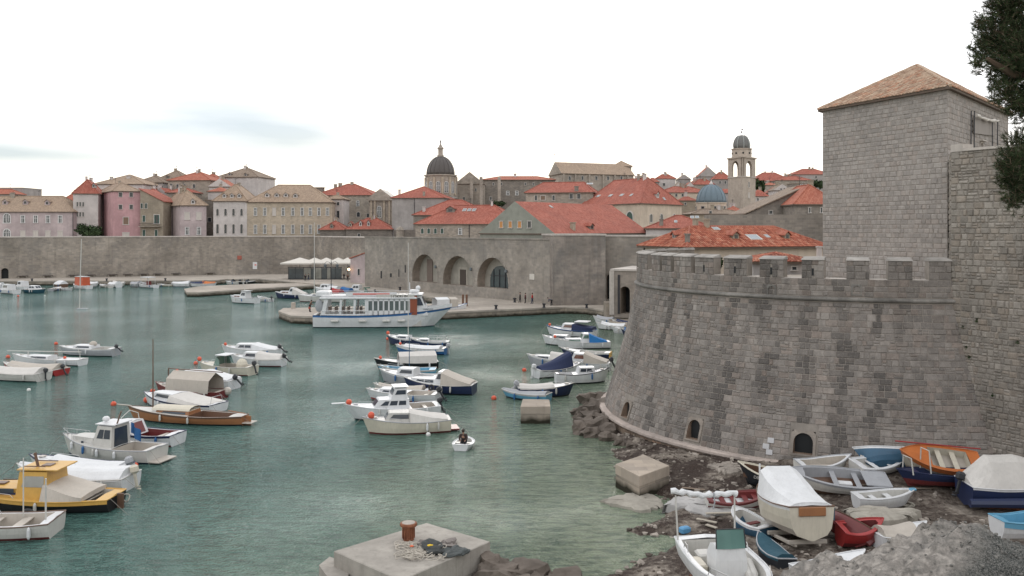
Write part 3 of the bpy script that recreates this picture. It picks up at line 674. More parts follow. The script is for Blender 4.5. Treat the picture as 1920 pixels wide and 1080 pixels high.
# rolled awning on four thin posts beside the window
aw = thing('rolled_awning', 'rolled pale awning on thin dark posts against the tower wall', 'awning', (p.x, p.y, wz - .3))
ua, za = wall_px(T1, T2, 1822, 217); ub, zb = wall_px(T1, T2, 1863, 227)
mb = MB(); pts = []
for k in range(12): t = k / 11; q, n = s2_(lerp(ua, ub, t), lerp(za, zb, t) - .12 * math.sin(t * math.pi) + .03 * math.sin(k * 2.3)); pts.append(q + n * .3)
mb.tube(pts, [.1 + .03 * math.sin(k * 1.7) for k in range(12)], 8); mb.build('rolled_cloth', paint((.55, .52, .48), .9, 'awning_cloth'), aw)
mb = MB(); q0, n = s2_(ua, za - .15); q1, _ = s2_(ub, zb - .15); q2, _ = s2_(ub, zb - 1.1); q3, _ = s2_(ua, za - 1.2)
mb.add([q + n * .12 for q in (q0, q1, q2, q3)] + [q + n * .10 for q in (q0, q1, q2, q3)], [(0, 1, 2, 3), (7, 6, 5, 4), (0, 4, 5, 1), (1, 5, 6, 2), (2, 6, 7, 3), (3, 7, 4, 0)]); mb.build('hanging_flap', paint((.27, .245, .225), .9, 'brown_cloth'), aw)
for px in (1812, 1818, 1852, 1862):
    uu, zt = wall_px(T1, T2, px, 210 if px < 1830 else 226); mb = MB(); q, n = s2_(uu, zt); b = s2_(uu - (.1 if px < 1830 else .0), wz - .4)[0]
    mb.tube([b + n * .3, q + n * .3, q + n * .3 + Vector((0, 0, .05))], [.035, .035, .05], 6); mb.build('post', M_iron, aw)
def tile_face(mb, poly, tw=.24, tl=.42, rise=.06, rng=random, tone=(0, 1)):
    """cover tiles over a sloping polygon whose first edge is the eave"""
    a, b = Vector(poly[0]), Vector(poly[1]); x = (b - a).normalized(); n = x.cross(Vector(poly[2]) - b).normalized()
    if n.z < 0: n = -n
    y = n.cross(x); y = y if y.z > 0 else -y
    p2 = [((Vector(p) - a).dot(x), (Vector(p) - a).dot(y)) for p in poly]; H_ = max(q[1] for q in p2); nr = int(H_ / tl)
    for j in range(nr + 1):
        yy = j * tl; ym = min(yy + tl * .5, H_ - .02); xs_ = []
        for i in range(len(p2)):
            (x0, y0), (x1, y1) = p2[i], p2[(i + 1) % len(p2)]
            if (y0 - ym) * (y1 - ym) < 0: xs_.append(x0 + (ym - y0) / (y1 - y0) * (x1 - x0))
        if len(xs_) < 2: continue
        l, r = min(xs_), max(xs_); k0, k1 = int(l / tw), int(r / tw) + 1
        for k in range(k0, k1):
            xc = (k + .5) * tw
            if xc < l or xc > r: continue
            xc += rng.uniform(-.02, .02); y0 = yy - .05 + rng.uniform(-.03, .03); y1 = min(yy + tl + .03, H_ + .05); lift = rng.uniform(.02, .045); c = rng.random()
            vs = []
            for (yk, lf, wd) in ((y0, lift, tw * .46), (y1, .0, tw * .38)):
                for q in range(5):
                    an = math.pi * q / 4; vs.append(a + x * (xc - wd * math.cos(an)) + y * yk + n * (lf + .01 + rise * math.sin(an)))
            mb.add(vs, [(q, q + 1, q + 6, q + 5) for q in range(4)] + [(0, 4, 3, 2, 1)], 0, c)
def tilemat(name, a, b, warm, age=.35):
    m = NT(name); at = m.n('ShaderNodeAttribute'); at.attribute_name = 'tone'; co = m.coord('Object')
    c = m.mix(at.outputs['Fac'], a, b); wn_ = m.n('ShaderNodeTexWhiteNoise', noise_dimensions='1D'); m.l(m.mul(at.outputs['Fac'], 555), wn_.inputs['W'])
    c = m.mix(m.ramp(wn_.outputs[0], .6, 1, 0, .8), c, warm); c = m.mix(m.ramp(m.noise(co, .5, 5, .7), .45, .7, 0, age), c, tuple(x * .45 for x in a))
    m.bump(m.noise(co, 9, 3), .3, .03); return m.out(c, .88, .2)
M_oldtile = tilemat('old_ochre_tiles', (.26, .17, .12), (.45, .34, .25), (.42, .20, .12))
M_newtile = tilemat('orange_red_tiles', (.25, .07, .045), (.42, .15, .092), (.46, .23, .155), .45)
M_under = paint((.12, .09, .07), .9, 'roof_underside')
def poly_off(q, d):
    n = len(q); r = []
    for i in range(n):
        a, b, c = q[i - 1], q[i], q[(i + 1) % n]; e1, e2 = (b - a).normalized(), (c - b).normalized(); n1, n2 = Vector((e1.y, -e1.x)), Vector((e2.y, -e2.x))
        m = (n1 + n2); m = m / max(.25, m.dot(n1)); r.append(b + m * d)
    return r
ev = poly_off([T0, T1, T2, T3], .3); apex = Vector(((T0 + T2) / 2).to_tuple() + (26.5,)); ev3 = [Vector((p.x, p.y, TZ)) for p in ev]
mb = MB(); mb.add(ev3 + [apex] + [p - Vector((0, 0, .14)) for p in ev3], [(0, 1, 4), (1, 2, 4), (2, 3, 4), (3, 0, 4), (8, 7, 6, 5), (0, 5, 6, 1), (1, 6, 7, 2), (2, 7, 8, 3), (3, 8, 5, 0)]); mb.build('roof', M_under, tower)
rng = random.Random(4); mb = MB()
for i in range(4): tile_face(mb, [ev3[i], ev3[(i + 1) % 4], apex], .29, .42, .075, rng)
for i in range(4): mb.tube([lerp(ev3[i], apex, k / 16) + Vector((0, 0, .06 + .02 * (k % 2))) for k in range(17)], .11, 6, 0, .8)
mb.build('roof_tiles', M_oldtile, tower, kind='stuff')
# ---------------------------------------------------------------- rough curtain wall on the right
W0, W1 = Vector((24.78, 50.05)), Vector((36.5, 29.3)); WZ = 18.35
cw = thing('rough_curtain_wall', 'tall rough rubble curtain wall running forward right of the bastion', 'wall', (W0.x, W0.y, 0))
sw_, LW = planar(W0, W1)
backing(cw, sw_, [0, LW], [-.5, WZ], [], M_core)
def rtone(u, z, r): return max(0, min(1, .48 + .75 * (r - .5) * abs(math.sin(r * 91)) + .45 * noise.noise(Vector((u * .5, z * .35, 2))) + (.1 if z > 14 else 0)))
masonry(cw, sw_, .6, WZ, .33, (.2, .62), lambda v: [(0, 8)], [], M_rgh, 300, 41, .08, .012, rtone, inset=.045, split=.3)
N = (W1 - W0).normalized(); Nn = Vector((-N.y, N.x)); Nn = Nn if Nn.x > 0 else -Nn
e1 = Vector((27.9, 56.6))
mb = MB(); b0, b1, b2, b3 = W0, W1, W1 + Vector((6, 3)), e1
mb.prism([(p.x, p.y) for p in (W0 + Vector((.02, 0)), e1, W1 + Vector((8, 12)), W1 + Vector((.05, .03)))], -.5, WZ - .02, 0); mb.build('wall_body', M_rgh, cw)
sr_, LR = planar(e1, W0); masonry(cw, sr_, 9.5, WZ, .34, (.3, .7), lambda v: [(0, LR)], [], M_rgh, 0, 42, .06, .014, rtone)
mb = MB(); A = W0 + N * .8; B = W0 + N * 5.2
for (a, b, z0, z1_, o) in ((W0 - N * .0, W0 + N * .75, WZ, WZ + .42, .05), (W0 + N * .75, W0 + N * 7, WZ, WZ + .14, .12)):
    q = [a - Nn * o, b - Nn * o, b + Nn * .9, a + Nn * .9]; mb.prism([(p.x, p.y) for p in q][::-1], z0, z1_)
mb.build('coping', M_cap, cw)
# small weeds growing from the joint
M_weed = paint((.045, .075, .025), .8, 'weed_green', .4)
rng = random.Random(8)
for i, (px, py) in enumerate([(1806, 612), (1812, 650), (1818, 668), (1832, 600), (1908, 640), (1862, 740)]):
    s, z = wall_px(W0, W1, px, py); p, n = sw_(s, z); mb = MB()
    for k in range(26):
        d = Vector((rng.gauss(0, 1), rng.gauss(0, 1), rng.gauss(0, 1) - .3)); d = (d + n * 1.2).normalized(); L = rng.uniform(.08, .22); t = d.cross(Vector((0, 0, 1))).normalized() * .035
        mb.add([p, p + d * L * .5 + t, p + d * L, p + d * L * .5 - t], [(0, 1, 2, 3)])
    tag(mb.build('wall_plant', M_weed), ['green weed tuft highest in the joint beside the bastion', 'green weed tuft in the joint right of the bastion, second from top', 'green weed tuft in the joint right of the bastion, third from top', 'small weed tuft on the rubble wall just below the string course level', 'weed tuft on the rubble wall at the far right', 'lowest weed tuft on the rubble wall'][i], 'weed')
# ---------------------------------------------------------------- straight harbour walls
def arch_wall(root, A, B, z0, z1, th, arches, mat, name='wall', cap=True, capmat=None):
    """wall from A to B (outer face towards the viewer) with real arched recesses"""
    d = (B - A).normalized(); n = Vector((d.y, -d.x)); L = (B - A).length
    def Q(u, z, o=0): return Vector((A.x + d.x * u + n.x * o, A.y + d.y * u + n.y * o, z))
    mb = MB(); u = 0
    for (uc, w_, zs, zt, dep, bm) in sorted(arches):
        mb.quad(Q(u, z0), Q(uc - w_ / 2, z0), Q(uc - w_ / 2, z1), Q(u, z1))
        if zs > z0: mb.quad(Q(uc - w_ / 2, z0), Q(uc + w_ / 2, z0), Q(uc + w_ / 2, zs), Q(uc - w_ / 2, zs))
        ol = arch_outline(w_, zt - zs, 14)[1:-1]
        for k in range(len(ol) - 1):
            a, b = ol[k], ol[k + 1]; mb.quad(Q(uc + a[0], zs + a[1]), Q(uc + b[0], zs + b[1]), Q(uc + b[0], z1), Q(uc + a[0], z1))
        u = uc + w_ / 2
    mb.quad(Q(u, z0), Q(L, z0), Q(L, z1), Q(u, z1))
    mb.quad(Q(0, z1), Q(L, z1), Q(L, z1, -th), Q(0, z1, -th)); mb.quad(Q(0, z0, -th), Q(0, z0), Q(0, z1), Q(0, z1, -th)); mb.quad(Q(L, z0), Q(L, z0, -th), Q(L, z1, -th), Q(L, z1))
    mb.quad(Q(L, z0, -th), Q(0, z0, -th), Q(0, z1, -th), Q(L, z1, -th))
    mb.build(name, mat, root)
    for (uc, w_, zs, zt, dep, bm) in arches:
        ol = arch_outline(w_, zt - zs, 14); f = [Q(uc + a, zs + b) for a, b in ol]; r = [Q(uc + a, zs + b, -dep) for a, b in ol]
        mb = MB(); mb.loft([f, r], True); mb.build('arch_vault', M_vault, root)
        mb = MB(); mb.add([Q(uc + a, zs + b, -dep + .01) for a, b in ol], [tuple(range(len(ol)))]); mb.build('arch_back', bm, root)
        mb = MB(); kk = (w_ + .9) / w_; o2 = [(a * kk, b + (.45 if b > (zt - zs) - w_ / 2 - .01 else 0) * math.sin(math.acos(max(-1, min(1, a / (w_ / 2)))))) for a, b in ol]
        n1 = len(ol)
        for k in range(1, n1 - 2):
            vs = [Q(uc + ol[k][0], zs + ol[k][1], .05), Q(uc + ol[k + 1][0], zs + ol[k + 1][1], .05), Q(uc + o2[k + 1][0], zs + o2[k + 1][1], .05), Q(uc + o2[k][0], zs + o2[k][1], .05)]
            c = sum(vs, Vector()) / 4; vs = [c + (v - c) * .93 for v in vs]; b = [v - Vector((n.x, n.y, 0)) * .05 for v in vs]
            mb.add(vs + b, [(0, 1, 2, 3), (0, 4, 5, 1), (1, 5, 6, 2), (2, 6, 7, 3), (3, 7, 4, 0)])
        mb.build('arch_ring', mat, root)
    if cap:
        mb = MB(); mb.prism([tuple(Q(a, 0, b)[:2]) for a, b in ((-.15, .14), (L + .15, .14), (L + .15, -th - .1), (-.15, -th - .1))], z1 + .003, z1 + .28); mb.build('coping', capmat or M_cap, root)
    return Q
M_vault = wallmat('vault_plaster', (.30, .255, .215), .3, .6, .35, .3)
M_vback = wallmat('vault_back_wall', (.33, .31, .27), 0, stain=.3)
M_city = wallmat('city_wall_left', (.365, .33, .29), .6, .85, .42, .45, .95, .5, (.23, .215, .20))
M_ars = wallmat('arsenal_wall', (.345, .315, .28), .45, .8, .4, .4, .95, .3, (.235, .22, .205))
M_ars2 = wallmat('corner_tower_wall', (.335, .30, .27), .5, .8, .4, .5, .95, .55, (.17, .165, .16))
A, B = PXY(-160, 224), PXY(590, 258)
cwl = thing('harbour_wall', 'long brown city wall along the left quay with a white top edge', 'city wall', ((A + B) / 2).to_3d())
du, dz0 = wall_px(A, B, 9, 527)
QL = arch_wall(cwl, A, B, .8, 11.85, 4, [(du, 1.7, 1.2, 3.9, .8, M_dark)], M_city)
r_ = random.Random(3)
for px in (43, 90, 137, 170, 211, 240, 270, 296, 330, 394): # low stone benches / dark recess arches at the foot of the wall
    s, y = plan_u(A, B, px); mb = MB(); c = QL(s, 1.75, .25); ang = math.atan2((B - A).y, (B - A).x)
    be = thing('stone_bench', 'dark low bench against the harbour wall, %s' % {43: 'leftmost, next to the wall door', 90: 'second to the right of the wall door', 137: 'left of the orange cabin boat', 170: 'right of the orange cabin boat', 211: 'with a person shape sitting at its end', 240: 'right of the sitting spot', 270: 'between the middle quay boats', 296: 'left of the canopy boat', 330: 'above the blue quay boat', 394: 'rightmost, above the orange covered boat'}[px], 'bench', (c.x, c.y, 1.2), ang, 'benches along the harbour wall')
    mb.bevbox((0, 0, .62), (2.4, .8, .16), .03); mb.build('seat', paint((.10, .085, .075), .85, 'dark_bench_stone'), be, world=False)
    for xx in (-.9, .9): mb = MB(); mb.bevbox((xx, 0, .27), (.3, .7, .54), .03); mb.build('leg', M_city, be, world=False)
s, z = wall_px(A, B, 449, 483); c = QL(s, z, .1); mb = MB(); mb.bevbox(tuple(c), (1.2, .16, 1.1), .05, math.atan2((B - A).y, (B - A).x)); tag(mb.build('wall_box', paint((.33, .10, .07), .6, 'red_box')), 'small dark red box fixed on the harbour wall', 'box')
s, z = wall_px(A, B, 478, 498); c = QL(s, z, .08); sg = thing('notice_board', 'white notice board with a red mark on the harbour wall', 'notice board', tuple(c), math.atan2((B - A).y, (B - A).x))
mb = MB(); mb.box((0, 0, 0), (1.2, .08, 2.0)); mb.build('board', paint((.62, .62, .62), .6, 'white_board'), sg, world=False); mb = MB(); mb.box((.15, -.06, .2), (.5, .03, .3)); mb.build('red_print', paint((.6, .12, .1), .6, 'red_print'), sg, world=False)
A2, B2 = PXY(590.5, 257), PXY(700, 232)
cw2 = thing('harbour_wall', 'short set-back city wall behind the cafe parasols', 'city wall', ((A2 + B2) / 2).to_3d())
arch_wall(cw2, A2, B2, .8, 11.75, 4, [], M_city)
A3, B3 = PXY(684, 200), PXY(1037, 151)
ars = thing('arsenal_wall', 'grey brown arsenal wall with three big arched recesses', 'city wall', ((A3 + B3) / 2).to_3d())
def apx(A, B, l, r, top, sill):
    a, ya = plan_u(A, B, l); b, yb = plan_u(A, B, r); uc = (a + b) / 2; ym = (ya + yb) / 2; return uc, abs(b - a), ZP(sill, ym), ZP(top, ym)
a1 = apx(A3, B3, 773, 820, 477, 529); a2 = apx(A3, B3, 831, 887, 480, 535); a3 = apx(A3, B3, 895, 953, 483, 540)
QA = arch_wall(ars, A3, B3, .8, 12.15, 5, [a1 + (1.8, M_vback), a2 + (1.8, M_vback), a3 + (1.8, M_vback)], M_ars, cap=False)
ang3 = math.atan2((B3 - A3).y, (B3 - A3).x)
def facebox(root, Q, s, z, o, w_, h_, t, mat, name, ang): c = Q(s, z, o); mb = MB(); mb.box(tuple(c), (w_, t, h_), ang); return mb.build(name, mat, root)
M_door = paint((.07, .055, .045), .8, 'dark_door'); M_lintel = wallmat('door_surround', (.40, .37, .32), 0)
facebox(ars, QA, a2[0] - .6, a2[2] + 1.7, -1.76, 3.0, 3.5, .1, M_lintel, 'door_surround', ang3); facebox(ars, QA, a2[0] - .6, a2[2] + 1.5, -1.68, 1.9, 3.0, .1, M_door, 'door', ang3)
facebox(ars, QA, a1[0] - .6, a1[2] + 2.3, -1.72, 2.0, 4.6, .12, paint((.16, .125, .105), .85, 'brown_gate'), 'gate', ang3)
# glazed arch in the third recess
ol = arch_outline(a3[1] * .62, (a3[3] - a3[2]) * .72, 14); mb = MB(); f = [QA(a3[0] + .2 + a, a3[2] + b, -1.55) for a, b in ol]; r = [QA(a3[0] + .2 + a, a3[2] + b, -1.78) for a, b in ol]; mb.loft([r, f], True); mb.add(f, [tuple(range(len(f)))])
mb.build('glazed_arch', glass_mat((.035, .05, .055), .25, 'arch_glass'), ars)
for t in (-.3, 0, .3): facebox(ars, QA, a3[0] + .2 + t * a3[1] * .62, a3[2] + (a3[3] - a3[2]) * .3, -1.48, .12, (a3[3] - a3[2]) * .6, .1, M_iron, 'glazing_bar', ang3)
facebox(ars, QA, a3[0] + .2, a3[2] + (a3[3] - a3[2]) * .4, -1.46, a3[1] * .6, .12, .1, M_iron, 'glazing_bar', ang3)
for ar, k in ((a1, .42), (a2, .44), (a3, .44)):
    c = QA(ar[0] + ar[1] * .46, ar[2] + (ar[3] - ar[2]) * .55, .25); mb = MB(); mb.lathe([(.05, .5), (.22, .42), (.26, 0), (.12, -.12), (.03, -.15)], c, 8); mb.build('wall_lantern', paint((.12, .14, .15), .4, 'lantern_grey'), ars)
s, z = wall_px(A3, B3, 998, 519); facebox(ars, QA, s, z, .05, 1.3, 1.0, .1, paint((.55, .52, .47), .7, 'pale_plaque'), 'plaque', ang3)
for px, py, ww, hh in ((715, 515, .5, 1.6), (733, 516, .6, .8), (760, 504, .35, 1.6), (748, 512, .25, 1.6)):
    s, z = wall_px(A3, B3, px, py); facebox(ars, QA, s, z, .02, ww, hh, .06, M_dark, 'loophole', ang3)
# shallow parapet band along the top
mb = MB(); L3_ = (B3 - A3).length; mb.prism([tuple(QA(a, 0, b)[:2]) for a, b in ((0, .12), (L3_, .12), (L3_, -.9), (0, -.9))], 12.153, 12.4); mb.build('coping', M_ars, ars)
A4, B4 = PXY(1037, 149), PXY(1135, 150.5)
ct = thing('corner_tower', 'pale patchy corner bastion of the city wall right of the arches', 'city wall', ((A4 + B4) / 2).to_3d())
arch_wall(ct, A4, B4, .8, 12.95, 9, [], M_ars2)
A5, B5 = PXY(1135.5, 153), PXY(1290, 150)
gw = thing('harbour_wall', 'grey city wall with a dark gate arch between corner bastion and round bastion', 'city wall', ((A5 + B5) / 2).to_3d())
g1 = apx(A5, B5, 1133.5, 1146.5, 514, 556)
g1 = (max(g1[0], .75), 1.2) + g1[2:]
arch_wall(gw, A5, B5, .8, 12.75, 4, [(g1[0], g1[1], 1.9, g1[3], 2, M_dark)], M_ars)
A6, B6 = PXY(1146, 133), PXY(1240, 130)
gh = thing('gate_house', 'low pale gate building with a tall dark archway beside the round bastion', 'gate building', ((A6 + B6) / 2).to_3d())
g2 = apx(A6, B6, 1163, 1181, 537, 588)
arch_wall(gh, A6, B6, .8, ZP(508, 132.5), 12, [g2 + (3, M_dark)], wallmat('gate_house_wall', (.34, .30, .265), .4, .8, .4, .4))
for px, y0, y1 in ((1147, 508, 590), (1160, 515, 588)):
    s, z = wall_px(A6, B6, px, (y0 + y1) / 2); facebox(gh, arch_wall.__defaults__ and (lambda u, z, o: Vector((A6.x + (B6 - A6).normalized().x * u, A6.y + (B6 - A6).normalized().y * u - o, z))), s, z, .1, .7 if px < 1150 else .3, (y1 - y0) / FL * 132, .3, M_cap if px < 1150 else M_iron, 'pilaster' if px < 1150 else 'drain_pipe', 0)
g = G(1138, 597, 0); mb = MB(); mb.bevbox((g.x + .2, 134.5, 1.0), (2.2, 3, 4.0), .1); tag(mb.build('quay_pier', M_quay_side), 'square stone pier at the right end of the quay by the gate building', 'stone pier')
mb = MB(); mb.prism([(PXY(a, b).x, b) for a, b in ((1142, 127), (1192, 120), (1200, 130), (1142, 131.2))], -2, .75); tag(mb.build('landing', M_quay_side), kind='structure')
# ---------------------------------------------------------------- town houses
WM = {
 'pinkish': wallmat('pale_pink_plaster', (.50, .42, .42)), 'pink': wallmat('pink_plaster', (.52, .32, .33), stain=.25),
 'pinkside': wallmat('dusty_pink_plaster', (.48, .35, .385)), 'white': wallmat('off_white_plaster', (.55, .51, .49), stain=.22),
 'grey': wallmat('grey_plaster', (.37, .345, .33)), 'stone': wallmat('house_stone', (.39, .35, .305), .7, .7, .35, .35, .8),
 'tan': wallmat('tan_ashlar', (.47, .405, .325), .5, .8, .4, .2), 'dark': wallmat('dark_old_stone', (.26, .235, .21), .6, .7, .35),
 'cream': wallmat('cream_plaster', (.53, .45, .365), stain=.12), 'greygreen': wallmat('grey_green_render', (.255, .26, .225), stain=.12, streak=.1),
 'church': wallmat('church_stone', (.40, .355, .31), .5, 1, .5, .35), 'beige': wallmat('beige_patchy_wall', (.37, .32, .255), .3, .6, .3, .35),
}
RM = {
 'red': roofmat('red_clay_roof', (.28, .082, .058), (.40, .15, .11), .3, .45, .35), 'orange': roofmat('orange_clay_roof', (.32, .10, .066), (.43, .17, .115), .3, .4, .35),
 'tan': roofmat('tan_clay_roof', (.27, .20, .15), (.40, .30, .22), .3, .35), 'brown': roofmat('old_brown_roof', (.19, .145, .115), (.30, .235, .18), .3, .4),
 'lead': paint((.30, .29, .27), .6, 'lead_roof', .3),
}
M_frame = paint((.52, .49, .46), .7, 'pale_window_frame', .15); M_wwhite = paint((.62, .62, .61), .6, 'white_window_frame', .1)
M_pane = glass_mat(); M_gshut = paint((.045, .085, .07), .7, 'green_shutter', .2); M_pshut = paint((.52, .48, .44), .8, 'pale_shutter', .12); M_opanel = paint((.50, .24, .085), .7, 'orange_board', .15); M_bshut = paint((.20, .14, .10), .8, 'brown_shutter')
_wc = {}
def win_mesh(w, h, kind):
    k = (round(w, 1), round(h, 1), kind)
    if k in _wc: return _wc[k]
    w, h = k[0], k[1]; t = max(.1, w * .12); d = .1; fr = MB(); pn = MB()
    if kind.startswith('arch'):
        o = arch_outline(w + 2 * t, h + t, 8); i_ = arch_outline(w, h, 8); F0 = [(a, -d, b - h / 2) for a, b in o]; F1 = [(a, -d, b - h / 2) for a, b in i_]; F2 = [(a, 0, b - h / 2) for a, b in i_]; F3 = [(a, 0, b - h / 2) for a, b in o]
        fr.loft([[Vector(q) for q in r] for r in (F3, F0, F1, F2)], True); fr.box((0, -.06, -h / 2 - t / 2), (w + 3 * t, .12, t))
        pn.add([(a, -.025, b - h / 2) for a, b in i_], [tuple(range(len(i_)))])
        if kind == 'archwhite': fr.box((0, -.05, 0), (w * .1, .05, h * .96)); fr.box((0, -.05, h * .12), (w, .05, .09)); fr.box((-w * .27, -.05, 0), (w * .07, .05, h * .8)); fr.box((w * .27, -.05, 0), (w * .07, .05, h * .8))
    else:
        for s in (-1, 1): fr.box((s * (w / 2 + t / 2), -d / 2, 0), (t, d, h))
        fr.box((0, -d / 2 - .02, h / 2 + t / 2), (w + 2 * t + .1, d + .04, t)); fr.box((0, -d / 2 - .04, -h / 2 - t / 2), (w + 2 * t + .2, d + .08, t))
        if kind == 'white': fr.box((0, -.05, 0), (w * .12, .05, h)); fr.box((0, -.05, h * .15), (w, .05, .1)); fr.box((-w * .44, -.05, 0), (w * .1, .05, h)); fr.box((w * .44, -.05, 0), (w * .1, .05, h))
        if kind in ('shut', 'orange', 'brown', 'gshut'):
            for s in (-1, 1): pn.box((s * w * .25, -.03, 0), (w * .48, .05, h))
        else: pn.add([(-w / 2, -.025, -h / 2), (w / 2, -.025, -h / 2), (w / 2, -.025, h / 2), (-w / 2, -.025, h / 2)], [(0, 1, 2, 3)])
    fm = M_wwhite if 'white' in kind else M_frame
    pm = {'shut': M_pshut, 'orange': M_opanel, 'brown': M_bshut, 'gshut': M_gshut, 'archgreen': M_gshut}.get(kind, M_pane)
    sh = MB()
    if kind == 'green':
        for s in (-1, 1): sh.box((s * w * .36, -.07, 0), (w * .3, .05, h))
    _wc[k] = (fr.mesh('window', fm), pn.mesh('pane', pm), sh.mesh('shutter', M_gshut) if kind == 'green' else None); return _wc[k]
def put_window(root, A, d, u, z, w, h, kind, base):
    fm, pm, sm = win_mesh(w, h, kind); a = math.atan2(d.y, d.x); p = Vector((A.x + d.x * u, A.y + d.y * u, z)) - base
    o = inst('window', fm, root, p, a); inst('shutter' if kind in ('shut', 'orange', 'brown', 'gshut', 'archgreen') else 'pane', pm, o)
    if sm: inst('shutter', sm, o)
def house(name, label, pts, eave, ridge, wall, roof, depth=12, rt='hip', axis=None, wins=(), chim=(), dorm=(), sky=(), z0=1, over=.4, hip=None, cat='house', zref=None, tiles=False, pipe=()):
    q = [PXY(a, b) for a, b in pts]
    if len(q) == 2:
        d = (q[1] - q[0]).normalized(); n = Vector((-d.y, d.x)); q.append(q[1] + n * depth)
    q.append(q[0] + q[2] - q[1]); c = sum(q, Vector((0, 0))) / 4; root = thing(name, label, cat, (c.x, c.y, z0)); base = Vector((c.x, c.y, z0))
    Yr = pts[1][1] if len(pts) == 3 else (pts[0][1] + pts[1][1]) / 2
    ze = ZP(eave, Yr); w_, dp = (q[1] - q[0]).length, (q[2] - q[1]).length
    axis = axis or ('u' if w_ >= dp else 'v'); zr = ZP(ridge, c.y) if rt != 'flat' else ze
    if rt == 'shed': pass
    wm = WM[wall] if isinstance(wall, str) else wall; rm = RM[roof] if isinstance(roof, str) else roof
    side = wm
    mb = MB(); mb.prism([(p.x, p.y) for p in q], z0, ze); 
    e = poly_off(q, over); E = [Vector((p.x, p.y, ze + .02)) for p in e]; planes = {}
    if rt in ('hip', 'gable', 'pyr'):
        mb.build('wall', wm, root)
        k = {'hip': hip if hip is not None else min(.5, (min(w_, dp) / max(w_, dp)) * .5), 'gable': 0, 'pyr': .5}[rt]
        if axis == 'u': ml, mr = (E[0] + E[3]) / 2, (E[1] + E[2]) / 2
        else: ml, mr = (E[0] + E[1]) / 2, (E[2] + E[3]) / 2
        Aa, Bb = lerp(ml, mr, k), lerp(ml, mr, 1 - k); Aa.z = Bb.z = zr
        lo = [p - Vector((0, 0, .22)) for p in E]; vs = E + [Aa, Bb] + lo
        if axis == 'u': tops = [(0, 1, 5, 4), (2, 3, 4, 5)]; ends = [(1, 2, 5), (3, 0, 4)]; order = {0: (0, 1, 5, 4), 1: (1, 2, 5), 2: (2, 3, 4, 5), 3: (3, 0, 4)}
        else: tops = [(1, 2, 5, 4), (3, 0, 4, 5)]; ends = [(0, 1, 4), (2, 3, 5)]; order = {0: (0, 1, 4), 1: (1, 2, 5, 4), 2: (2, 3, 5), 3: (3, 0, 4, 5)}
        mb = MB()
        for f in tops: mb.add([vs[i] for i in f], [tuple(range(len(f)))], 0)
        for f in ends: mb.add([vs[i] for i in f], [tuple(range(len(f)))], 1 if rt == 'gable' else 0)
        for i in range(4): j = (i + 1) % 4; mb.add([E[i], E[j], lo[j], lo[i]], [(3, 2, 1, 0)], 2)
        mb.add(lo, [(3, 2, 1, 0)], 2); mb.build('roof', [rm, wm, M_under], root)
        for i, f in order.items(): planes[i] = [vs[j] for j in f]
        if k > 0 and max(w_, dp) > 7:   # mortar ridge and hip caps
            mb = MB(); hp = [(E[0], Aa), (E[3], Aa), (E[1], Bb), (E[2], Bb)] if axis == 'u' else [(E[0], Aa), (E[1], Aa), (E[2], Bb), (E[3], Bb)]
            for a, b in hp + [(Aa, Bb)]:
                if (b - a).length > .3: mb.tube([a + Vector((0, 0, .03)), b + Vector((0, 0, .03))], .13, 5)
            mb.build('ridge_tiles', RM.get(roof if isinstance(roof, str) else 'red'), root)
        rg2 = random.Random(int(abs(c.x) * 31 + ze * 7))
        if not chim and cat == 'house' and w_ > 5:
            for _ in range(rg2.choice((1, 2, 2, 3))):
                t_ = rg2.uniform(.05, .95); pc = lerp(Aa, Bb, t_) + Vector((rg2.uniform(-.6, .6), rg2.uniform(-.9, .3), 0)); hc_ = rg2.uniform(.5, 1.1); wc_ = rg2.uniform(.5, .9)
                mb = MB(); mb.box((pc.x, pc.y, zr + hc_ / 2 - .5), (wc_, wc_ * .8, hc_ + 1.0)); mb.box((pc.x, pc.y, zr + hc_ + .06), (wc_ * 1.3, wc_ * 1.1, .12)); mb.build('chimney', WM[rg2.choice(('white', 'stone', 'beige'))], root)
            pc = lerp(Aa, Bb, rg2.random()); mb = MB(); mb.tube([pc, pc + Vector((0, 0, 1.9))], .045, 4); mb.tube([pc + Vector((-.5, 0, 1.7)), pc + Vector((.5, 0, 1.7))], .03, 4); mb.tube([pc + Vector((-.35, 0, 1.45)), pc + Vector((.35, 0, 1.45))], .03, 4); mb.build('aerial', M_iron, root)
        if tiles:
            mb = MB(); rg = random.Random(6)
            for i in order: tile_face(mb, planes[i], .3, .5, .07, rg)
            mb.build('roof_tiles', M_newtile, root, kind='stuff')
    elif rt in ('shedr', 'shedl'):
        zl, zh = (ze, zr) if rt == 'shedr' else (zr, ze)
        zs = [zl, zh, zh, zl]; mb = MB(); top = [Vector((p.x, p.y, z)) for p, z in zip(q, zs)]; mb.loft([[Vector((p.x, p.y, z0)) for p in q], top], True, True); mb.build('wall', wm, root)
        t0 = [Vector((p.x, p.y, z + .02)) for p, z in zip(e, zs)]; t1 = [p + Vector((0, 0, .2)) for p in t0]; mb = MB(); mb.loft([t0, t1], True, True); mb.build('roof', rm, root); planes = {0: t1[:3], 1: t1[:3]}
    else:
        mb.build('wall', wm, root); mb = MB(); mb.prism([(p.x, p.y) for p in poly_off(q, .1)], ze + .01, ze + .25); mb.build('roof', rm, root)
    def roof_pt(px, py, fi):
        f = planes.get(fi); a, b, c_ = f[0], f[1], f[2]; n = (b - a).cross(c_ - b).normalized(); d = Vector(((px - 960) / FL, 1, -(py - HY) / FL)); t = (a - CAM).dot(n) / d.dot(n); return CAM + d * t, n if n.z > 0 else -n, t
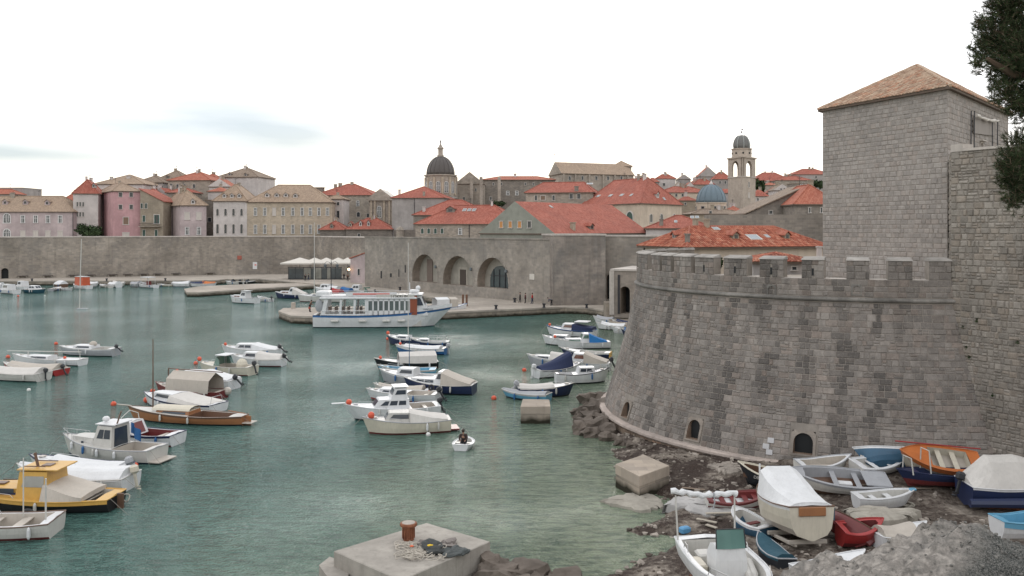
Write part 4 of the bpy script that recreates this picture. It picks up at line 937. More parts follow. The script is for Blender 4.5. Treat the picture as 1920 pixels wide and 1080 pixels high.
    for (fi, pxs, pys, ww, hh, kind) in wins:
        A, B = q[fi], q[(fi + 1) % 4]; d = (B - A).normalized()
        for py in pys:
            for px in pxs:
                s, y = plan_u(A, B, px); m = y / FL; fore = abs(d.x); off = Vector((0, 0))
                if rt == 'gable' and ZP(py, y) > ze and ((axis == 'v') == (fi in (0, 2))): off = Vector((d.y, -d.x)) * (over + .01)
                put_window(root, A + off, d, s, ZP(py, y), max(.35, ww * m / max(.35, fore)), hh * m, kind, base)
    for (px, py, ww, hh, fi, col) in chim:
        if not planes: continue
        p, n, t = roof_pt(px, py + hh, fi); m = t / FL; mb = MB(); h = hh * m; mb.box((p.x, p.y, p.z + h / 2 - .6), (ww * m, ww * m * .8, h + 1.2), math.atan2((q[1] - q[0]).y, (q[1] - q[0]).x)); mb.box((p.x, p.y, p.z + h + .06), (ww * m * 1.3, ww * m * 1.1, .14), math.atan2((q[1] - q[0]).y, (q[1] - q[0]).x)); mb.build('chimney', WM[col], root)
    for (px, py, ww, hh, fi) in sky:
        p, n, t = roof_pt(px, py, fi); m = t / FL; x = Vector((n.y, -n.x, 0)).normalized(); x = x if x.x > 0 else -x; y = n.cross(x); y = y if y.z > 0 else -y
        W, H_ = ww * m / 2, hh * m / 2 / max(.3, abs(y.z)); mb = MB()
        def bx(W, H_, o0, o1): return [p + x * a * W + y * b * H_ + n * o for o in (o0, o1) for a, b in ((-1, -1), (1, -1), (1, 1), (-1, 1))]
        mb.add(bx(W, H_, .02, .14), [(0, 1, 5, 4), (1, 2, 6, 5), (2, 3, 7, 6), (3, 0, 4, 7), (4, 5, 6, 7)]); k_ = mb.build('skylight', M_frame, root); mb = MB(); v = bx(W * .8, H_ * .85, .1, .15); mb.add(v[4:], [(0, 1, 2, 3)])
        mb.build('pane', glass_mat((.16, .19, .21), .08, 'skylight_glass'), k_)
    for (px, py, ww, hh, fi, col) in dorm:
        p, n, t = roof_pt(px, py + hh / 2, fi); m = t / FL; A, B = q[fi], q[(fi + 1) % 4]; d = (B - A).normalized().to_3d(); nn = Vector((-d.y, d.x, 0)); W, H_ = ww * m / 2, hh * m
        dep = 1.2 + H_ * 1.6; f = [(-W, -.3), (W, -.3), (W, H_ * .6), (0, H_), (-W, H_ * .6)]; p = p - nn * .25
        F0 = [p + d * a + Vector((0, 0, b)) for a, b in f]; F1 = [v + nn * dep for v in F0]
        mb = MB(); mb.add(F0 + F1, [(0, 1, 2, 3, 4), (1, 6, 7, 2), (5, 0, 4, 9)], 0); ro = [(-W - .2, H_ * .6 - .12), (0, H_ + .06), (W + .2, H_ * .6 - .12)]
        R0 = [p + d * a + Vector((0, 0, b)) - nn * .2 for a, b in ro]; R1 = [v + nn * (dep + .2) for v in R0]; R2 = [v + Vector((0, 0, .12)) for v in R0]; R3 = [v + Vector((0, 0, .12)) for v in R1]
        mb.add(R0 + R1 + R2 + R3, [(6, 7, 10, 9), (7, 8, 11, 10), (0, 1, 7, 6), (1, 2, 8, 7), (3, 4, 1, 0), (4, 5, 2, 1), (0, 6, 9, 3), (2, 5, 11, 8)], 1); dd = mb.build('dormer', [WM[col], rm], root)
        mb = MB(); mb.add([p + d * a * W * .5 + Vector((0, 0, b)) - nn * .03 for a, b in ((-1, H_ * .05), (1, H_ * .05), (1, H_ * .55), (-1, H_ * .55))], [(0, 1, 2, 3)]); mb.build('pane', M_pane, dd)
    for (px, fi) in pipe:
        A, B = q[fi], q[(fi + 1) % 4]; s, y = plan_u(A, B, px); d = (B - A).normalized(); nrm = Vector((d.y, -d.x)); p = A + d * s + nrm * .1; mb = MB(); mb.tube([(p.x, p.y, z0), (p.x, p.y, ze - .1)], .09, 6); mb.build('drain_pipe', M_iron, root)
    return root, q, ze
# left row behind the harbour wall
house('town_house', 'long pale pink two storey house at the far left with three dormers', [(-75, 268), (137, 268)], 397, 368, 'pinkish', 'tan', 13, wins=[(0, [43, 67, 90, 113], [411], 7, 13, 'white'), (0, [43, 67, 90, 113], [438], 8, 10, 'shut'), (0, [13], [409], 12, 17, 'archwhite'), (0, [13], [438], 12, 16, 'archwhite')], dorm=[(10, 378, 9, 9, 0, 'pinkish'), (48, 378, 9, 9, 0, 'pinkish'), (89, 379, 9, 9, 0, 'pinkish')], pipe=[(137, 0)])
house('town_house', 'grey flat topped house with a bit of red roof behind the far left house', [(-60, 300), (43, 300)], 353, 350, 'grey', 'lead', 12, 'flat')
house('town_house', 'low orange roofed house end peeping over the far left house', [(-60, 292), (28, 292)], 364, 355, 'grey', 'orange', 6)
house('town_house', 'orange roofed house just left of the narrow white house', [(108, 284), (150, 284)], 382, 362, 'grey', 'orange', 12, wins=[(0, [127, 133], [386], 2.5, 6, 'dark')])
house('town_house', 'tall white house with red roof and nine small windows left of the pink house', [(137, 270), (184, 272)], 363, 338, 'white', 'red', 14, 'hip', hip=.22, wins=[(0, [145, 150.5, 156], [383, 402, 423], 2.6, 8, 'dark')], dorm=[(176, 347, 5, 7, 0, 'grey')])
house('town_house', 'big white house with broad tan hipped roof above the pink house', [(178, 300), (270, 300)], 345, 328, 'white', 'tan', 16, chim=[(209, 332, 5, 4, 0, 'white'), (241, 330, 6, 4, 0, 'white')])
house('town_house', 'bright pink house with tan roof and eight small windows', [(180, 288), (212, 267), (263, 270)], 358, 344, 'pink', 'tan', 12, 'hip', hip=.3, wins=[(1, [226, 246], [365, 388], 5, 8, 'dark'), (1, [236], [414], 8, 13, 'brown'), (1, [236], [440], 9, 7, 'shut'), (0, [189], [378, 403], 3, 8, 'dark')], pipe=[(183, 0), (195, 0)])
r4, q4, _ = house('town_house', 'beige house with sloping roof, green shutters and a balcony beside the pink house', [(263, 269), (306, 269)], 379, 356, 'beige', 'red', 12, 'shedl', wins=[(0, [266, 274], [386], 4, 9, 'green'), (0, [270], [410], 5, 12, 'gshut'), (0, [294], [411], 9, 16, 'green'), (0, [270, 293], [437], 5, 12, 'gshut')])
# balcony
s0, y0 = plan_u(q4[0], q4[1], 263); s1b, _ = plan_u(q4[0], q4[1], 302); zb = ZP(425, 269); mb = MB(); dq = (q4[1] - q4[0]).normalized(); cx = q4[0] + dq * (s0 + s1b) / 2; mb.box((cx.x, cx.y - .65, zb), (s1b - s0, 1.3, .2)); mb.build('balcony_slab', WM['stone'], r4)
mb = MB(); mb.tube([(cx.x - 3, cx.y - 1.25, zb + 1.05), (cx.x + 3, cx.y - 1.25, zb + 1.05)], .05, 5)
for k in range(22): mb.tube([(cx.x - 3 + k * 6 / 21, cx.y - 1.25, zb + .1), (cx.x - 3 + k * 6 / 21, cx.y - 1.25, zb + 1.05)], .03, 4)
mb.build('balcony_rail', M_iron, r4)
house('town_house', 'small house with a pink front, grey side and tan roof with two dormers', [(303, 284), (338, 268), (387, 269)], 385, 357, 'pinkish', 'tan', 12, 'hip', hip=.32, wins=[(1, [351, 373], [405], 8, 13, 'shut'), (1, [351, 373], [433], 6, 13, 'white')], dorm=[(362, 377, 7, 9, 1, 'white')], pipe=[(324, 0)])
house('town_house', 'dark stone passage house between the small pink front and the white house', [(384, 277), (402, 277)], 376, 370, 'dark', 'brown', 10, 'flat', wins=[(0, [393], [412], 6, 8, 'dark')])
house('town_house', 'white house with eight tall dark windows left of the tan stone palace', [(400, 270), (463, 270)], 377, 346, 'white', 'tan', 15, 'hip', wins=[(0, [408, 423, 438, 453], [398], 4.5, 13, 'archdark'), (0, [408, 423, 438, 453], [429], 4.5, 17, 'archdark')], dorm=[(421, 366, 7, 7, 0, 'white'), (435, 366, 7, 7, 0, 'white'), (449, 366, 7, 7, 0, 'white')])
cols = [479, 496.5, 514, 531, 549, 566.5, 582, 598, 614]
house('stone_palace', 'long tan stone palace with two rows of tall shuttered windows', [(463.3, 270), (623, 272)], 379, 347, 'tan', 'tan', 16, 'hip', wins=[(0, [c for c in cols if c != 514], [397], 5, 14, 'white'), (0, [c for c in cols if c != 514], [430], 5, 16, 'white'), (0, [514], [397], 5.5, 14, 'shut'), (0, [514], [430], 5.5, 16, 'shut')], dorm=[(501, 365, 8, 7, 0, 'white'), (519, 365, 8, 7, 0, 'white'), (536, 365, 8, 7, 0, 'white'), (554, 366, 8, 7, 0, 'white')], cat='palace')
house('town_house', 'narrow white house end right of the tan palace', [(612, 279), (644, 279)], 373, 366, 'white', 'tan', 10, 'hip', wins=[(0, [634], [382], 4, 6, 'dark'), (0, [634], [402], 5, 14, 'dark')])
# second rows left, up the hill
house('town_house', 'low white house with a little red roof above the beige house', [(262, 292), (300, 292)], 366, 354, 'grey', 'red', 10, 'hip')
house('town_house', 'grey gabled house end behind the small pink front', [(284, 296), (318, 296)], 368, 353, 'grey', 'red', 10, 'gable', axis='v')
house('town_house', 'small red roof just above the house with the pink front', [(312, 292), (362, 292)], 361, 352, 'stone', 'red', 8, 'hip')
house('town_house', 'dark brown roofed house left in the upper row', [(256, 315), (306, 315)], 342, 330, 'grey', 'brown', 12, 'hip')
house('town_house', 'dark brown roofed house right in the upper row, beside the orange roof', [(294, 322), (348, 322)], 337, 320, 'dark', 'brown', 12, 'hip', dorm=[(314, 331, 4, 5, 0, 'dark')])
house('town_house', 'stone house with bright orange roof and four dark windows in the upper row', [(315, 306), (394, 304)], 338, 323, 'stone', 'orange', 14, 'hip', wins=[(0, [321, 333, 346, 364], [349], 4.5, 7, 'dark')])
house('town_house', 'small orange roofed house right of the big orange roof, upper row', [(374, 318), (410, 318)], 338, 327, 'grey', 'orange', 10, 'hip')
house('town_house', 'white house with brown hipped roof highest on the left hill', [(407, 325), (483, 322)], 332, 316, 'white', 'brown', 14, 'hip', dorm=[(431, 326, 5, 5, 0, 'grey'), (461, 327, 5, 5, 0, 'grey')])
house('town_house', 'little white gabled house with red slopes below the highest house', [(392, 300), (432, 300)], 350, 336, 'white', 'orange', 8, 'gable', axis='v', wins=[(0, [412], [352], 4, 6, 'dark')])
house('town_house', 'tiny house with a red roof tucked against the white house gable', [(390, 288), (426, 288)], 359, 351, 'white', 'orange', 7, 'hip')
# centre
house('town_house', 'stone house with a big red hipped roof and three chimneys behind the palace end', [(590, 302), (700, 300)], 366, 345, 'stone', 'red', 18, 'hip', wins=[(0, [671], [381], 5, 10, 'archwhite'), (0, [652], [382], 3, 9, 'shut'), (0, [672], [402], 6, 9, 'archdark'), (0, [690], [404], 4, 7, 'dark')], chim=[(629, 346, 5, 5, 0, 'stone'), (638, 344, 6, 5, 0, 'stone'), (660, 342, 5, 4, 0, 'stone'), (600, 352, 14, 6, 0, 'dark')])
rc, qc, _ = house('chapel', 'small baroque chapel with a triangular pediment between two red roofs', [(692, 284), (735, 284)], 373, 356, 'church', 'lead', 16, 'gable', axis='v', over=.7, wins=[(0, [711], [397], 7, 20, 'archwhite')], cat='chapel')
for px in (696, 703, 720, 730): c = P(px, 412, 283.7); mb = MB(); mb.box(tuple(c), (.55, .3, 12.5)); mb.box((c.x, c.y, c.z + 6.4), (.8, .45, .4)); mb.build('pilaster', WM['tan'], rc)
mb = MB(); c = P(713.5, 374.5, 283.6); mb.box(tuple(c), (8.4, .9, .5)); mb.build('cornice', WM['church'], rc)
house('town_house', 'plain grey walled house with red hipped roof below the cathedral dome', [(735, 264), (832, 262)], 371, 350, 'grey', 'red', 16, 'hip', chim=[(749, 356, 4, 6, 0, 'white'), (795, 360, 4, 7, 0, 'stone')], pipe=[(777, 0)])
house('low_house', 'low stone house with a short red roof at the end of the palace', [(600, 265), (648, 265)], 431, 414, 'dark', 'red', 9, 'hip', dorm=[(622, 423, 6, 8, 0, 'stone')])
house('low_house', 'low stone house with a red roof and two pale dormers', [(648.5, 263), (735, 263)], 430, 409, 'dark', 'red', 11, 'hip', wins=[(0, [673], [441], 5, 7, 'archdark')], dorm=[(657, 420, 5, 8, 0, 'stone'), (676, 418, 5, 10, 0, 'white'), (691, 418, 5, 10, 0, 'white')])
tw = thing('watch_turret', 'tiny domed stone turret on the wall top left of the green windows', 'turret', tuple(P(750, 446, 240)))
mb = MB(); mb.lathe([(1.0, 0), (1.0, 2.0), (1.15, 2.05), (1.0, 2.4), (.6, 2.9), (.05, 3.1)], P(750, 446, 240), 12); mb.build('body', WM['stone'], tw)
tag(MB.build((lambda m: (m.box(tuple(P(764, 442, 243)), (7, 2, 3.2)), m)[1])(MB()), 'low_wall', WM['dark']), 'short dark parapet wall beside the tiny domed turret', 'wall')
house('town_house', 'long house with a red roof behind the four green windows', [(775, 244), (905, 240)], 403, 375, 'dark', 'red', 16, 'hip', chim=[(795, 388, 5, 8, 0, 'white')])
house('town_house', 'low stone house with red roof, four green windows and a row of skylights', [(779, 224), (965, 216)], 420, 385, 'stone', 'red', 15, 'hip', wins=[(0, [792, 804, 816.5, 829], [433], 5, 10, 'archgreen'), (0, [863], [434], 6, 11, 'white')], sky=[(871, 394, 7, 5, 0), (880, 394, 7, 5, 0), (889, 394, 7, 5, 0)], dorm=[(845, 392, 16, 10, 0, 'dark')], pipe=[(880, 0)], hip=.3)
house('arsenal_hall', 'large hall with a plain grey green gable and a long red roof', [(900, 175), (1040, 160), (1216, 185)], 438, 381, 'greygreen', 'red', rt='gable', axis='v', over=.25, wins=[(0, [942, 959, 976.5], [421], 6, 12, 'orange'), (0, [995], [421], 6, 12, 'dark')], chim=[(1074, 418, 8, 12, 1, 'beige')], sky=[(1033, 388, 6, 4, 1)], dorm=[(1108, 424, 12, 9, 1, 'dark')], cat='hall')  # three gable windows are filled with flat orange panels
house('town_house', 'stone house with a red roof and five small windows behind the hall', [(986, 240), (1112, 236)], 361, 342, 'stone', 'red', 15, 'hip', wins=[(0, [1005, 1038], [371], 4, 9, 'dark'), (0, [1018], [371], 8, 8, 'brown'), (0, [1071, 1085.5], [368], 6, 9, 'dark')], chim=[(1081, 350, 7, 8, 0, 'dark')], sky=[(1106, 345, 12, 3, 0)], hip=.2)
house('town_house', 'big red hipped roof over a cream wall and a grey wall, with four skylights', [(1090, 236), (1200, 212), (1278, 228)], 381, 336, 'cream', 'red', rt='hip', axis='u', hip=.22, wins=[(1, [1220.5, 1240, 1264], [409], 6, 15, 'archdark'), (0, [1181], [406], 9, 18, 'archgreen')], sky=[(1122, 368, 10, 4, 0), (1145, 367, 10, 4, 0), (1166, 366, 10, 4, 0), (1184, 366, 7, 4, 0), (1245, 373, 7, 5, 1)], dorm=[(1232, 364, 9, 10, 1, 'white')])
# grey plaster side of that house
# cathedral: drum, dome, lantern
cc = PXY(826, 285); zc = lambda py: ZP(py, 285); cath = thing('cathedral_dome', 'dark ribbed cathedral dome on a pale windowed drum with a slim lantern', 'church dome', (cc.x, cc.y, 1))
M_ddome = paint((.085, .075, .07), .55, 'dark_lead_dome', .4); M_bdome = paint((.13, .18, .215), .55, 'blue_grey_dome', .3)
mb = MB(); mb.lathe([(4.9, 1), (4.9, zc(331)), (5.3, zc(330.5)), (5.3, zc(328.5)), (4.7, zc(328))], (cc.x, cc.y, 0), 24); mb.build('drum', WM['church'], cath)
def dome(root, c, r, z0, z1, mat, ribs=16, name='dome'):
    mb = MB(); H_ = z1 - z0; pr = [(r * math.cos(a), z0 + H_ * math.sin(a)) for a in np.linspace(0, math.pi / 2 * .97, 12)]; mb.lathe(pr, (c.x, c.y, 0), 32); mb.build(name, mat, root, smooth=True)
    for k in range(ribs): a = k * 2 * math.pi / ribs; mb = MB(); mb.tube([(c.x + (q + .03) * math.cos(a), c.y + (q + .03) * math.sin(a), z) for q, z in pr], .07 * r / 4 + .02, 4); mb.build('rib', mat, root)
dome(cath, cc, 4.45, zc(328), zc(293), M_ddome)
for k in range(12):
    a = k * math.pi / 6 + .2; mb = MB(); mb.box((cc.x + 4.95 * math.cos(a), cc.y + 4.95 * math.sin(a), zc(350)), (.4, .7, 5.6), a); mb.build('pilaster', WM['tan'], cath)
    b = a + math.pi / 12; d = Vector((-math.sin(b), math.cos(b))); w0 = Vector((cc.x + 4.93 * math.cos(b), cc.y + 4.93 * math.sin(b))); put_window(cath, w0, d, 0, zc(352), 1.1, 3.4, 'archwhite', Vector((cc.x, cc.y, 1)))
mb = MB(); mb.lathe([(1.0, zc(294)), (1.05, zc(291)), (.75, zc(290)), (.75, zc(280)), (1.05, zc(279)), (1.0, zc(277.5)), (.6, zc(275)), (.25, zc(271)), (.15, zc(268))], (cc.x, cc.y, 0), 12); mb.build('lantern', WM['church'], cath)
mb = MB(); mb.tube([(cc.x, cc.y, zc(269)), (cc.x, cc.y, zc(261))], .05, 5); mb.sphere((cc.x, cc.y, zc(266)), .3, 8, 5); mb.box((cc.x, cc.y, zc(263)), (.6, .08, .08)); mb.build('finial_cross', M_iron, cath)
house('cathedral_nave', 'grey weathered cathedral front with buttresses right of the dark dome', [(853, 290), (908, 290)], 345, 325, 'church', 'brown', 16, 'gable', axis='v', over=.15, wins=[(0, [892], [356], 3, 6, 'dark'), (0, [870], [372], 4, 5, 'dark'), (0, [920], [372], 4, 6, 'dark')], cat='church', chim=[])
house('cathedral_nave', 'low stone cathedral body reaching left behind the red roofed house', [(800, 280), (855, 280)], 372, 365, 'church', 'lead', 14, 'hip', cat='church')
for px in (855, 884, 902, 936): tag((lambda m: (m.bevbox(tuple(P(px, 372, 288)), (1.0, 1.0, 14), .15), m)[1])(MB()).build('buttress', WM['church']), {855: 'stone buttress next to the cathedral drum', 884: 'stone buttress left of the cathedral front window', 902: 'tall stone buttress right on the cathedral front', 936: 'short stone buttress against the long grey building'}[px], 'buttress')
house('long_building', 'long grey stone building with a thin red roof between cathedral and hill church', [(905, 300), (1040, 300)], 337, 331, 'dark', 'orange', 12, 'hip', wins=[(0, [952, 969], [362], 5, 7, 'white'), (0, [925, 940, 985, 1000, 1015], [345], 3, 4, 'dark')])
rj, qj, zj = house('hill_church', 'stone church with a long tan roof and an iron cross, highest in the centre', [(1030, 350), (1054, 334), (1188, 346)], 325, 306, 'church', 'tan', rt='gable', axis='v', wins=[(1, [1068, 1092, 1118, 1140, 1165], [334], 4, 7, 'dark')], cat='church')
c = P(1040, 300, 340); mb = MB(); mb.tube([c, c + Vector((0, 0, 2.8))], .08, 5); mb.box((c.x, c.y, c.z + 2.1), (.9, .1, .1)); mb.build('cross', M_iron, rj)
for px in (1056, 1078, 1104, 1130, 1152, 1176): s, y = plan_u(qj[1], qj[2], px); d = (qj[2] - qj[1]).normalized(); p = qj[1] + d * s + Vector((d.y, -d.x)) * .3; mb = MB(); mb.box((p.x, p.y, zj - 4), (.6, .6, 7.6), math.atan2(d.y, d.x)); mb.build('buttress', WM['church'], rj)
house('crossing_roof', 'small tan pyramid roof rising behind the long church roof', [(1150, 352), (1184, 352)], 312, 302, 'church', 'tan', 8, 'pyr', cat='roof')
# bell tower
b0, b1, b2 = (1365, 276), (1392.5, 268), (1416.5, 275); q = [PXY(*b0), PXY(*b1), PXY(*b2)]; q.append(q[0] + q[2] - q[1]); c = sum(q, Vector((0, 0))) / 4; zt = lambda py: ZP(py, 270)
bt = thing('bell_tower', 'slim pale stone bell tower with open arches and a small dark dome', 'bell tower', (c.x, c.y, 1)); M_bt = wallmat('bell_tower_stone', (.42, .365, .315), .3, .8, .4, .12)
mb = MB(); mb.prism([(p.x, p.y) for p in q], 1, zt(332)); mb.build('shaft', M_bt, bt)
mb = MB(); mb.prism([(p.x, p.y) for p in poly_off(q, .2)], zt(332) + .003, zt(330.5)); mb.build('string_course', M_cap, bt)
for i in range(4):
    A, B = q[i], q[(i + 1) % 4]; d = (B - A).normalized(); n = Vector((d.y, -d.x)); L = (B - A).length; z0, z1 = zt(330.5) + .003, zt(296); ol = arch_outline(L * .46, (z1 - z0) * .86, 8); mb = MB()
    def Q(u, z, o): return Vector((A.x + d.x * u + n.x * o, A.y + d.y * u + n.y * o, z))
    for o in (0, -.55):
        mb.quad(Q(0, z0, o), Q(L * .27, z0, o), Q(L * .27, z1, o), Q(0, z1, o)); mb.quad(Q(L * .73, z0, o), Q(L, z0, o), Q(L, z1, o), Q(L * .73, z1, o))
        for k in range(1, len(ol) - 2): a, b = ol[k], ol[k + 1]; mb.quad(Q(L / 2 + a[0], z0 + a[1], o), Q(L / 2 + b[0], z0 + b[1], o), Q(L / 2 + b[0], z1, o), Q(L / 2 + a[0], z1, o))
    mb.loft([[Q(L / 2 + a, z0 + b, 0) for a, b in ol], [Q(L / 2 + a, z0 + b, -.55) for a, b in ol]], False); mb.build('belfry_wall', M_bt, bt)
mb = MB(); mb.prism([(p.x, p.y) for p in poly_off(q, .35)], zt(296) + .003, zt(293.5)); mb.build('cornice', M_bt, bt)
mb = MB(); mb.lathe([(.05, zt(306)), (.2, zt(307)), (.45, zt(314)), (.62, zt(319)), (.5, zt(319)), (.05, zt(312))], (c.x, c.y, 0), 12); mb.tube([(c.x, c.y, zt(306)), (c.x, c.y, zt(297))], .05, 5); mb.build('bell', paint((.06, .05, .04), .5, 'bronze', metal=.6), bt)
mb = MB(); mb.lathe([(3.05, zt(293.5) + .003), (3.05, zt(278)), (3.3, zt(277.5)), (3.3, zt(276)), (2.6, zt(275.5))], (c.x, c.y, 0), 8, rz=.3); mb.build('octagon', M_bt, bt)
for k in range(8): a = k * math.pi / 4 + .3 + math.pi / 8; mb = MB(); mb.sphere((c.x + 2.84 * math.cos(a), c.y + 2.84 * math.sin(a), zt(285)), .3, 8, 5); mb.build('round_window', M_dark, bt)
M_td = paint((.14, .14, .135), .5, 'patched_lead_dome', .5)
mb = MB(); mb.lathe([(2.45, zt(275.5)), (2.55, zt(270)), (2.5, zt(266)), (2.25, zt(260)), (1.7, zt(254)), (1.0, zt(250.8)), (.1, zt(249.6))], (c.x, c.y, 0), 16); mb.build('dome', M_td, bt, smooth=True)
for k in range(8): a = k * math.pi / 4; mb = MB(); mb.tube([(c.x + r * math.cos(a), c.y + r * math.sin(a), zt(p)) for r, p in ((2.5, 275), (2.62, 270), (2.56, 266), (2.3, 260), (1.75, 254), (1.0, 250.5))], .12, 4); mb.build('rib', paint((.30, .32, .31), .6, 'pale_lead_rib'), bt)
mb = MB(); mb.tube([(c.x, c.y, zt(250)), (c.x, c.y, zt(237))], .05, 5); mb.sphere((c.x, c.y, zt(244)), .28, 8, 5); mb.box((c.x + .2, c.y, zt(239)), (.6, .06, .3)); mb.build('finial', M_iron, bt)
s, y = plan_u(q[1], q[2], 1404); put_window(bt, q[1], (q[2] - q[1]).normalized(), s, zt(346), .7, 1.6, 'dark', Vector((c.x, c.y, 1))); put_window(bt, q[1], (q[2] - q[1]).normalized(), s, zt(366), .8, 1.6, 'shut', Vector((c.x, c.y, 1)))
# blue dome church
cb = PXY(1333.5, 255); zb_ = lambda py: ZP(py, 255); bd = thing('blue_dome', 'blue grey ribbed dome on a cream drum left of the bell tower', 'church dome', (cb.x, cb.y, 1))
dome(bd, cb, 4.25, zb_(380), zb_(346), M_bdome, 14); mb = MB(); mb.lathe([(4.3, 1), (4.3, zb_(381.5)), (4.5, zb_(381)), (4.4, zb_(380))], (cb.x, cb.y, 0), 24); mb.build('drum', WM['cream'], bd)
mb = MB(); mb.lathe([(.5, zb_(347)), (.55, zb_(344)), (.3, zb_(342)), (.12, zb_(339)), (.03, zb_(336))], (cb.x, cb.y, 0), 10); mb.build('finial', WM['white'], bd)
for k in range(8): a = k * math.pi / 4 - math.pi / 2; d = Vector((-math.sin(a), math.cos(a))); put_window(bd, Vector((cb.x + 4.32 * math.cos(a), cb.y + 4.32 * math.sin(a))), d, 0, zb_(391), 1.0, 1.1, 'dark', Vector((cb.x, cb.y, 1)))
house('low_house', 'brown weathered low building below the blue dome', [(1298, 236), (1402, 238)], 401, 392, 'beige', 'brown', 10, 'hip', wins=[(0, [1332], [398], 5, 5, 'dark')])
house('low_house', 'small orange brown annex at the foot of the bell tower', [(1362, 246), (1396, 246)], 398, 386, 'beige', 'orange', 6, 'hip')
# right: custom house and what stands behind it
house('customs_house', 'cream house with a wide ribbed red tile roof just behind the battlements', [(1205, 108), (1290, 99), (1546, 105)], 464, 425, 'cream', 'orange', rt='hip', axis='v', hip=.2, over=.5, tiles=True, dorm=[(1378, 441, 13, 12, 1, 'beige'), (1474, 441, 11, 12, 1, 'beige'), (1266, 440, 8, 10, 0, 'grey')], sky=[(1438, 444, 8, 5, 1), (1342, 430, 14, 5, 1), (1413, 446, 26, 9, 1)], chim=[(1289, 440, 8, 14, 0, 'dark'), (1325, 412, 9, 14, 1, 'beige'), (1304, 411, 9, 9, 1, 'beige')], pipe=[(1209, 0)], cat='house', wins=[(0, [1222], [483], 3, 14, 'dark')])
house('annex', 'low annex with a small ribbed orange roof showing between two merlons', [(1412, 84), (1532, 84)], 491, 473, 'white', 'orange', 6, 'hip', tiles=True, wins=[(0, [1489], [503], 8, 6, 'dark')], chim=[(1536, 464, 8, 6, 0, 'white')], cat='annex')
mb = MB(); a, b = PXY(1331, 136), PXY(1575, 134); mb.prism([(a.x, a.y), (b.x, b.y), (b.x, b.y + 4), (a.x, a.y + 4)], 1, ZP(402.5, 136)); wl_ = mb.build('inner_wall', WM['dark']); tag(wl_, 'long plain grey wall behind the ribbed red roof', 'wall')
house('stone_gable', 'dark rubble gable wall rising to the right behind the long grey wall', [(1400, 165), (1512, 165)], 402, 351, 'dark', 'brown', 12, 'shedr', wins=[(0, [1445], [398], 6, 6, 'dark')], cat='gable')
house('town_house', 'house with a bright orange roof next to the square tower', [(1490, 158), (1570, 158)], 383, 348, 'dark', 'orange', 14, 'hip', wins=[(0, [1518, 1540], [394], 2, 9, 'dark')])
house('town_house', 'low red roof with a white wall between hall roof and ribbed roof', [(1211, 174), (1338, 172)], 428, 404, 'white', 'red', 12, 'hip', chim=[(1240, 412, 7, 10, 0, 'dark')], sky=[(1298, 408, 7, 5, 0), (1307, 408, 7, 5, 0), (1267, 416, 6, 4, 0)])
# far hill houses
far = [
 ('brown far house left of the white block, beside the hill church', (1192, 1217), 335, 329, 'stone', 'brown', 345, 'gable', []),
 ('red roof left of the square white far house', (1215, 1236), 341, 333, 'grey', 'red', 390, 'hip', []),
 ('square white far house with a red cap roof', (1231, 1267), 335, 327, 'white', 'red', 395, 'hip', [(0, [1245], [346], 4, 5, 'dark')]),
 ('grey far gable right of the square white house', (1272, 1295), 336, 328, 'grey', 'brown', 405, 'gable', []),
 ('small white twin gable, left one', (1267, 1281), 350, 342, 'white', 'brown', 350, 'gable', [(0, [1272], [350], 2, 3, 'dark')]),
 ('small white twin gable, right one', (1287, 1301), 350, 342, 'white', 'red', 348, 'gable', [(0, [1293], [350], 2, 3, 'dark')]),
 ('pale far house with tall gable left of the bell tower', (1309, 1347), 331, 314, 'grey', 'red', 400, 'gable', [(0, [1318], [336], 2, 4, 'dark')]),
 ('far house with red roof and dormer touching the bell tower on its left', (1338, 1372), 336, 323, 'grey', 'red', 370, 'hip', [(0, [1350, 1360], [342], 3, 5, 'dark')]),
 ('long cream house with red roof left of the blue dome', (1236, 1330), 361, 350, 'cream', 'red', 300, 'hip', [(0, [1246, 1256, 1268, 1280], [366], 4, 5, 'dark')]),
 ('low red roof between the cream house and the blue dome', (1272, 1308), 376, 367, 'beige', 'red', 285, 'hip', [(0, [1285], [382], 3, 4, 'dark')]),
 ('long far house with a red roof right of the bell tower', (1412, 1486), 339, 324, 'stone', 'red', 380, 'hip', [(0, [1425, 1440, 1455, 1470], [343], 2, 4, 'dark')]),
 ('long low red roof reaching towards the square tower', (1455, 1522), 338, 330, 'stone', 'red', 372, 'hip', [(0, [1492, 1506], [344], 2, 4, 'dark')]),
 ('highest far red roof at the edge of the square tower', (1488, 1560), 327, 317, 'grey', 'red', 378, 'hip', [(0, [1530], [332], 3, 4, 'dark')]),
 ('low house with red roof directly right of the bell tower shaft', (1412, 1442), 368, 355, 'white', 'red', 300, 'hip', [(0, [1421], [374], 3, 5, 'dark')]),
 ('flat orange roof strip above the rubble gable', (1432, 1462), 347, 342, 'stone', 'orange', 340, 'hip', []),
 ('small red roof behind the white rounded gable', (1440, 1470), 362, 350, 'stone', 'red', 320, 'hip', []),
 ('little white gable house above the rubble gable', (1450, 1483), 357, 346, 'white', 'brown', 310, 'gable', [(0, [1464, 1470], [355], 2, 4, 'dark')]),
 ('brown block with two white arched windows near the square tower', (1486, 1526), 345, 342, 'dark', 'brown', 300, 'flat', [(0, [1503, 1511], [349], 4, 8, 'archwhite')]),
 ('red roof hill house behind the blue dome', (1300, 1340), 346, 336, 'stone', 'red', 360, 'hip', []),
 ('low red roof between dome and bell tower', (1355, 1372), 362, 354, 'grey', 'red', 330, 'hip', []),
 ('small stone house between the big hipped roof and the white far house', (1196, 1232), 346, 338, 'grey', 'red', 330, 'hip', [(0, [1208], [350], 3, 4, 'dark')]),
 ('small stone house peeping right of the white far house', (1296, 1318), 344, 336, 'stone', 'red', 380, 'gable', []),
]
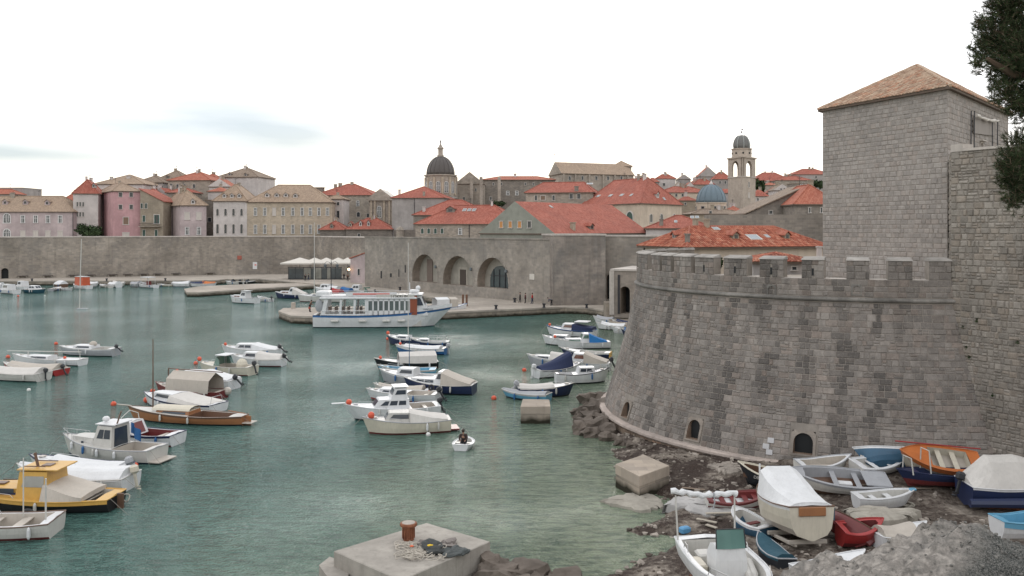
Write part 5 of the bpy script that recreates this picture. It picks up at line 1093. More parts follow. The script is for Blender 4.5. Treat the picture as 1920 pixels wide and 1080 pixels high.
for lab, (a, b), ev_, ri, wl2, rf, Y, rt_, ws in far:
    house('far_house', lab, [(a, Y), (b, Y)], ev_, ri, wl2, rf, max(6, (b - a) * Y / FL * .7), rt_, axis='v' if rt_ == 'gable' else 'u', wins=ws, over=.25)
# ---------------------------------------------------------------- cafe terrace with parasols, small house, lamp
M_canv = paint((.58, .55, .50), .9, 'parasol_canvas', .1)
for i, (px, Y, sc, lab) in enumerate([(562, 229, 1.55, 'big pale parasol at the left end of the cafe terrace'), (590, 231, 1.1, 'pale parasol behind the thin white mast on the cafe terrace'), (612, 232, 1.1, 'pale parasol in the middle of the cafe terrace'), (634, 230, 1.1, 'pale parasol behind the ornate lamp post'), (652, 228, 1.0, 'pale parasol nearest the little pink house')]):
    p = PXY(px, Y); um = thing('parasol', lab, 'parasol', (p.x, p.y, QZ)); hw = 2.6 * sc; z1 = ZP(492, Y) - QZ; mb = MB()
    n = 8; sq = [(hw, hw), (-hw, hw), (-hw, -hw), (hw, -hw)]
    ring = lambda k, z, s: [Vector((a * k, b * k, z)) for a, b in ((1, 1), (0, 1 - s), (-1, 1), (-1 + s, 0), (-1, -1), (0, -1 + s), (1, -1), (1 - s, 0))]
    mb.loft([ring(hw, z1 - .35, .0), ring(hw, z1, 0), ring(hw * .5, z1 + .55, .04), ring(.08, z1 + 1.25, 0)], True, False); mb.add(ring(hw, z1 - .02, 0), [tuple(range(8))]); mb.build('canopy', M_canv, um, world=False)
    mb = MB(); mb.tube([(0, 0, 0), (0, 0, z1 + 1.3)], .06, 6); mb.build('pole', M_iron, um, world=False); mb = MB(); mb.bevbox((0, 0, .1), (1, 1, .2), .03); mb.build('base', M_quay, um, world=False)
gl = thing('terrace_glazing', 'row of dark glass wind screens under the cafe parasols', 'wind screen', (PXY(585, 226).x, 226, QZ))
ed = [541, 554, 569, 583, 591, 603, 613, 620, 629, 641]
for i in range(len(ed) - 1):
    a, b = PXY(ed[i], 226.5), PXY(ed[i + 1], 226.2); w_ = (b - a).length; c = (a + b) / 2; lit = i in (2, 4, 6)
    mb = MB(); mb.box((c.x, c.y, QZ + 1.55), (w_ - .2, .05, 2.7)); pn = mb.build('glass_pane', glass_mat((.17, .17, .15) if lit else (.045, .055, .06), .15, 'screen_glass_lit' if lit else 'screen_glass'), gl)  # lit panes: light put into the glass as a paler colour
    mb = MB(); mb.box((a.x, a.y, QZ + 1.6), (.16, .16, 3.2)); mb.build('post', M_iron, gl)
mb = MB(); a, b = PXY(541, 226.5), PXY(641, 226.2); mb.box(((a.x + b.x) / 2, a.y, QZ + .15), ((b - a).length, .14, .28)); mb.box(((a.x + b.x) / 2, a.y, QZ + 3.1), ((b - a).length, .14, .2)); mb.build('rail', M_iron, gl)
house('small_house', 'little pinkish house with a red roof beside the cafe parasols', [(657, 214), (686, 210)], 486, 473, 'pinkish', 'orange', 9, 'shedr', wins=[(0, [673], [510], 4.5, 12, 'dark')], z0=1.2, over=.25)
lm = thing('lit_wall_lamp', 'small glowing lamp at the corner of the little pink house', 'lamp', tuple(P(654, 505, 213)))
EM = bpy.data.materials.new('lamp_glow'); EM.use_nodes = True; EM.node_tree.nodes['Principled BSDF'].inputs['Emission Color'].default_value = (1, .62, .3, 1); EM.node_tree.nodes['Principled BSDF'].inputs['Emission Strength'].default_value = 6
mb = MB(); mb.sphere(P(654, 505, 213), .3, 10, 8); mb.build('bulb', EM, lm); mb = MB(); c = P(654, 501, 213); mb.lathe([(.35, -.1), (.3, .1), (.05, .3)], c, 8); mb.build('hood', M_iron, lm)
def lamp_post(px, pyb, pyt, Y, z, lab):
    p = PXY(px, Y); zt_ = ZP(pyt, Y) - z; r = thing('street_lamp', lab, 'street lamp', (p.x, p.y, z)); mb = MB(); mb.lathe([(.25, 0), (.25, .3), (.14, .5), (.12, 1.4), (.16, 1.5), (.08, 1.6), (.06, zt_ * .75), (.12, zt_ * .77), (.05, zt_ * .8), (.04, zt_)], (0, 0, 0), 8); mb.build('post', M_iron, r, world=False)
    for s in (-1, 1):
        mb = MB(); zz = zt_ * .72; mb.tube([(0, 0, zz), (s * .4, 0, zz + .5), (s * .9, 0, zz + .6), (s * 1.2, 0, zz + .35), (s * 1.2, 0, zz + .1)], .045, 5); mb.build('arm', M_iron, r, world=False)
        mb = MB(); mb.lathe([(.05, .15), (.3, .05), (.24, -.55), (.1, -.65)], (s * 1.2, 0, zz), 6); mb.build('lantern', paint((.10, .11, .12), .3, 'lantern_glass'), r, world=False)
    return r
lamp_post(621, 548, 474, 176, .95, 'ornate black lamp post with two lantern arms near the cafe')
# things by the wall
for px, py, w_, h_, lab, col, nm in [(496, 507, 17, 5, 'long dark blue covered boat stored by the wall', (.03, .07, .16), 'stored_boat')]:
    g = G(px, 509, QZ); mb = MB(); L = w_ * g.y / FL; mb.loft([[g + Vector((x * L, math.cos(a) * .8 * k, max(0, math.sin(a)) * .9 * k)) for a in np.linspace(0, math.pi, 7)] for x, k in ((-.5, .2), (-.3, .8), (.1, 1), (.4, .9), (.5, .4))], True, True); tag(mb.build(nm, paint(col, .8, 'blue_tarp')), lab, 'boat')
g = G(515, 510, QZ); mb = MB(); mb.bevbox((g.x, g.y, QZ + .8), (1.3, .8, 1.6), .05); mb.box((g.x, g.y - .42, QZ + 1.0), (.9, .04, .7), mi=0); tag(mb.build('kiosk_box', paint((.60, .20, .24), .6, 'pink_red_box')), 'pinkish red cabinet on the quay left of the parasols', 'cabinet')
g = G(523, 510, QZ); mb = MB(); mb.bevbox((g.x, g.y, QZ + .6), (1.0, .8, 1.2), .05); tag(mb.build('white_cabinet', paint((.55, .55, .53), .6, 'white_box')), 'low white cabinet beside the pinkish red cabinet', 'cabinet')
for i, (px, py, lab, col) in enumerate([(1096, 565, 'orange crate stack by the corner bastion', (.45, .14, .07)), (1106, 562, 'white and red sign board leaning at the corner bastion', (.55, .53, .52)), (1118, 560, 'blue grey heap of nets by the gate arch', (.14, .18, .26)), (1091, 566, 'rusty drum left of the orange crates', (.16, .09, .07))]):
    g = G(px, py, QZ); mb = MB(); mb.bevbox((g.x, g.y, QZ + .55), (.8, .6, 1.1 if i != 2 else .8), .12); mb.bevbox((g.x + .12, g.y - .34, QZ + .4), (.4, .1, .5), .03); tag(mb.build(['crate_stack', 'sign_board', 'net_heap', 'drum'][i], paint(col, .8, 'quay_clutter')), lab, ['crates', 'sign', 'nets', 'drum'][i])
# ---------------------------------------------------------------- trees and shrubs
def leafmat(name, a, b):
    m = NT(name); at = m.n('ShaderNodeAttribute'); at.attribute_name = 'tone'; c = m.mix(at.outputs['Fac'], a, b); m.out(c, .75, .2); return m.mat
M_leaf = leafmat('dark_foliage', (.018, .032, .014), (.055, .085, .035)); M_pine = leafmat('pine_needles', (.012, .022, .01), (.06, .085, .035)); M_bark = wallmat('bark', (.14, .10, .075), 0, mscale=8)
def leaf_cloud(mb, c, rad_, n, size, rng):
    c = Vector(c); R3 = Vector(rad_); off = Vector((c.x, 3, c.z))
    for _ in range(n):
        d = Vector((rng.gauss(0, 1), rng.gauss(0, 1), rng.gauss(0, 1))).normalized(); k = rng.random() ** .4 * (1 + .45 * noise.noise(d * 2 + off)); p = c + Vector((d.x * R3.x, d.y * R3.y, d.z * R3.z)) * k
        a = Vector((rng.gauss(0, 1), rng.gauss(0, 1), rng.gauss(0, 1))).normalized(); b = a.cross(d + Vector((.01, .3, .2))).normalized(); s = size * rng.uniform(.6, 1.4)
        mb.add([p - a * s, p + b * s * .6, p + a * s, p - b * s * .6], [(0, 1, 2, 3)], 0, rng.random())
rng = random.Random(31)
def bush(name, lab, px, py0, py1, Y, wpx, n, z0, cat='bush', size=.16):
    p = PXY(px, Y); t, b = ZP(py0, Y), ZP(py1, Y); r = thing(name, lab, cat, (p.x, p.y, z0)); w_ = wpx * Y / FL / 2
    mb = MB(); mb.tube([(p.x, p.y, z0), (p.x + .1, p.y, (b + t) / 2)], [.2, .08], 6); mb.build('trunk', M_bark, r); mb = MB()
    for k in range(5): leaf_cloud(mb, (p.x + w_ * .55 * math.sin(k * 2.4), p.y + .3 * k - .6, lerp(b, t, .35 + .12 * (k % 3))), (w_ * .6, w_ * .6, (t - b) * .42), n // 5, size, rng)
    mb.build('crown', M_leaf, r)
bush('round_bush', 'round dark green bush behind the harbour wall left of the pink house', 168, 420, 446, 262.5, 44, 3000, 1, size=.35)
bush('cypress', 'dark cypress directly right of the bell tower', 1425, 334, 362, 320, 18, 1500, 10, 'tree', .4)
bush('round_bush', 'dark green bush at the edge of the square tower among the far roofs', 1536, 337, 352, 290, 26, 1200, 10, size=.35)
bush('round_bush', 'small dark green shrub below the cathedral front', 935, 376, 386, 250, 26, 900, 10, size=.25)
bush('climbing_shrub', 'light green shrub filling a gap between two merlons', 1346, 478, 503, 74, 18, 500, 5, size=.1)
# pine reaching in from the right
pine = thing('pine_tree', 'dark pine reaching into the picture at the upper right edge', 'pine tree', (8.9, 12.6, 7.2))
mb = MB(); mb.tube([(8.9, 12.6, 6.9), (8.7, 12.5, 9.5), (8.8, 12.4, 12.5), (8.5, 12.3, 15.5), (8.3, 12.2, 18.5), (8.2, 12.1, 21)], [.34, .28, .25, .2, .14, .05], 10); mb.build('trunk', M_bark, pine)
rng = random.Random(17); tufts = []
def on(px, py, Y): return P(px, py, Y)
limbs = [[(8.5, 12.3, 15.6), on(1990, 60, 12.2), on(1915, 70, 12.1), on(1865, 60, 12.0)], [(8.5, 12.3, 15.2), on(1970, 150, 12.1), on(1900, 140, 12.0), on(1850, 110, 11.9)], [(8.7, 12.4, 14.2), on(1985, 260, 12.1), on(1915, 330, 12.0)], [(8.4, 12.2, 17.5), on(1960, -60, 12.2), on(1890, -30, 12)], [(8.7, 12.4, 14.9), on(1980, 200, 12.0), on(1925, 190, 12.0)]]
mb = MB()
for l in limbs: l = [Vector(q) for q in l]; mb.tube(l, [.09 - .02 * i for i in range(len(l))], 6)
mb.build('limb', M_bark, pine)
blobs = [(1905, -20, .42, .6), (1895, 40, .40, 1), (1866, 62, .30, 1), (1845, 90, .19, 1), (1832, 118, .10, .8), (1838, 40, .10, .7), (1880, 115, .33, 1), (1910, 90, .35, 1), (1903, 150, .34, 1), (1888, 178, .22, 1), (1913, 195, .24, 1), (1878, 10, .2, .8), (1940, 100, .5, .8), (1940, 0, .5, .8), (1960, 200, .4, .8),
         (1908, 262, .17, .7), (1898, 300, .19, 1), (1885, 330, .15, .9), (1908, 350, .22, 1), (1900, 375, .13, .8), (1925, 300, .3, 1), (1950, 350, .4, .8), (1878, 312, .07, .7), (2000, 120, .7, .7), (1990, 300, .6, .7), (1985, -60, .7, .7)]
mb = MB(); twig = MB()
for (px, py, r, dn) in blobs:
    c = on(px, py, 12.0 + rng.uniform(-.2, .3)); nt_ = int(260 * dn * (r / .3) ** 2.2) + 20
    for _ in range(nt_):
        d = Vector((rng.gauss(0, 1), rng.gauss(0, 1), rng.gauss(0, 1))).normalized(); p = c + d * r * rng.random() ** .45 * (1 + .5 * noise.noise(d * 2.3 + c)) ; ax = (d + Vector((0, 0, .5)) + Vector((rng.gauss(0, .5), rng.gauss(0, .5), rng.gauss(0, .5)))).normalized(); tn = rng.random() * .8
        twig.tube([p - ax * .06, p + ax * .03], .004, 3)
        for k in range(13):
            nd = (ax + Vector((rng.gauss(0, .55), rng.gauss(0, .55), rng.gauss(0, .55)))).normalized(); L = rng.uniform(.05, .095); s = nd.cross(Vector((rng.gauss(0, 1), rng.gauss(0, 1), .3))).normalized() * .0038
            q0 = p + ax * rng.uniform(-.05, .03); mb.add([q0 - s, q0 + s, q0 + nd * L], [(0, 1, 2)], 0, min(1, tn + rng.random() * .2))
mb.build('crown', M_pine, pine, kind='stuff'); twig.build('twigs', M_bark, pine, kind='stuff')
# ---------------------------------------------------------------- boats
BC_ = {'white': (.64, .65, .66), 'cream': (.56, .52, .43), 'offwhite': (.52, .51, .48), 'grey': (.34, .35, .37), 'navy': (.018, .028, .075), 'dark': (.02, .024, .03), 'black': (.015, .015, .017), 'red': (.32, .03, .03), 'darkred': (.15, .03, .03), 'blue': (.03, .12, .30), 'lblue': (.12, .33, .48), 'bblue': (.02, .16, .42),
       'wood': (.30, .135, .06), 'yellow': (.58, .345, .085), 'orange': (.50, .155, .045), 'teal': (.02, .07, .10), 'brown': (.13, .075, .05), 'beige': (.45, .41, .36), 'canvas': (.55, .53, .50), 'green': (.08, .16, .12), 'orangered': (.50, .10, .045), 'tealblue': (.035, .10, .17)}
def bp(c, kind='boat_paint'): return paint(BC_[c], {'boat_paint': .35, 'canvas': .85}.get(kind, .5), c + '_' + kind, .26 if kind == 'boat_paint' else .22)
M_bglass = glass_mat((.035, .045, .06), .08, 'boat_window'); M_ggl = glass_mat((.10, .17, .14), .1, 'green_boat_window'); M_rub = paint((.03, .03, .032), .8, 'rubber'); M_chrome = paint((.45, .45, .45), .3, 'rail_metal', .1, metal=.8); M_rope = paint((.25, .23, .2), .95, 'rope'); M_motor = paint((.035, .037, .042), .4, 'motor_black')
M_buoy = paint((.62, .10, .05), .45, 'orange_red_buoy', .15); M_wbuoy = paint((.66, .66, .64), .5, 'white_buoy')
class Boat:
    def __init__(s, label, bow=None, stern=None, fb=.55, beam=None, loc=None, heading=None, L=None, z=0, tilt=None, tw=.8, rise=.4, rake=.45, group=None, cat='boat', name='moored_boat', p=2.3):
        if bow:
            b, t = G(*bow), G(*stern); loc = (b + t) / 2; L = (b - t).length + rake * .6; heading = math.atan2(b.y - t.y, b.x - t.x)
        s.moored = bool(bow)
        s.L, s.B, s.fb, s.tw, s.rise, s.rake, s.p = L, beam or min(L * .36, 1.0 + L * .21), fb, tw, rise, rake, p
        s.root = thing(name, label, cat, (loc[0], loc[1], z), heading, group)
        if bow and s.L < 6.9: s.root.scale = (1.04, 1.12, 1.14)
        if tilt: s.root.rotation_euler = (tilt[0], tilt[1], heading)
    def hb(s, t):
        k = 1 - (1 - s.tw) * ((.42 - t) / .42) ** 2 if t < .42 else max(0, 1 - ((t - .42) / .58) ** s.p)
        return s.B / 2 * max(k, .012)
    def sh(s, t): return s.fb + s.rise * max(0, (t - .25) / .75) ** 2 + .06 * max(0, (.25 - t) / .25)
    def x(s, t): return (t - .5) * s.L
    def hull(s, col='white', bottom='darkred', stripe=None, deck='white', cockpit=(.06, .55), inner=None, floor=None, rubc=None, stripe_h=.13):
        ts = list(np.linspace(0, 1, 19)); n = len(ts)
        if stripe is None: stripe = col
        def ring(t):
            h, b = s.sh(t), s.hb(t); zz = [(h, 1), (h - stripe_h, .992), (h * .5, .95), (.11, .87), (-.12, .66), (-.30, .05)]
            r = []
            for z, k in zz:
                q = (h - z) / (h + .3); xx = s.x(t) - s.rake * max(0, (t - .55) / .45) ** 1.6 * q * 1.35; r.append((xx, b * (k if t < .9 else k * (1 - .6 * (t - .9) / .1 * q)), z))
            return r
        R_ = [ring(t) for t in ts]; mb = MB()
        for sgn in (1, -1):
            for i in range(n - 1):
                for k in range(5):
                    a, b, c, d = [Vector((p[0], p[1] * sgn, p[2])) for p in (R_[i][k], R_[i + 1][k], R_[i + 1][k + 1], R_[i][k + 1])]
                    mi = 1 if k == 0 else (0 if k < 3 else 2); mb.add([a, b, c, d], [(0, 1, 2, 3) if sgn < 0 else (3, 2, 1, 0)], mi)
        tr = [(p[0], p[1], p[2]) for p in R_[0]] + [(p[0], -p[1], p[2]) for p in R_[0][::-1]]; mb.add(tr[2:10] if False else tr, [tuple(range(12))], 0)
        mb.build('hull', [bp(col), bp(stripe), bp(bottom)], s.root, world=False)
        # rubbing strake
        mb = MB()
        for sgn in (1, -1): mb.tube([(s.x(t), s.hb(t) * 1.01 * sgn, s.sh(t) - .015) for t in ts], .028, 5)
        mb.tube([(s.x(0), -s.hb(0), s.sh(0) - .015), (s.x(0), s.hb(0), s.sh(0) - .015)], .028, 5); mb.build('rubbing_strake', bp(rubc or 'offwhite'), s.root, world=False)
        # deck with cockpit well
        c0, c1 = cockpit; mb = MB(); well = MB(); ins = .17; us = sorted(set(list(ts) + [c0, c1])); fl = .12
        for i in range(len(us) - 1):
            a, b = us[i], us[i + 1]; op = a >= c0 - 1e-6 and b <= c1 + 1e-6; za, zb = s.sh(a) - .03, s.sh(b) - .03; ha, hb_ = s.hb(a), s.hb(b); ia, ib = max(.0, ha - ins), max(.0, hb_ - ins)
            for g in (1, -1):
                Q_ = [Vector((s.x(a), ha * g, za)), Vector((s.x(b), hb_ * g, zb)), Vector((s.x(b), ib * g, zb + .015)), Vector((s.x(a), ia * g, za + .015))]
                mb.add(Q_, [(3, 2, 1, 0) if g > 0 else (0, 1, 2, 3)])
                if not op:
                    mb.add([Q_[3], Q_[2], Vector((s.x(b), 0, zb + .07 * min(1, ib * 2))), Vector((s.x(a), 0, za + .07 * min(1, ia * 2)))], [(0, 1, 2, 3)])
                else:
                    well.add([Q_[3], Q_[2], Vector((s.x(b), ib * g * .9, fl)), Vector((s.x(a), ia * g * .9, fl))], [(0, 1, 2, 3)], 0)
            if op: well.add([(s.x(a), -ia * .9, fl), (s.x(b), -ib * .9, fl), (s.x(b), ib * .9, fl), (s.x(a), ia * .9, fl)], [(0, 1, 2, 3)], 1)
        if c1 > c0:
            for t in (c0, c1): i_ = s.hb(t) - ins; z = s.sh(t) - .02; well.add([(s.x(t), -i_, z), (s.x(t), i_, z), (s.x(t), i_ * .9, fl), (s.x(t), -i_ * .9, fl)], [(0, 1, 2, 3)], 0)
            well.build('cockpit', [bp(inner or deck), bp(floor or inner or 'beige')], s.root, world=False)
        mb.build('deck', bp(deck), s.root, world=False); s.ck = cockpit; s.inner = inner or deck
        if s.moored:
            rg = random.Random(int(abs(s.root.location.x) * 97)); s.lines(rg.uniform(1.2, 2.2), rg.random() < .6); s.lines = lambda *a: s
            for t in rg.sample((.15, .28, .4, .52, .64), 2): s.fenders((t,), rg.choice(('offwhite', 'white', 'blue', 'offwhite')), r=.08)
            if s.L < 9:
                t = .86; z = s.sh(t) + .02; mb = MB(); mb.bevbox((s.x(t), 0, z + .02), (.32, .3, .06), .02); mb.build('deck_hatch', bp(rg.choice(('grey', 'beige', 'offwhite'))), s.root, world=False)
                mb = MB(); mb.tube([(s.x(.95), -.1, s.sh(.95) + .06), (s.x(.95), .1, s.sh(.95) + .06)], .025, 5); mb.box((s.x(.95), 0, s.sh(.95)), (.05, .08, .1)); mb.build('cleat', M_chrome, s.root, world=False)
                if c1 - c0 > .2 and rg.random() < .8:
                    t = c0 + .35 * (c1 - c0); mb = MB(); mb.bevbox((s.x(t), 0, s.sh(t) - .2), (.3, max(.4, 2 * (s.hb(t) - ins)), .06), .015); mb.build('bench', bp('beige'), s.root, world=False)
                mb = MB()
                for g in (1, -1): mb.tube([(s.x(q), g * s.hb(q) * .80, s.sh(q) + (.0 if q in (.56, .84) else .16)) for q in (.56, .58, .70, .82, .84)], .013, 4)
                mb.build('hand_rail', M_chrome, s.root, world=False)
        return s
    def thwarts(s, ts=(.3, .5), col='offwhite'):
        for t in ts: h = s.hb(t) - .15; mb = MB(); mb.bevbox((s.x(t), 0, s.sh(t) - .17), (.26, h * 2, .05), .01); mb.build('thwart', bp(col), s.root, world=False)
        return s
    def cabin(s, t0, t1, h, wf=.72, rf=.5, rb=.08, col='white', roof=None, side=None, wins=1, z=None, fwin=True, glass=None, overhang=0, bwin=False, wtop=.86, name='cabin'):
        x0, x1 = s.x(t0), s.x(t1); zb = (z if z is not None else min(s.sh(t0), s.sh(t1)) - .05); zt = zb + h; w0, w1 = s.hb(t0) * wf * 2, s.hb(t1) * wf * 2; w0 = max(w0, .5); w1 = max(w1, .35)
        b = [(x0, -w0 / 2), (x1, -w1 / 2), (x1, w1 / 2), (x0, w0 / 2)]; tx0, tx1 = x0 + rb * h, x1 - rf * h; wt0 = w0 * wtop; wt1 = lerp(w0, w1, .75) * wtop
        tp = [(tx0, -wt0 / 2), (tx1, -wt1 / 2), (tx1, wt1 / 2), (tx0, wt0 / 2)]
        Bv = [Vector((p[0], p[1], zb - .12)) for p in b]; Tv = [Vector((p[0], p[1], zt)) for p in tp]; mb = MB(); mid = [(Vector((tx0, 0, zt + .07)), Vector((tx1 - .05, 0, zt + .05)))]
        mb.loft([Bv, Tv], True); mb.add(Tv + [mid[0][0], mid[0][1]], [(0, 1, 5, 4), (4, 5, 2, 3), (1, 2, 5), (3, 0, 4)], 1); cab = mb.build(name, [bp(side or col), bp(roof or col)], s.root, world=False)
        if overhang:
            o = overhang; mb = MB(); q = [(tx0 - o, -wt0 / 2 - .05), (tx1 + .12, -wt1 / 2 - .05), (tx1 + .12, wt1 / 2 + .05), (tx0 - o, wt0 / 2 + .05)]; mb.prism(q, zt + .075, zt + .13); mb.build('roof', bp(roof or col), cab, world=False)
        gm = glass or M_bglass
        def face(a, b_, c, d, u0, u1, v0, v1, nm='window', skew=0):
            P_ = lambda u, v: lerp(lerp(a, b_, u), lerp(d, c, u), v); n = (b_ - a).cross(d - a).normalized(); cen = (a + b_ + c + d) / 4
            if n.dot(cen - Vector(((x0 + x1) / 2, 0, (zb + zt) / 2))) < 0: n = -n
            v = [P_(u0, v0), P_(u1 + skew * .0, v0), P_(u1 - skew, v1), P_(u0, v1)]; mb = MB(); mb.add([p + n * .004 for p in v] + [p + n * .02 for p in v], [(0, 1, 5, 4), (1, 2, 6, 5), (2, 3, 7, 6), (3, 0, 4, 7), (4, 5, 6, 7)]); mb.build(nm, gm, cab, world=False)
        for sg in ((0, 1), (3, 2)):
            a, b_, c, d = Bv[sg[0]], Bv[sg[1]], Tv[sg[1]], Tv[sg[0]]
            for k in range(wins): u0 = .10 + k * .8 / wins; face(a, b_, c, d, u0, u0 + .8 / wins - .05, .50, .86, skew=.08 if k == wins - 1 else 0)
        if fwin: face(Bv[1], Bv[2], Tv[2], Tv[1], .08, .47, .45, .9); face(Bv[1], Bv[2], Tv[2], Tv[1], .53, .92, .45, .9)
        if bwin: face(Bv[0], Bv[3], Tv[3], Tv[0], .15, .85, .1, .9, 'doorway')
        s.ctop = zt; s.cx = (tx0, tx1); s.cw = wt0; return s
    def cover(s, t0, t1, h0, h1, w0=.1, w1=.1, col='canvas', drop=.06, name='cover', sag=.04, hm=None, prof=None):
        """tarpaulin tied over the hull between two stations, ridge heights above the gunwale"""
        mb = MB(); n = 12; rings = []; sd = random.Random(hash(round(s.L * 100)) % 1000 + int(t0 * 100))
        for i in range(n + 1):
            f = i / n; t = lerp(t0, t1, f); h = lerp(h0, h1, f) - sag * math.sin(f * math.pi) + (hm or 0) * math.sin(f * math.pi); g = s.hb(t) + .035; z = s.sh(t); w_ = lerp(w0, w1, f) * g; r = []
            if prof: h = float(np.interp(f, [a for a, _ in prof], [b for _, b in prof]))
            for k in range(-5, 6):
                a = abs(k) / 5; sg = 1 if k > 0 else -1
                y = lerp(w_, g, max(0, (a - .3) / .6)) if a > .3 else w_ * a / .3
                y = min(y, g); zz = z + h * (1 - max(0, (a - .3) / .6) ** 1.1) if a < .9 else z - drop * (1 + .6 * sd.random())
                if .3 < a < .9: zz -= .035 * math.sin((a - .3) / .6 * math.pi)
                zz += .022 * noise.noise(Vector((t * 9, k * .9, s.L * 3))) * (1 if a < .95 else 0); r.append(Vector((s.x(t), y * sg, zz)))
            rings.append(r)
        mb.loft(rings, False)
        for e in (0, n):
            r = rings[e]; c = Vector((r[5].x, 0, s.sh(t0 if e == 0 else t1) - .02)); mb.add(r + [c], [(k, k + 1, 11) for k in range(10)])
        o = mb.build(name, bp(col, 'canvas'), s.root, world=False, smooth=False); return s
    def canopy(s, t0, h0, t1, h1, w=.8, col='canvas', name='canopy', side=True):
        """sheet sloping from the cabin roof down to the stern, with side flaps"""
        mb = MB(); n = 8; L_, R_2 = [], []; rings = []
        for i in range(n + 1):
            f = i / n; t = lerp(t0, t1, f); z = lerp(h0, h1, f) - .05 * math.sin(f * math.pi) + .02 * noise.noise(Vector((f * 7, s.L, 0))); g = s.hb(t) + .02; w_ = min(g, lerp(w * s.hb(t0), g, f ** 1.5)); zb = s.sh(t) - .03
            rings.append([Vector((s.x(t), -g, min(zb, z))), Vector((s.x(t), -w_, z)), Vector((s.x(t), -w_ * .4, z + .06)), Vector((s.x(t), w_ * .4, z + .06)), Vector((s.x(t), w_, z)), Vector((s.x(t), g, min(zb, z)))])
        if not side: rings = [r[1:5] for r in rings]
        mb.loft(rings, False); mb.add(rings[-1], [tuple(range(len(rings[-1])))]); mb.build(name, bp(col, 'canvas'), s.root, world=False); return s
    def motor(s, tilt=0, col=None, y=0):
        m = thing('outboard_motor', None, None, (s.x(0) - .12, y, s.sh(0) + .02)); m.parent = s.root; m.rotation_euler = (0, tilt, 0); del_ = [k for k in ('label', 'category') if k in m.keys()]
        mm = bp(col) if col else M_motor
        mb = MB(); mb.bevbox((-.08, 0, .22), (.42, .28, .40), .09); mb.build('cowling', mm, m, world=False)
        mb = MB(); mb.bevbox((-.06, 0, -.25), (.15, .11, .75), .03); mb.bevbox((-.1, 0, -.62), (.3, .05, .06), .01); mb.sphere((-.14, 0, -.75), .07, 8, 5, sc=(2, 1, 1)); mb.build('shaft', mm, m, world=False); return s
    def mast(s, t, h, r=.045, boom=None, col='offwhite', y=0, lean=0):
        mb = MB(); z = s.sh(t) - .05; mb.tube([(s.x(t), y, z), (s.x(t) + lean, y, z + h)], [r, r * .65], 7); mb.build('mast', bp(col), s.root, world=False)
        if boom: mb = MB(); mb.tube([(s.x(t) - .05, y, z + boom[1]), (s.x(t) - boom[0], y, z + boom[1] + .05)], r * .8, 6); mb.build('boom', bp(col), s.root, world=False)
        return s
    def fenders(s, ts=(.3, .5, .7), col='offwhite', sides=(-1, 1), r=.09):
        for t in ts:
            for g in sides:
                z = s.sh(t) - .28; mb = MB(); mb.lathe([(.02, -.24), (r * .7, -.2), (r, -.12), (r, .12), (r * .7, .2), (.02, .24)], (s.x(t), g * (s.hb(t) + r * .9), z), 8); mb.tube([(s.x(t), g * (s.hb(t) + r * .8), z + .2), (s.x(t), g * (s.hb(t)), s.sh(t))], .012, 4); mb.build('fender', bp(col), s.root, world=False)
        return s
    def rail(s, t0=.72, h=.42, col=None, t1=.99):
        mb = MB(); top = []
        for g in (1, -1):
            pts = [(s.x(t), s.hb(t) * .88 * g, s.sh(t) + h) for t in np.linspace(t0, t1, 6)]
            mb.tube([(s.x(t0) - .15, s.hb(t0) * .9 * g, s.sh(t0))] + pts, .016, 4)
            for t in np.linspace(t0 + .03, t1 - .02, 3): mb.tube([(s.x(t), s.hb(t) * .88 * g, s.sh(t) - .02), (s.x(t), s.hb(t) * .88 * g, s.sh(t) + h)], .014, 4)
        mb.tube([(s.x(t1), -s.hb(t1) * .9, s.sh(t1) + h), (s.x(t1) + .08, 0, s.sh(t1) + h), (s.x(t1), s.hb(t1) * .9, s.sh(t1) + h)], .016, 4); mb.build('bow_rail', M_chrome, s.root, world=False); return s
    def lines(s, L=1.6, stern=True):
        mb = MB(); mb.tube([(s.x(.99), 0, s.sh(1)), (s.x(1) + L * .4, .05, s.sh(1) * .4), (s.x(1) + L * .55, .05, -.3)], .014, 4)
        if stern: mb.build('mooring_line', M_rope, s.root, world=False); mb = MB(); mb.tube([(s.x(0), s.hb(0) * .7, s.sh(0)), (s.x(0) - L * .4, s.hb(0), s.sh(0) * .45), (s.x(0) - L * .8, s.hb(0) * 1.1, -.2)], .012, 4)
        mb.build('mooring_line', M_rope, s.root, world=False); return s
    def windscreen(s, t, h=.45, w=.8, glass=None, rk=.35):
        x, g, z = s.x(t), s.hb(t) * w, s.sh(t) - .02; mb = MB(); a = [(x, -g, z), (x, g, z), (x - rk * h, g * .85, z + h), (x - rk * h, -g * .85, z + h)]; mb.add([Vector(p) for p in a] + [Vector(p) - Vector((.02, 0, 0)) for p in a], [(0, 1, 2, 3), (7, 6, 5, 4), (0, 4, 5, 1), (1, 5, 6, 2), (2, 6, 7, 3), (3, 7, 4, 0)])
        for g_ in (1, -1): q = [Vector((x, g * g_, z)), Vector((x - .7, g * g_ * 1.02, z)), Vector((x - .6, g * g_ * .9, z + h * .6)), Vector((x - rk * h, g * g_ * .85, z + h))]; mb.add(q, [(0, 1, 2, 3)])
        mb.build('windscreen', glass or M_ggl, s.root, world=False); return s
    def part(s, name, mat, fn): mb = MB(); fn(mb); return mb.build(name, mat, s.root, world=False)
    def ballbow(s, col=None, t=.93, y=.1, r=.16): # round fender lying on the foredeck
        s.part('ball_fender', M_buoy if col is None else bp(col), lambda mb: mb.sphere((s.x(t), y, s.sh(t) + r * .8), r, 10, 7)); return s
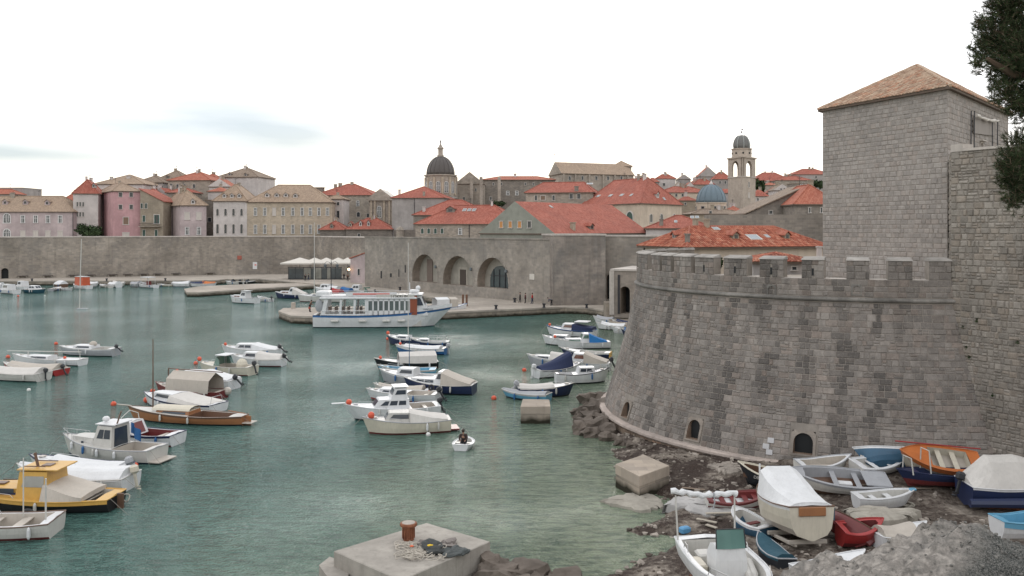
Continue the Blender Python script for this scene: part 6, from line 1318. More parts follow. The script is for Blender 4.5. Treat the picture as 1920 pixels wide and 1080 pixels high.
# ---- left rows
b = Boat('white boat under a taut grey and white tarpaulin, cut by the left picture edge', (-38, 708), (80, 714), .7, tw=.85).hull('offwhite', 'dark', deck='white', cockpit=(.05, .6)).cover(.02, .9, .5, .35, .25, .1, 'canvas').motor().lines()
b = Boat('red hulled boat with a grey striped tarpaulin next to the left edge', (8, 696), (114, 703), .55).hull('red', 'darkred', deck='offwhite', cockpit=(.05, .6)).cover(.03, .85, .5, .3, .15, .1, 'beige').motor(.5).lines()
b = Boat('white boat with a lowered mast lying along its deck, third from the left edge', (25, 680), (153, 685), .6, beam=2.1).hull('white', 'dark', deck='white', cockpit=(.3, .6)).cabin(.42, .75, .32, wins=1).fenders((.2,), sides=(-1,)).ballbow(None, .25, 0).lines()
b.part('lowered_mast', bp('offwhite'), lambda mb: mb.tube([(b.x(0), .2, b.sh(0) + .75), (b.x(1.05), .2, b.sh(1) + .25)], .05, 6)); b.part('mast_crutch', bp('offwhite'), lambda mb: (mb.tube([(b.x(.75), .2, b.sh(.7)), (b.x(.75), .2, b.sh(.7) + .6)], .04, 5), mb.tube([(b.x(.02), .2, b.sh(0)), (b.x(.02), .2, b.sh(0) + .75)], .04, 5)))
b = Boat('grey white cabin sloop lying alone left with folded canvas at its hatch', (113, 664), (216, 667), .8, tw=.75, rise=.2).hull('grey', 'black', stripe='white', deck='white', cockpit=(.08, .34), inner='offwhite').cabin(.36, .7, .38, wins=1, fwin=False).motor(.9).fenders((.38,), sides=(-1,)).lines(1, False)
b.part('folded_canvas', bp('beige', 'canvas'), lambda mb: mb.sphere((b.x(.40), 0, b.ctop + .12), .42, 10, 6, sc=(1, .9, .75))); b.part('hatch_cushion', paint((.55, .28, .12), .8, 'orange_cushion'), lambda mb: mb.bevbox((b.x(.41), -.36, b.ctop + .12), (.28, .06, .3), .03))
b = Boat('white tarp covered cruiser at the back of the second left row', (420, 667), (520, 668), .7).hull('white', 'dark', deck='white', cockpit=(.05, .4)).cabin(.42, .75, .55, wins=2).canopy(.42, 1.25, .02, .75, col='white').motor(.9).ballbow().lines(1, False)
b = Boat('white cabin boat with a beige stern hood in the second left row', (436, 684), (528, 686), .65).hull('white', 'darkred', deck='white', cockpit=(.05, .5)).cabin(.45, .75, .6, wins=1).cover(.02, .46, .35, .6, .4, .5, 'canvas').motor(.9).fenders((.3,), sides=(-1,)).lines(1, False)
b = Boat('cream open motorboat with a pale green windscreen and black outboard', (377, 697), (470, 703), .7, rise=.25).hull('cream', 'darkred', deck='cream', cockpit=(.06, .62), inner='beige').windscreen(.62, .75, .8).motor(.3).fenders((.25, .52), sides=(-1,)).ballbow(None, .99, .0, .2).lines()
b.part('console_cover', bp('cream', 'canvas'), lambda mb: mb.sphere((b.x(.2), 0, .75), .55, 10, 7, sc=(1, .85, 1.1))); b.part('bimini_roof', bp('white', 'canvas'), lambda mb: mb.bevbox((b.x(.5), 0, 1.62), (1.2, 1.5, .08), .03)); b.part('bimini_frame', M_chrome, lambda mb: [mb.tube([(b.x(.5) + sx, sy, .7), (b.x(.5) + sx * 1, sy, 1.6)], .018, 4) for sx in (-.5, .5) for sy in (-.7, .7)])
b = Boat('white cruiser with a white awning and tilted black outboard, above the tent boat', (330, 722), (436, 729), .65).hull('white', 'teal', deck='white', cockpit=(.05, .45)).cabin(.45, .82, .62, wins=2, roof='white').canopy(.47, 1.3, .02, .8, col='white').motor(.9).ballbow().fenders((.2,), sides=(-1,), col='white').lines(1, False)
b = Boat('dark red boat under a square beige tent hung on a wooden ridge pole', (296, 738), (413, 747), .5, beam=1.9).hull('darkred', 'darkred', deck='beige', cockpit=(.05, .7), stripe='darkred', rubc='darkred').lines()
b.part('tent', bp('beige', 'canvas'), lambda mb: mb.loft([[Vector((x, s_ * y, z)) for s_, y, z in ((-1, .95, .45), (-1, .82, 1.35), (1, .02, 1.85), (1, .82, 1.35), (1, .95, .45))] for x in np.linspace(b.x(.1), b.x(.72), 6)], False))
b.part('ridge_pole', bp('brown'), lambda mb: (mb.tube([(b.x(.0), 0, 1.9), (b.x(.8), 0, 1.95)], .04, 5), mb.tube([(b.x(.8), 0, .5), (b.x(.8), 0, 1.97)], .05, 5))); b.part('inflated_fender', bp('beige'), lambda mb: mb.sphere((b.x(.0), -.5, .45), .32, 10, 6))
b = Boat('white cabin boat with dark blue side window and long white cover, behind the wooden boat', (272, 757), (408, 772), .6).hull('white', 'dark', stripe='navy', deck='white', cockpit=(.05, .4), rubc='navy').cabin(.5, .85, .55, wins=1, rf=.7).canopy(.52, 1.1, .04, .65, col='canvas').lines(1, False)
b.part('ball_fender', M_buoy, lambda mb: mb.sphere((b.x(1) + .02, -.3, .25), .25, 10, 7)); b.part('stern_hoop', M_chrome, lambda mb: mb.tube([(b.x(.03), -.7, .6), (b.x(.03), -.5, 1.2), (b.x(.03), .5, 1.2), (b.x(.03), .7, .6)], .02, 5))
b = Boat('long varnished wooden sailing boat with a dark mast and cream cabin cover', (243, 785), (456, 796), .62, beam=2.4, tw=.45, rise=.35, rake=.5, cat='sailing boat', name='wooden_sailboat').hull('wood', 'dark', stripe='brown', deck='offwhite', cockpit=(.1, .42), inner='brown', rubc='brown', floor='wood').cabin(.42, .72, .3, wins=1, col='wood', roof='cream', fwin=False).mast(.78, 5.2, .055, col='brown').lines(2)
b.part('cabin_cover', bp('cream', 'canvas'), lambda mb: mb.loft([[Vector((x, .75 * math.cos(a), b.ctop + .02 + .26 * math.sin(a))) for a in np.linspace(0, math.pi, 7)] for x in np.linspace(b.x(.42), b.x(.74), 5)], False))
b.part('tiller', bp('wood'), lambda mb: mb.tube([(b.x(.0), 0, .8), (b.x(.14), 0, .95)], .035, 5)); b.part('rudder', bp('wood'), lambda mb: mb.bevbox((b.x(0) - .25, 0, .1), (.45, .07, 1.1), .02)); b.part('swim_step', bp('beige'), lambda mb: mb.bevbox((b.x(0) - .35, 0, .2), (.7, 1.0, .06), .02)); b.part('bowsprit', bp('beige'), lambda mb: mb.tube([(b.x(.97), 0, b.sh(1)), (b.x(1) + .9, 0, b.sh(1) + .05)], .05, 6))
b = Boat('white cuddy boat with a dark red cockpit half hidden behind the white wheelhouse boat', (195, 824), (328, 833), .6, rise=.2).hull('white', 'darkred', stripe='navy', deck='white', cockpit=(.08, .5), inner='darkred', rubc='navy').cabin(.48, .78, .65, wins=0, fwin=False, rb=.5, bwin=True, glass=bp('darkred')).lines()
b.part('hoop', bp('offwhite'), lambda mb: mb.tube([(b.x(.6), -.85, .6), (b.x(.62), -.75, 1.5), (b.x(.62), 0, 1.8), (b.x(.62), .75, 1.5), (b.x(.6), .85, .6)], .03, 6))
b = Boat('white wheelhouse boat with a radar dome and a blue flag', (122, 850), (292, 864), .78, tw=.85, rise=.5).hull('offwhite', 'navy', stripe='offwhite', deck='offwhite', cockpit=(.05, .36), inner='beige', rubc='grey').cabin(.58, .86, .45, wins=0, fwin=False, col='offwhite', name='trunk_cabin').cabin(.38, .60, 1.38, wf=.72, rf=.3, rb=.02, wins=2, overhang=.2, bwin=True, col='offwhite', roof='white', z=.68).fenders((.30, .48, .80), col='white').rail(.8, .3).lines(2)
b.part('radar_dome', bp('white'), lambda mb: mb.sphere((b.x(.5), .3, b.ctop + .35), .22, 10, 6, sc=(1, 1, .8))); b.part('portholes', M_bglass, lambda mb: [mb.sphere((b.x(.7), g * b.hb(.7) * .735, .98), .11, 10, 6, sc=(1, .35, 1)) for g in (-1, 1)]); b.part('flag', bp('blue', 'canvas'), lambda mb: mb.loft([[Vector((b.x(.34) - .1 * k, -.55 - .12 * math.sin(k * 1.3), 1.55 - .04 * k + dz)) for dz in (.55 - .035 * k, .25, -.1 - .05 * k)] for k in range(8)], False)); b.part('antenna', bp('brown'), lambda mb: mb.tube([(b.x(.38), .4, b.ctop), (b.x(.33), .4, b.ctop + .9)], .05, 5)); b.part('swim_step', bp('beige'), lambda mb: mb.bevbox((b.x(0) - .35, 0, .12), (.75, 1.7, .08), .02))
b = Boat('slim white boat with a grey outboard, behind the white tarp boat', (62, 884), (230, 893), .5, beam=1.8).hull('white', 'navy', stripe='navy', deck='white', cockpit=(.06, .3), rubc='navy').cover(.04, .72, .12, .25, .5, .3, 'white').motor(.3, 'grey').lines(2)
b = Boat('white boat completely wrapped in a white tarpaulin behind the yellow cruiser', (40, 908), (238, 916), .62, beam=2.2).hull('white', 'dark', deck='white', cockpit=(.06, .3)).cover(.02, .97, .35, .12, .45, .2, 'white', hm=.1).fenders((.18, .42), col='white', sides=(-1,)).motor(.2, 'cream').lines(2)
b = Boat('yellow cabin cruiser with black hull bottom and beige aft curtains', (-78, 945), (214, 952), .62, beam=2.7, rise=.35, tw=.7, cat='cabin cruiser', name='yellow_cruiser').hull('black', 'black', stripe='yellow', deck='yellow', cockpit=(.07, .34), inner='beige', rubc='yellow', stripe_h=.22).cabin(.52, .84, .48, wf=.74, rf=.8, wins=0, fwin=False, col='yellow', name='trunk_cabin').cabin(.36, .56, 1.35, wf=.74, rf=.15, rb=.05, wins=1, overhang=.55, col='yellow', z=.6, glass=glass_mat((.30, .30, .28), .2, 'pale_boat_window')).lines(2)
b.part('trunk_window', M_bglass, lambda mb: [mb.box((b.x(t), g * b.hb(t) * .745, 1.02), (.75, .03, .2)) for t in (.61, .72) for g in (-1, 1)]); b.canopy(.38, 1.35, .14, .8, col='beige'); b.fenders((.62,), col='white', sides=(-1,), r=.14); b.part('blue_stripe', bp('navy'), lambda mb: [mb.box((b.x(.66), g * b.hb(.66) * .745, .86), (2.2, .03, .10)) for g in (-1, 1)]); b.part('roof_hatch', bp('brown'), lambda mb: (mb.bevbox((b.x(.42), 0, b.ctop + .15), (.5, .5, .06), .02), mb.bevbox((b.x(.7), .1, 1.18), (.5, .45, .08), .02))); b.part('roof_rail', bp('brown'), lambda mb: [mb.tube([(b.x(.40), g * .55, b.ctop + .2), (b.x(.53), g * .55, b.ctop + .2)], .03, 5) for g in (-1, 1)]); b.part('horn_mast', bp('brown'), lambda mb: mb.tube([(b.x(.47), .2, b.ctop + .1), (b.x(.49), .2, b.ctop + .8)], .07, 6)); b.part('rudder', bp('brown'), lambda mb: mb.bevbox((b.x(0) - .2, 0, .2), (.35, .1, 1.1), .03)); b.part('rope_coil', bp('beige'), lambda mb: mb.tube([(b.x(0) - .2 + .2 * math.cos(a), -.5 + .1 * math.sin(a * 2), .35 + .2 * math.sin(a)) for a in np.linspace(0, 12, 24)], .03, 5)); b.part('blue_fender', bp('tealblue'), lambda mb: mb.lathe([(.03, -.25), (.13, -.15), (.13, .15), (.03, .25)], (b.x(.28), -b.hb(.28) - .1, .25), 8))
b = Boat('white open boat with a black tyre fender at the bottom of the left edge', (-100, 1006), (97, 1000), .6, beam=2.0, tw=.9, rise=.2).hull('offwhite', 'darkred', stripe='offwhite', deck='white', cockpit=(.08, .8), inner='beige', rubc='brown').fenders((.22, .6), col='white', sides=(-1,)).lines(1)
b.part('tyre', M_rub, lambda mb: mb.tube([(b.x(.36) + .26 * math.cos(a), -b.hb(.36) - .1, .36 + .26 * math.sin(a)) for a in np.linspace(0, 2 * math.pi, 18)], .095, 8)); b.part('stake', bp('offwhite'), lambda mb: (mb.tube([(b.x(.36), -.7, .5), (b.x(.36), -.7, 2.9)], .03, 5), mb.tube([(b.x(.07), .3, .5), (b.x(.07), .3, 2.3)], .04, 5)))
b.thwarts((.3, .55), 'beige')
# ---- middle row
b = Boat('small dark blue sailing boat with a tall white mast, middle row', (728, 645), (792, 648), .7, beam=2.0, cat='sailing boat').hull('navy', 'dark', stripe='white', deck='white', cockpit=(.08, .35)).cabin(.38, .72, .35, wins=1).mast(.42, 10.2, .05).ballbow(None, .95, .1, .2).lines(1, False)
b = Boat('grey white low boat with a rail, right behind the small sailing boat', (772, 650), (838, 650), .55).hull('navy', 'dark', stripe='white', deck='white', cockpit=(.08, .5)).cabin(.5, .8, .3, wins=1).rail(.1, .5, t1=.5).lines(1, False)
b = Boat('white boat with a royal blue bow and grey outboard, middle row', (745, 661), (833, 664), .6, rise=.25).hull('blue', 'navy', stripe='white', deck='white', cockpit=(.06, .2), stripe_h=.28).cover(.1, .8, .22, .18, .4, .3, 'white').motor(.0, 'grey').ballbow(None, .9, 0, .15).lines(1, False)
b = Boat('black hulled boat under a boxy grey white tent in the middle row', (706, 692), (815, 688), .55, rise=.45).hull('black', 'darkred', stripe='dark', deck='white', cockpit=(.05, .6), rubc='offwhite').ballbow(None, .9, 0, .16).lines(1.6)
b.part('tent', bp('canvas', 'canvas'), lambda mb: mb.loft([[Vector((x, y * (b.hb(.3) - .02), z)) for y, z in ((-1, .5), (-.85, 1.15), (0, 1.45), (.85, 1.15), (1, .5))] for x in np.linspace(b.x(.03), b.x(.62), 7)], False))
b = Boat('light blue open boat hidden behind the grey hulled cabin boat', (712, 703), (812, 703), .5).hull('lblue', 'dark', stripe='offwhite', deck='lblue', cockpit=(.1, .8), inner='lblue').thwarts((.3, .55)).lines(1, False)
b.part('pole', bp('tealblue'), lambda mb: mb.tube([(b.x(.45), 0, .4), (b.x(.45), 0, 3.2)], .035, 5))
b = Boat('white cabin boat with brown side window beside the navy wheelhouse boat', (716, 716), (818, 722), .7).hull('grey', 'dark', stripe='white', deck='white', cockpit=(.06, .35)).cabin(.36, .68, .6, wins=1).lines(2, False).fenders((.5,), sides=(-1,))
b = Boat('navy hulled wheelhouse boat with a big beige aft canopy in the middle row', (762, 733), (884, 738), .7).hull('navy', 'dark', stripe='navy', deck='white', cockpit=(.05, .4), rubc='offwhite').cabin(.5, .88, .38, wins=2, fwin=False, name='trunk_cabin').cabin(.40, .55, .95, wins=1, wf=.75, z=.7).canopy(.42, 1.62, .02, .85, col='beige').fenders((.05, .35), sides=(-1,)).lines(1, False)
b = Boat('red bottomed white boat with a small cabin behind the flybridge cruiser', (692, 747), (816, 752), .55, rise=.2).hull('white', 'red', stripe='white', deck='white', cockpit=(.06, .4), inner='beige').cabin(.5, .8, .3, wins=2).motor(.6).lines(1)
b.part('orange_cover', paint((.6, .10, .04), .8, 'orange_red_cloth'), lambda mb: mb.bevbox((b.x(.12), -b.hb(.12) - .02, .4), (.9, .06, .3), .02)); b.part('stern_tyre', M_rub, lambda mb: mb.tube([(b.x(.15) + .2 * math.cos(a), -b.hb(.1) - .08, .75 + .2 * math.sin(a)) for a in np.linspace(0, 6.28, 12)], .07, 6))
b = Boat('brown covered low boat between navy wheelhouse boat and flybridge cruiser', (705, 739), (800, 742), .45).hull('offwhite', 'dark', deck='white', cockpit=(.06, .5), inner='brown').cover(.1, .9, .3, .15, .3, .2, 'beige')
b = Boat('white flybridge cruiser with a pulpit, largest white boat of the middle row', (648, 788), (815, 778), .8, rise=.45, rake=.9, cat='motor cruiser', name='flybridge_cruiser').hull('white', 'dark', deck='white', cockpit=(.05, .3), inner='beige', rubc='white').cabin(.32, .72, .72, wf=.74, rf=.9, wins=3, name='saloon').fenders((.42,), col='white', sides=(-1,)).lines(2).ballbow(None, .93, .1, .22).motor(.3)
_t = b.ctop; b.cabin(.34, .52, .75, wf=.62, rf=.5, wins=1, z=_t + .02, name='flybridge', overhang=.15); b.part('bow_plank', bp('white'), lambda mb: mb.bevbox((b.x(1) + .25, 0, b.sh(1) + .02), (1.0, .28, .07), .02)); b.part('round_port', M_dark, lambda mb: mb.sphere((b.x(.40), -b.hb(.4) * .75, _t - .12), .12, 10, 6, sc=(1, .3, 1)))
b = Boat('cream cuddy cabin boat with a canvas aft cover, nearest of the middle row', (686, 813), (836, 806), .72, rise=.3).hull('cream', 'darkred', stripe='cream', deck='offwhite', cockpit=(.06, .4), rubc='grey').cabin(.45, .78, .58, wins=1, rf=.8, col='offwhite').canopy(.47, 1.28, .04, .85, col='canvas').fenders((.25, .42), col='white', sides=(-1,)).ballbow(None, .9, .15, .22).lines(2)
b.part('porthole', M_dark, lambda mb: mb.sphere((b.x(.42), -b.hb(.42) * .86, .98), .09, 10, 6, sc=(1, .3, 1))); b.part('swim_step', bp('darkred'), lambda mb: mb.bevbox((b.x(0) - .3, 0, .14), (.6, 1.3, .09), .02))
# ---- right row
b = Boat('white blue rimmed boat with a dark navy aft canopy, rearmost left of the right row', (1028, 628), (1112, 632), .75).hull('white', 'dark', stripe='navy', deck='white', cockpit=(.05, .4), rubc='blue').cabin(.4, .68, .75, wins=1, glass=glass_mat((.16, .10, .08), .15, 'brown_glass')).canopy(.42, 1.45, .02, 1.1, col='navy').ballbow(None, .93, 0, .18)
b.part('hard_top', bp('white'), lambda mb: mb.bevbox((b.x(.25), 0, 1.72), (1.7, 1.6, .12), .04))
b = Boat('white cuddy boat with a rounded cabin left behind the bright blue hood boat', (1020, 645), (1100, 649), .6).hull('white', 'dark', deck='white', cockpit=(.05, .4)).cabin(.42, .78, .5, wins=1).lines(1, False)
b = Boat('white boat with green tinted windows and a bright blue aft hood', (1045, 653), (1138, 652), .65).hull('white', 'dark', deck='white', cockpit=(.05, .4)).cabin(.52, .84, .35, wins=1, glass=M_ggl, name='trunk_cabin').cabin(.38, .56, .85, wins=1, glass=M_ggl, z=.7).canopy(.4, 1.55, .06, .75, col='bblue').fenders((.1,), sides=(-1,)).ballbow(None, 1.0, -.2, .17)
b = Boat('white boat with a mustard yellow stern behind the beige canopy boat', (1055, 668), (1140, 671), .5).hull('navy', 'dark', stripe='white', deck='white', cockpit=(.1, .6), inner='offwhite').thwarts((.3, .5)); b.part('stern_board', bp('yellow'), lambda mb: mb.bevbox((b.x(0) - .03, 0, .3), (.12, 1.5, .55), .03))
b = Boat('white cabin boat with a pinkish awning at the left of the right row', (992, 687), (1075, 690), .75).hull('grey', 'dark', stripe='white', deck='white', cockpit=(.05, .5)).cabin(.5, .85, .3, wins=1).cover(.1, .5, .55, .6, .4, .5, 'canvas').ballbow(None, .45, -.8, .18).lines(1, False)
b = Boat('white cabin boat with a long beige aft canopy behind the black striped launch', (1050, 690), (1140, 694), .65).hull('white', 'dark', deck='white', cockpit=(.05, .45)).cabin(.45, .75, .8, wins=1, glass=glass_mat((.16, .08, .06), .15, 'brown_glass2')).canopy(.47, 1.5, .04, .8, col='beige').motor(.5)
b = Boat('boat with a steep navy blue tarpaulin and its stern to the left', (1088, 700), (1008, 708), .65).hull('white', 'dark', deck='white', cockpit=(.05, .5)).cover(.05, .7, .25, 1.15, .2, .5, 'navy').motor(.2, 'white')
b = Boat('white launch with a black stripe and two side windows', (1138, 716), (1046, 718), .75, tw=.7).hull('white', 'dark', stripe='white', deck='white', cockpit=(.05, .3), rubc='black').cabin(.38, .72, .55, wins=2, rf=.15, rb=.4).rail(.75, .3).lines(1, False)
b = Boat('light blue low boat under a grey cover beside the navy launch', (945, 744), (1025, 751), .45, rise=.15).hull('lblue', 'dark', stripe='offwhite', deck='offwhite', cockpit=(.1, .6)).cover(.03, .97, .18, .1, .4, .3, 'grey')
b = Boat('navy launch with a flat white cover behind the lone stone block', (1072, 741), (975, 744), .7, rise=.25).hull('navy', 'dark', stripe='navy', deck='white', cockpit=(.05, .2), rubc='offwhite').cover(.02, .62, .22, .2, .5, .5, 'canvas').motor(.6, 'grey')
for bw, st, lab, c1, c2, cv in [((1114, 604), (1150, 606), 'white low boat with a blue grey cover beneath the gate house', 'white', 'grey', 'grey'), ((1120, 617), (1172, 619), 'white covered boat with a black bottom by the bastion edge', 'white', 'black', 'white'), ((1150, 612), (1192, 614), 'white boat with a dark blue cover touching the bastion edge', 'white', 'dark', 'navy'), ((1148, 624), (1190, 626), 'small white inflatable shaped boat next to the bastion edge', 'white', 'white', None), ((1166, 629), (1200, 631), 'dark blue small boat half hidden by the bastion edge', 'navy', 'dark', 'blue')]:
    b = Boat(lab, bw, st, .5).hull(c1, c2, deck='white', cockpit=(.08, .6), inner='beige')
    if cv: b.cover(.05, .8, .3, .3, .3, .2, cv)
    else: b.motor(0)
# ---- far quay boats
FQ = [((2, 549), (30, 551), 'white cabin boat with four dark windows at the far left quay', 'white', 'dark', 'wh', None), ((-18, 541), (4, 541), 'white boat cut by the left edge at the far quay', 'white', 'dark', 'cv', 'white'), ((33, 542), (52, 544), 'white cabin boat with a white box cabin behind the dark teal boat', 'white', 'dark', 'wh', None), ((84, 550), (52, 549), 'dark teal hulled boat with white cabin at the far left quay', 'teal', 'teal', 'wh2', None),
      ((113, 543), (96, 546), 'small grey dinghy in front of the round white tent boat', 'grey', 'black', None, None), ((104, 538), (120, 539), 'brown boat with a round white tent at the far quay', 'brown', 'dark', 'cv', 'white'), ((135, 545), (119, 544), 'small white dinghy with a dark thwart left of the orange cabin boat', 'white', 'white', None, None),
      ((139, 540), (166, 542), 'white boat with a bright orange red cabin at the far quay', 'white', 'white', 'or', None), ((184, 537), (164, 538), 'white covered boat right of the orange cabin boat', 'white', 'dark', 'cv', 'white'), ((188, 538), (207, 540), 'small white open boat left of the blue striped one at the far quay', 'offwhite', 'green', None, None), ((205, 538), (222, 539), 'white boat with navy side and a short cabin at the far quay', 'white', 'navy', 'cv', 'white'), ((234, 537), (214, 537), 'pale covered boat in the middle of the far quay', 'offwhite', 'dark', 'cv', 'canvas'),
      ((246, 537), (262, 538), 'grey boat with a dark red bottom left of the canopy boat', 'grey', 'darkred', 'cv', 'grey'), ((260, 538), (292, 540), 'white boat with a flat white canopy on posts at the far quay', 'white', 'dark', 'can', None), ((296, 537), (322, 537), 'pale yellow green open boat at the far quay', 'cream', 'green', None, None), ((322, 535), (355, 536), 'long white covered boat with a navy bottom at the far quay', 'white', 'navy', 'cv', 'white'), ((356, 535), (384, 535), 'boat with a dark blue cover near the pier head', 'white', 'dark', 'cv', 'navy'), ((405, 534), (382, 534), 'white boat with a bright orange cover near the pier head', 'white', 'dark', 'cv', 'orange'),
      ((424, 530), (448, 531), 'black and white open motorboat moored behind the pier', 'offwhite', 'black', 'ws', None), ((478, 529), (452, 531), 'black and white inflatable with windscreen behind the pier', 'black', 'black', 'ws', None)]
for bw, st, lab, c1, c2, kd, cv in FQ:
    lo = 537.5 if bw[0] < 415 else 534.0; bw = (bw[0], max(bw[1], lo)); st = (st[0], max(st[1], lo))
    b = Boat(lab, bw, st, .7 if kd != None else .45, rise=.2, beam=2.2 if kd else 1.6).hull(c1, c2, deck='white', cockpit=(.06, .5), inner='beige')
    if kd == 'wh': b.cabin(.3, .75, 1.1, wins=3, wf=.8)
    if kd == 'wh2': b.cabin(.25, .7, .8, wins=2, wf=.8, rf=1)
    if kd == 'cv': b.cover(.03, .9, .55, .25, .35, .2, cv, hm=.35 if 'round' in lab else 0)
    if kd == 'or': b.cabin(.18, .72, 1.75, wf=.85, rf=.02, rb=.02, wins=0, fwin=False, col='orangered', roof='white', overhang=.1)
    if kd == 'can': b.part('canopy_roof', bp('white'), lambda mb: mb.bevbox((b.x(.45), 0, 2.5), (3.2, 2.1, .12), .03)); b.part('canopy_posts', bp('offwhite'), lambda mb: [mb.tube([(b.x(.45) + sx, sy, .6), (b.x(.45) + sx, sy, 2.5)], .05, 5) for sx in (-1.5, 1.5) for sy in (-.9, .9)]); b.cabin(.6, .85, .5, wins=1); b.part('console', bp('darkred'), lambda mb: mb.bevbox((b.x(.4), 0, .9), (.9, .8, 1.3), .05))
    if kd == 'ws': b.windscreen(.55, .5, .75, M_bglass); b.motor()
    if kd is None: b.thwarts((.3, .55), 'beige')
mm = thing('moored_mast', 'thin white mast standing on a small raft left in the open water', 'mast', tuple(G(149, 579, 0)))
mb = MB(); mb.tube([(0, 0, -.4), (0, 0, .3), (.35, 0, 12.3)], [.09, .09, .06], 6); mb.build('pole', bp('offwhite'), mm, world=False); mb = MB(); mb.bevbox((.5, 0, .02), (1.8, .7, .16), .05); mb.build('raft', bp('grey'), mm, world=False)
b = Boat('white cruiser with a short raked mast in front of the pier', (434, 567), (480, 569), .85, rise=.4, cat='motor cruiser').hull('white', 'dark', deck='white', cockpit=(.05, .35), inner='offwhite', rubc='grey').cabin(.5, .88, .45, wins=2, fwin=False, name='trunk_cabin', glass=glass_mat((.16, .08, .06), .15, 'brown_glass3')).cabin(.32, .58, 1.2, wins=2, z=.75, overhang=.4, rf=.5).mast(.42, 3.3, .05, lean=.6).lines(1, False)
b = Boat('small white tender moored right of the white cruiser with raked mast', (484, 564), (507, 566), .5).hull('white', 'white', deck='white', cockpit=(.1, .7), inner='offwhite').motor(.3)
b = Boat('navy hulled cruiser with brown windows and a white canopy behind the mole', (517, 559), (574, 560), .9, rise=.5, cat='motor cruiser').hull('navy', 'dark', stripe='white', deck='white', cockpit=(.05, .4)).cabin(.42, .85, .6, wins=2, glass=glass_mat((.16, .08, .06), .15, 'brown_glass4'), name='trunk_cabin').cabin(.36, .56, 1.3, wins=1, z=.9).canopy(.38, 2.1, .03, 1.0, col='canvas')
b = Boat('white sailing yacht with the tallest mast behind the head of the mole', (559, 565), (640, 566), 1.1, rise=.3, beam=3.0, cat='sailing yacht').hull('offwhite', 'darkred', stripe='white', deck='white', cockpit=(.1, .3)).cabin(.35, .7, .45, wins=2, roof='cream').mast(.62, 14.2, .09).lines(1, False)
for bw, st, lab, c1, cv, kd in [((592, 549), (635, 551), 'white cruiser with a rounded white cover behind the lamp post', 'white', 'white', 'cab'), ((628, 553), (658, 555), 'white boat with a blue cover behind the ferry roof', 'offwhite', 'blue', 'cv'), ((650, 551), (690, 552), 'white cabin boat with a brown strip window, inner basin', 'white', None, 'cab'), ((672, 556), (700, 556), 'white boat with a black outboard at the right of the inner basin', 'white', 'white', 'mot'), ((606, 556), (640, 558), 'white boat with red and white stripes in the inner basin', 'white', 'red', 'cv'), ((700, 553), (672, 549), 'small white boat with its bow to the quay, inner basin', 'white', None, 'mot')]:
    b = Boat(lab, bw, st, .8).hull(c1, 'teal', deck='white', cockpit=(.05, .4))
    if kd == 'cab': b.cabin(.35, .75, 1.0, wins=2)
    if cv and kd != 'mot': b.cover(.03, .5, .6, .8, .4, .4, cv)
    if kd == 'mot': b.motor(.4); b.windscreen(.6, .6, .7)
b = Boat('white boat with a boxy white and beige hood moored behind the bow of the ferry', (873, 592), (800, 595), 1.25, rise=.55, beam=2.8).hull('white', 'dark', stripe='white', deck='white', cockpit=(.05, .4), rubc='blue')
b.part('hood', bp('white', 'canvas'), lambda mb: mb.loft([[Vector((x, y * 1.1, z)) for y, z in ((-1, 1.2), (-1, 2.5), (0, 2.75), (1, 2.5), (1, 1.2))] for x in (b.x(.22), b.x(.4), b.x(.52))], False)); b.part('hood_end', bp('beige', 'canvas'), lambda mb: mb.loft([[Vector((x, y * 1.12, z)) for y, z in ((-1, 1.25), (-1, 2.48), (0, 2.72), (1, 2.48), (1, 1.25))] for x in (b.x(.54), b.x(.72))], False, True))
# ---- ferry
fs, fw = G(596, 612), G(832, 611); FLn = (fw - fs).length + 1.6
F_ = Boat('large white excursion ferry with blue stripe, lettered roof board and red brown door', None, None, 1.75, 4.6, loc=(fs + fw) / 2 + Vector((.4, 0, 0)), heading=math.atan2(fw.y - fs.y, fw.x - fs.x), L=FLn, tw=.82, rise=1.0, rake=2.2, cat='ferry', name='excursion_ferry', p=3.2)
F_.hull('white', 'navy', stripe='blue', deck='offwhite', cockpit=(.02, .78), inner='offwhite', floor='grey', stripe_h=.32, rubc='navy')
fx = F_.x; W2 = 1.95; zd = 1.7; zr_ = 4.05
F_.part('main_roof', bp('white'), lambda mb: (mb.bevbox((fx(.40), 0, zr_ + .15), (FLn * .70, W2 * 2 + .35, .30), .08), mb.bevbox((fx(.40), 0, zr_ + .42), (FLn * .68, W2 * 2 - .4, .22), .06)))
nw = 8
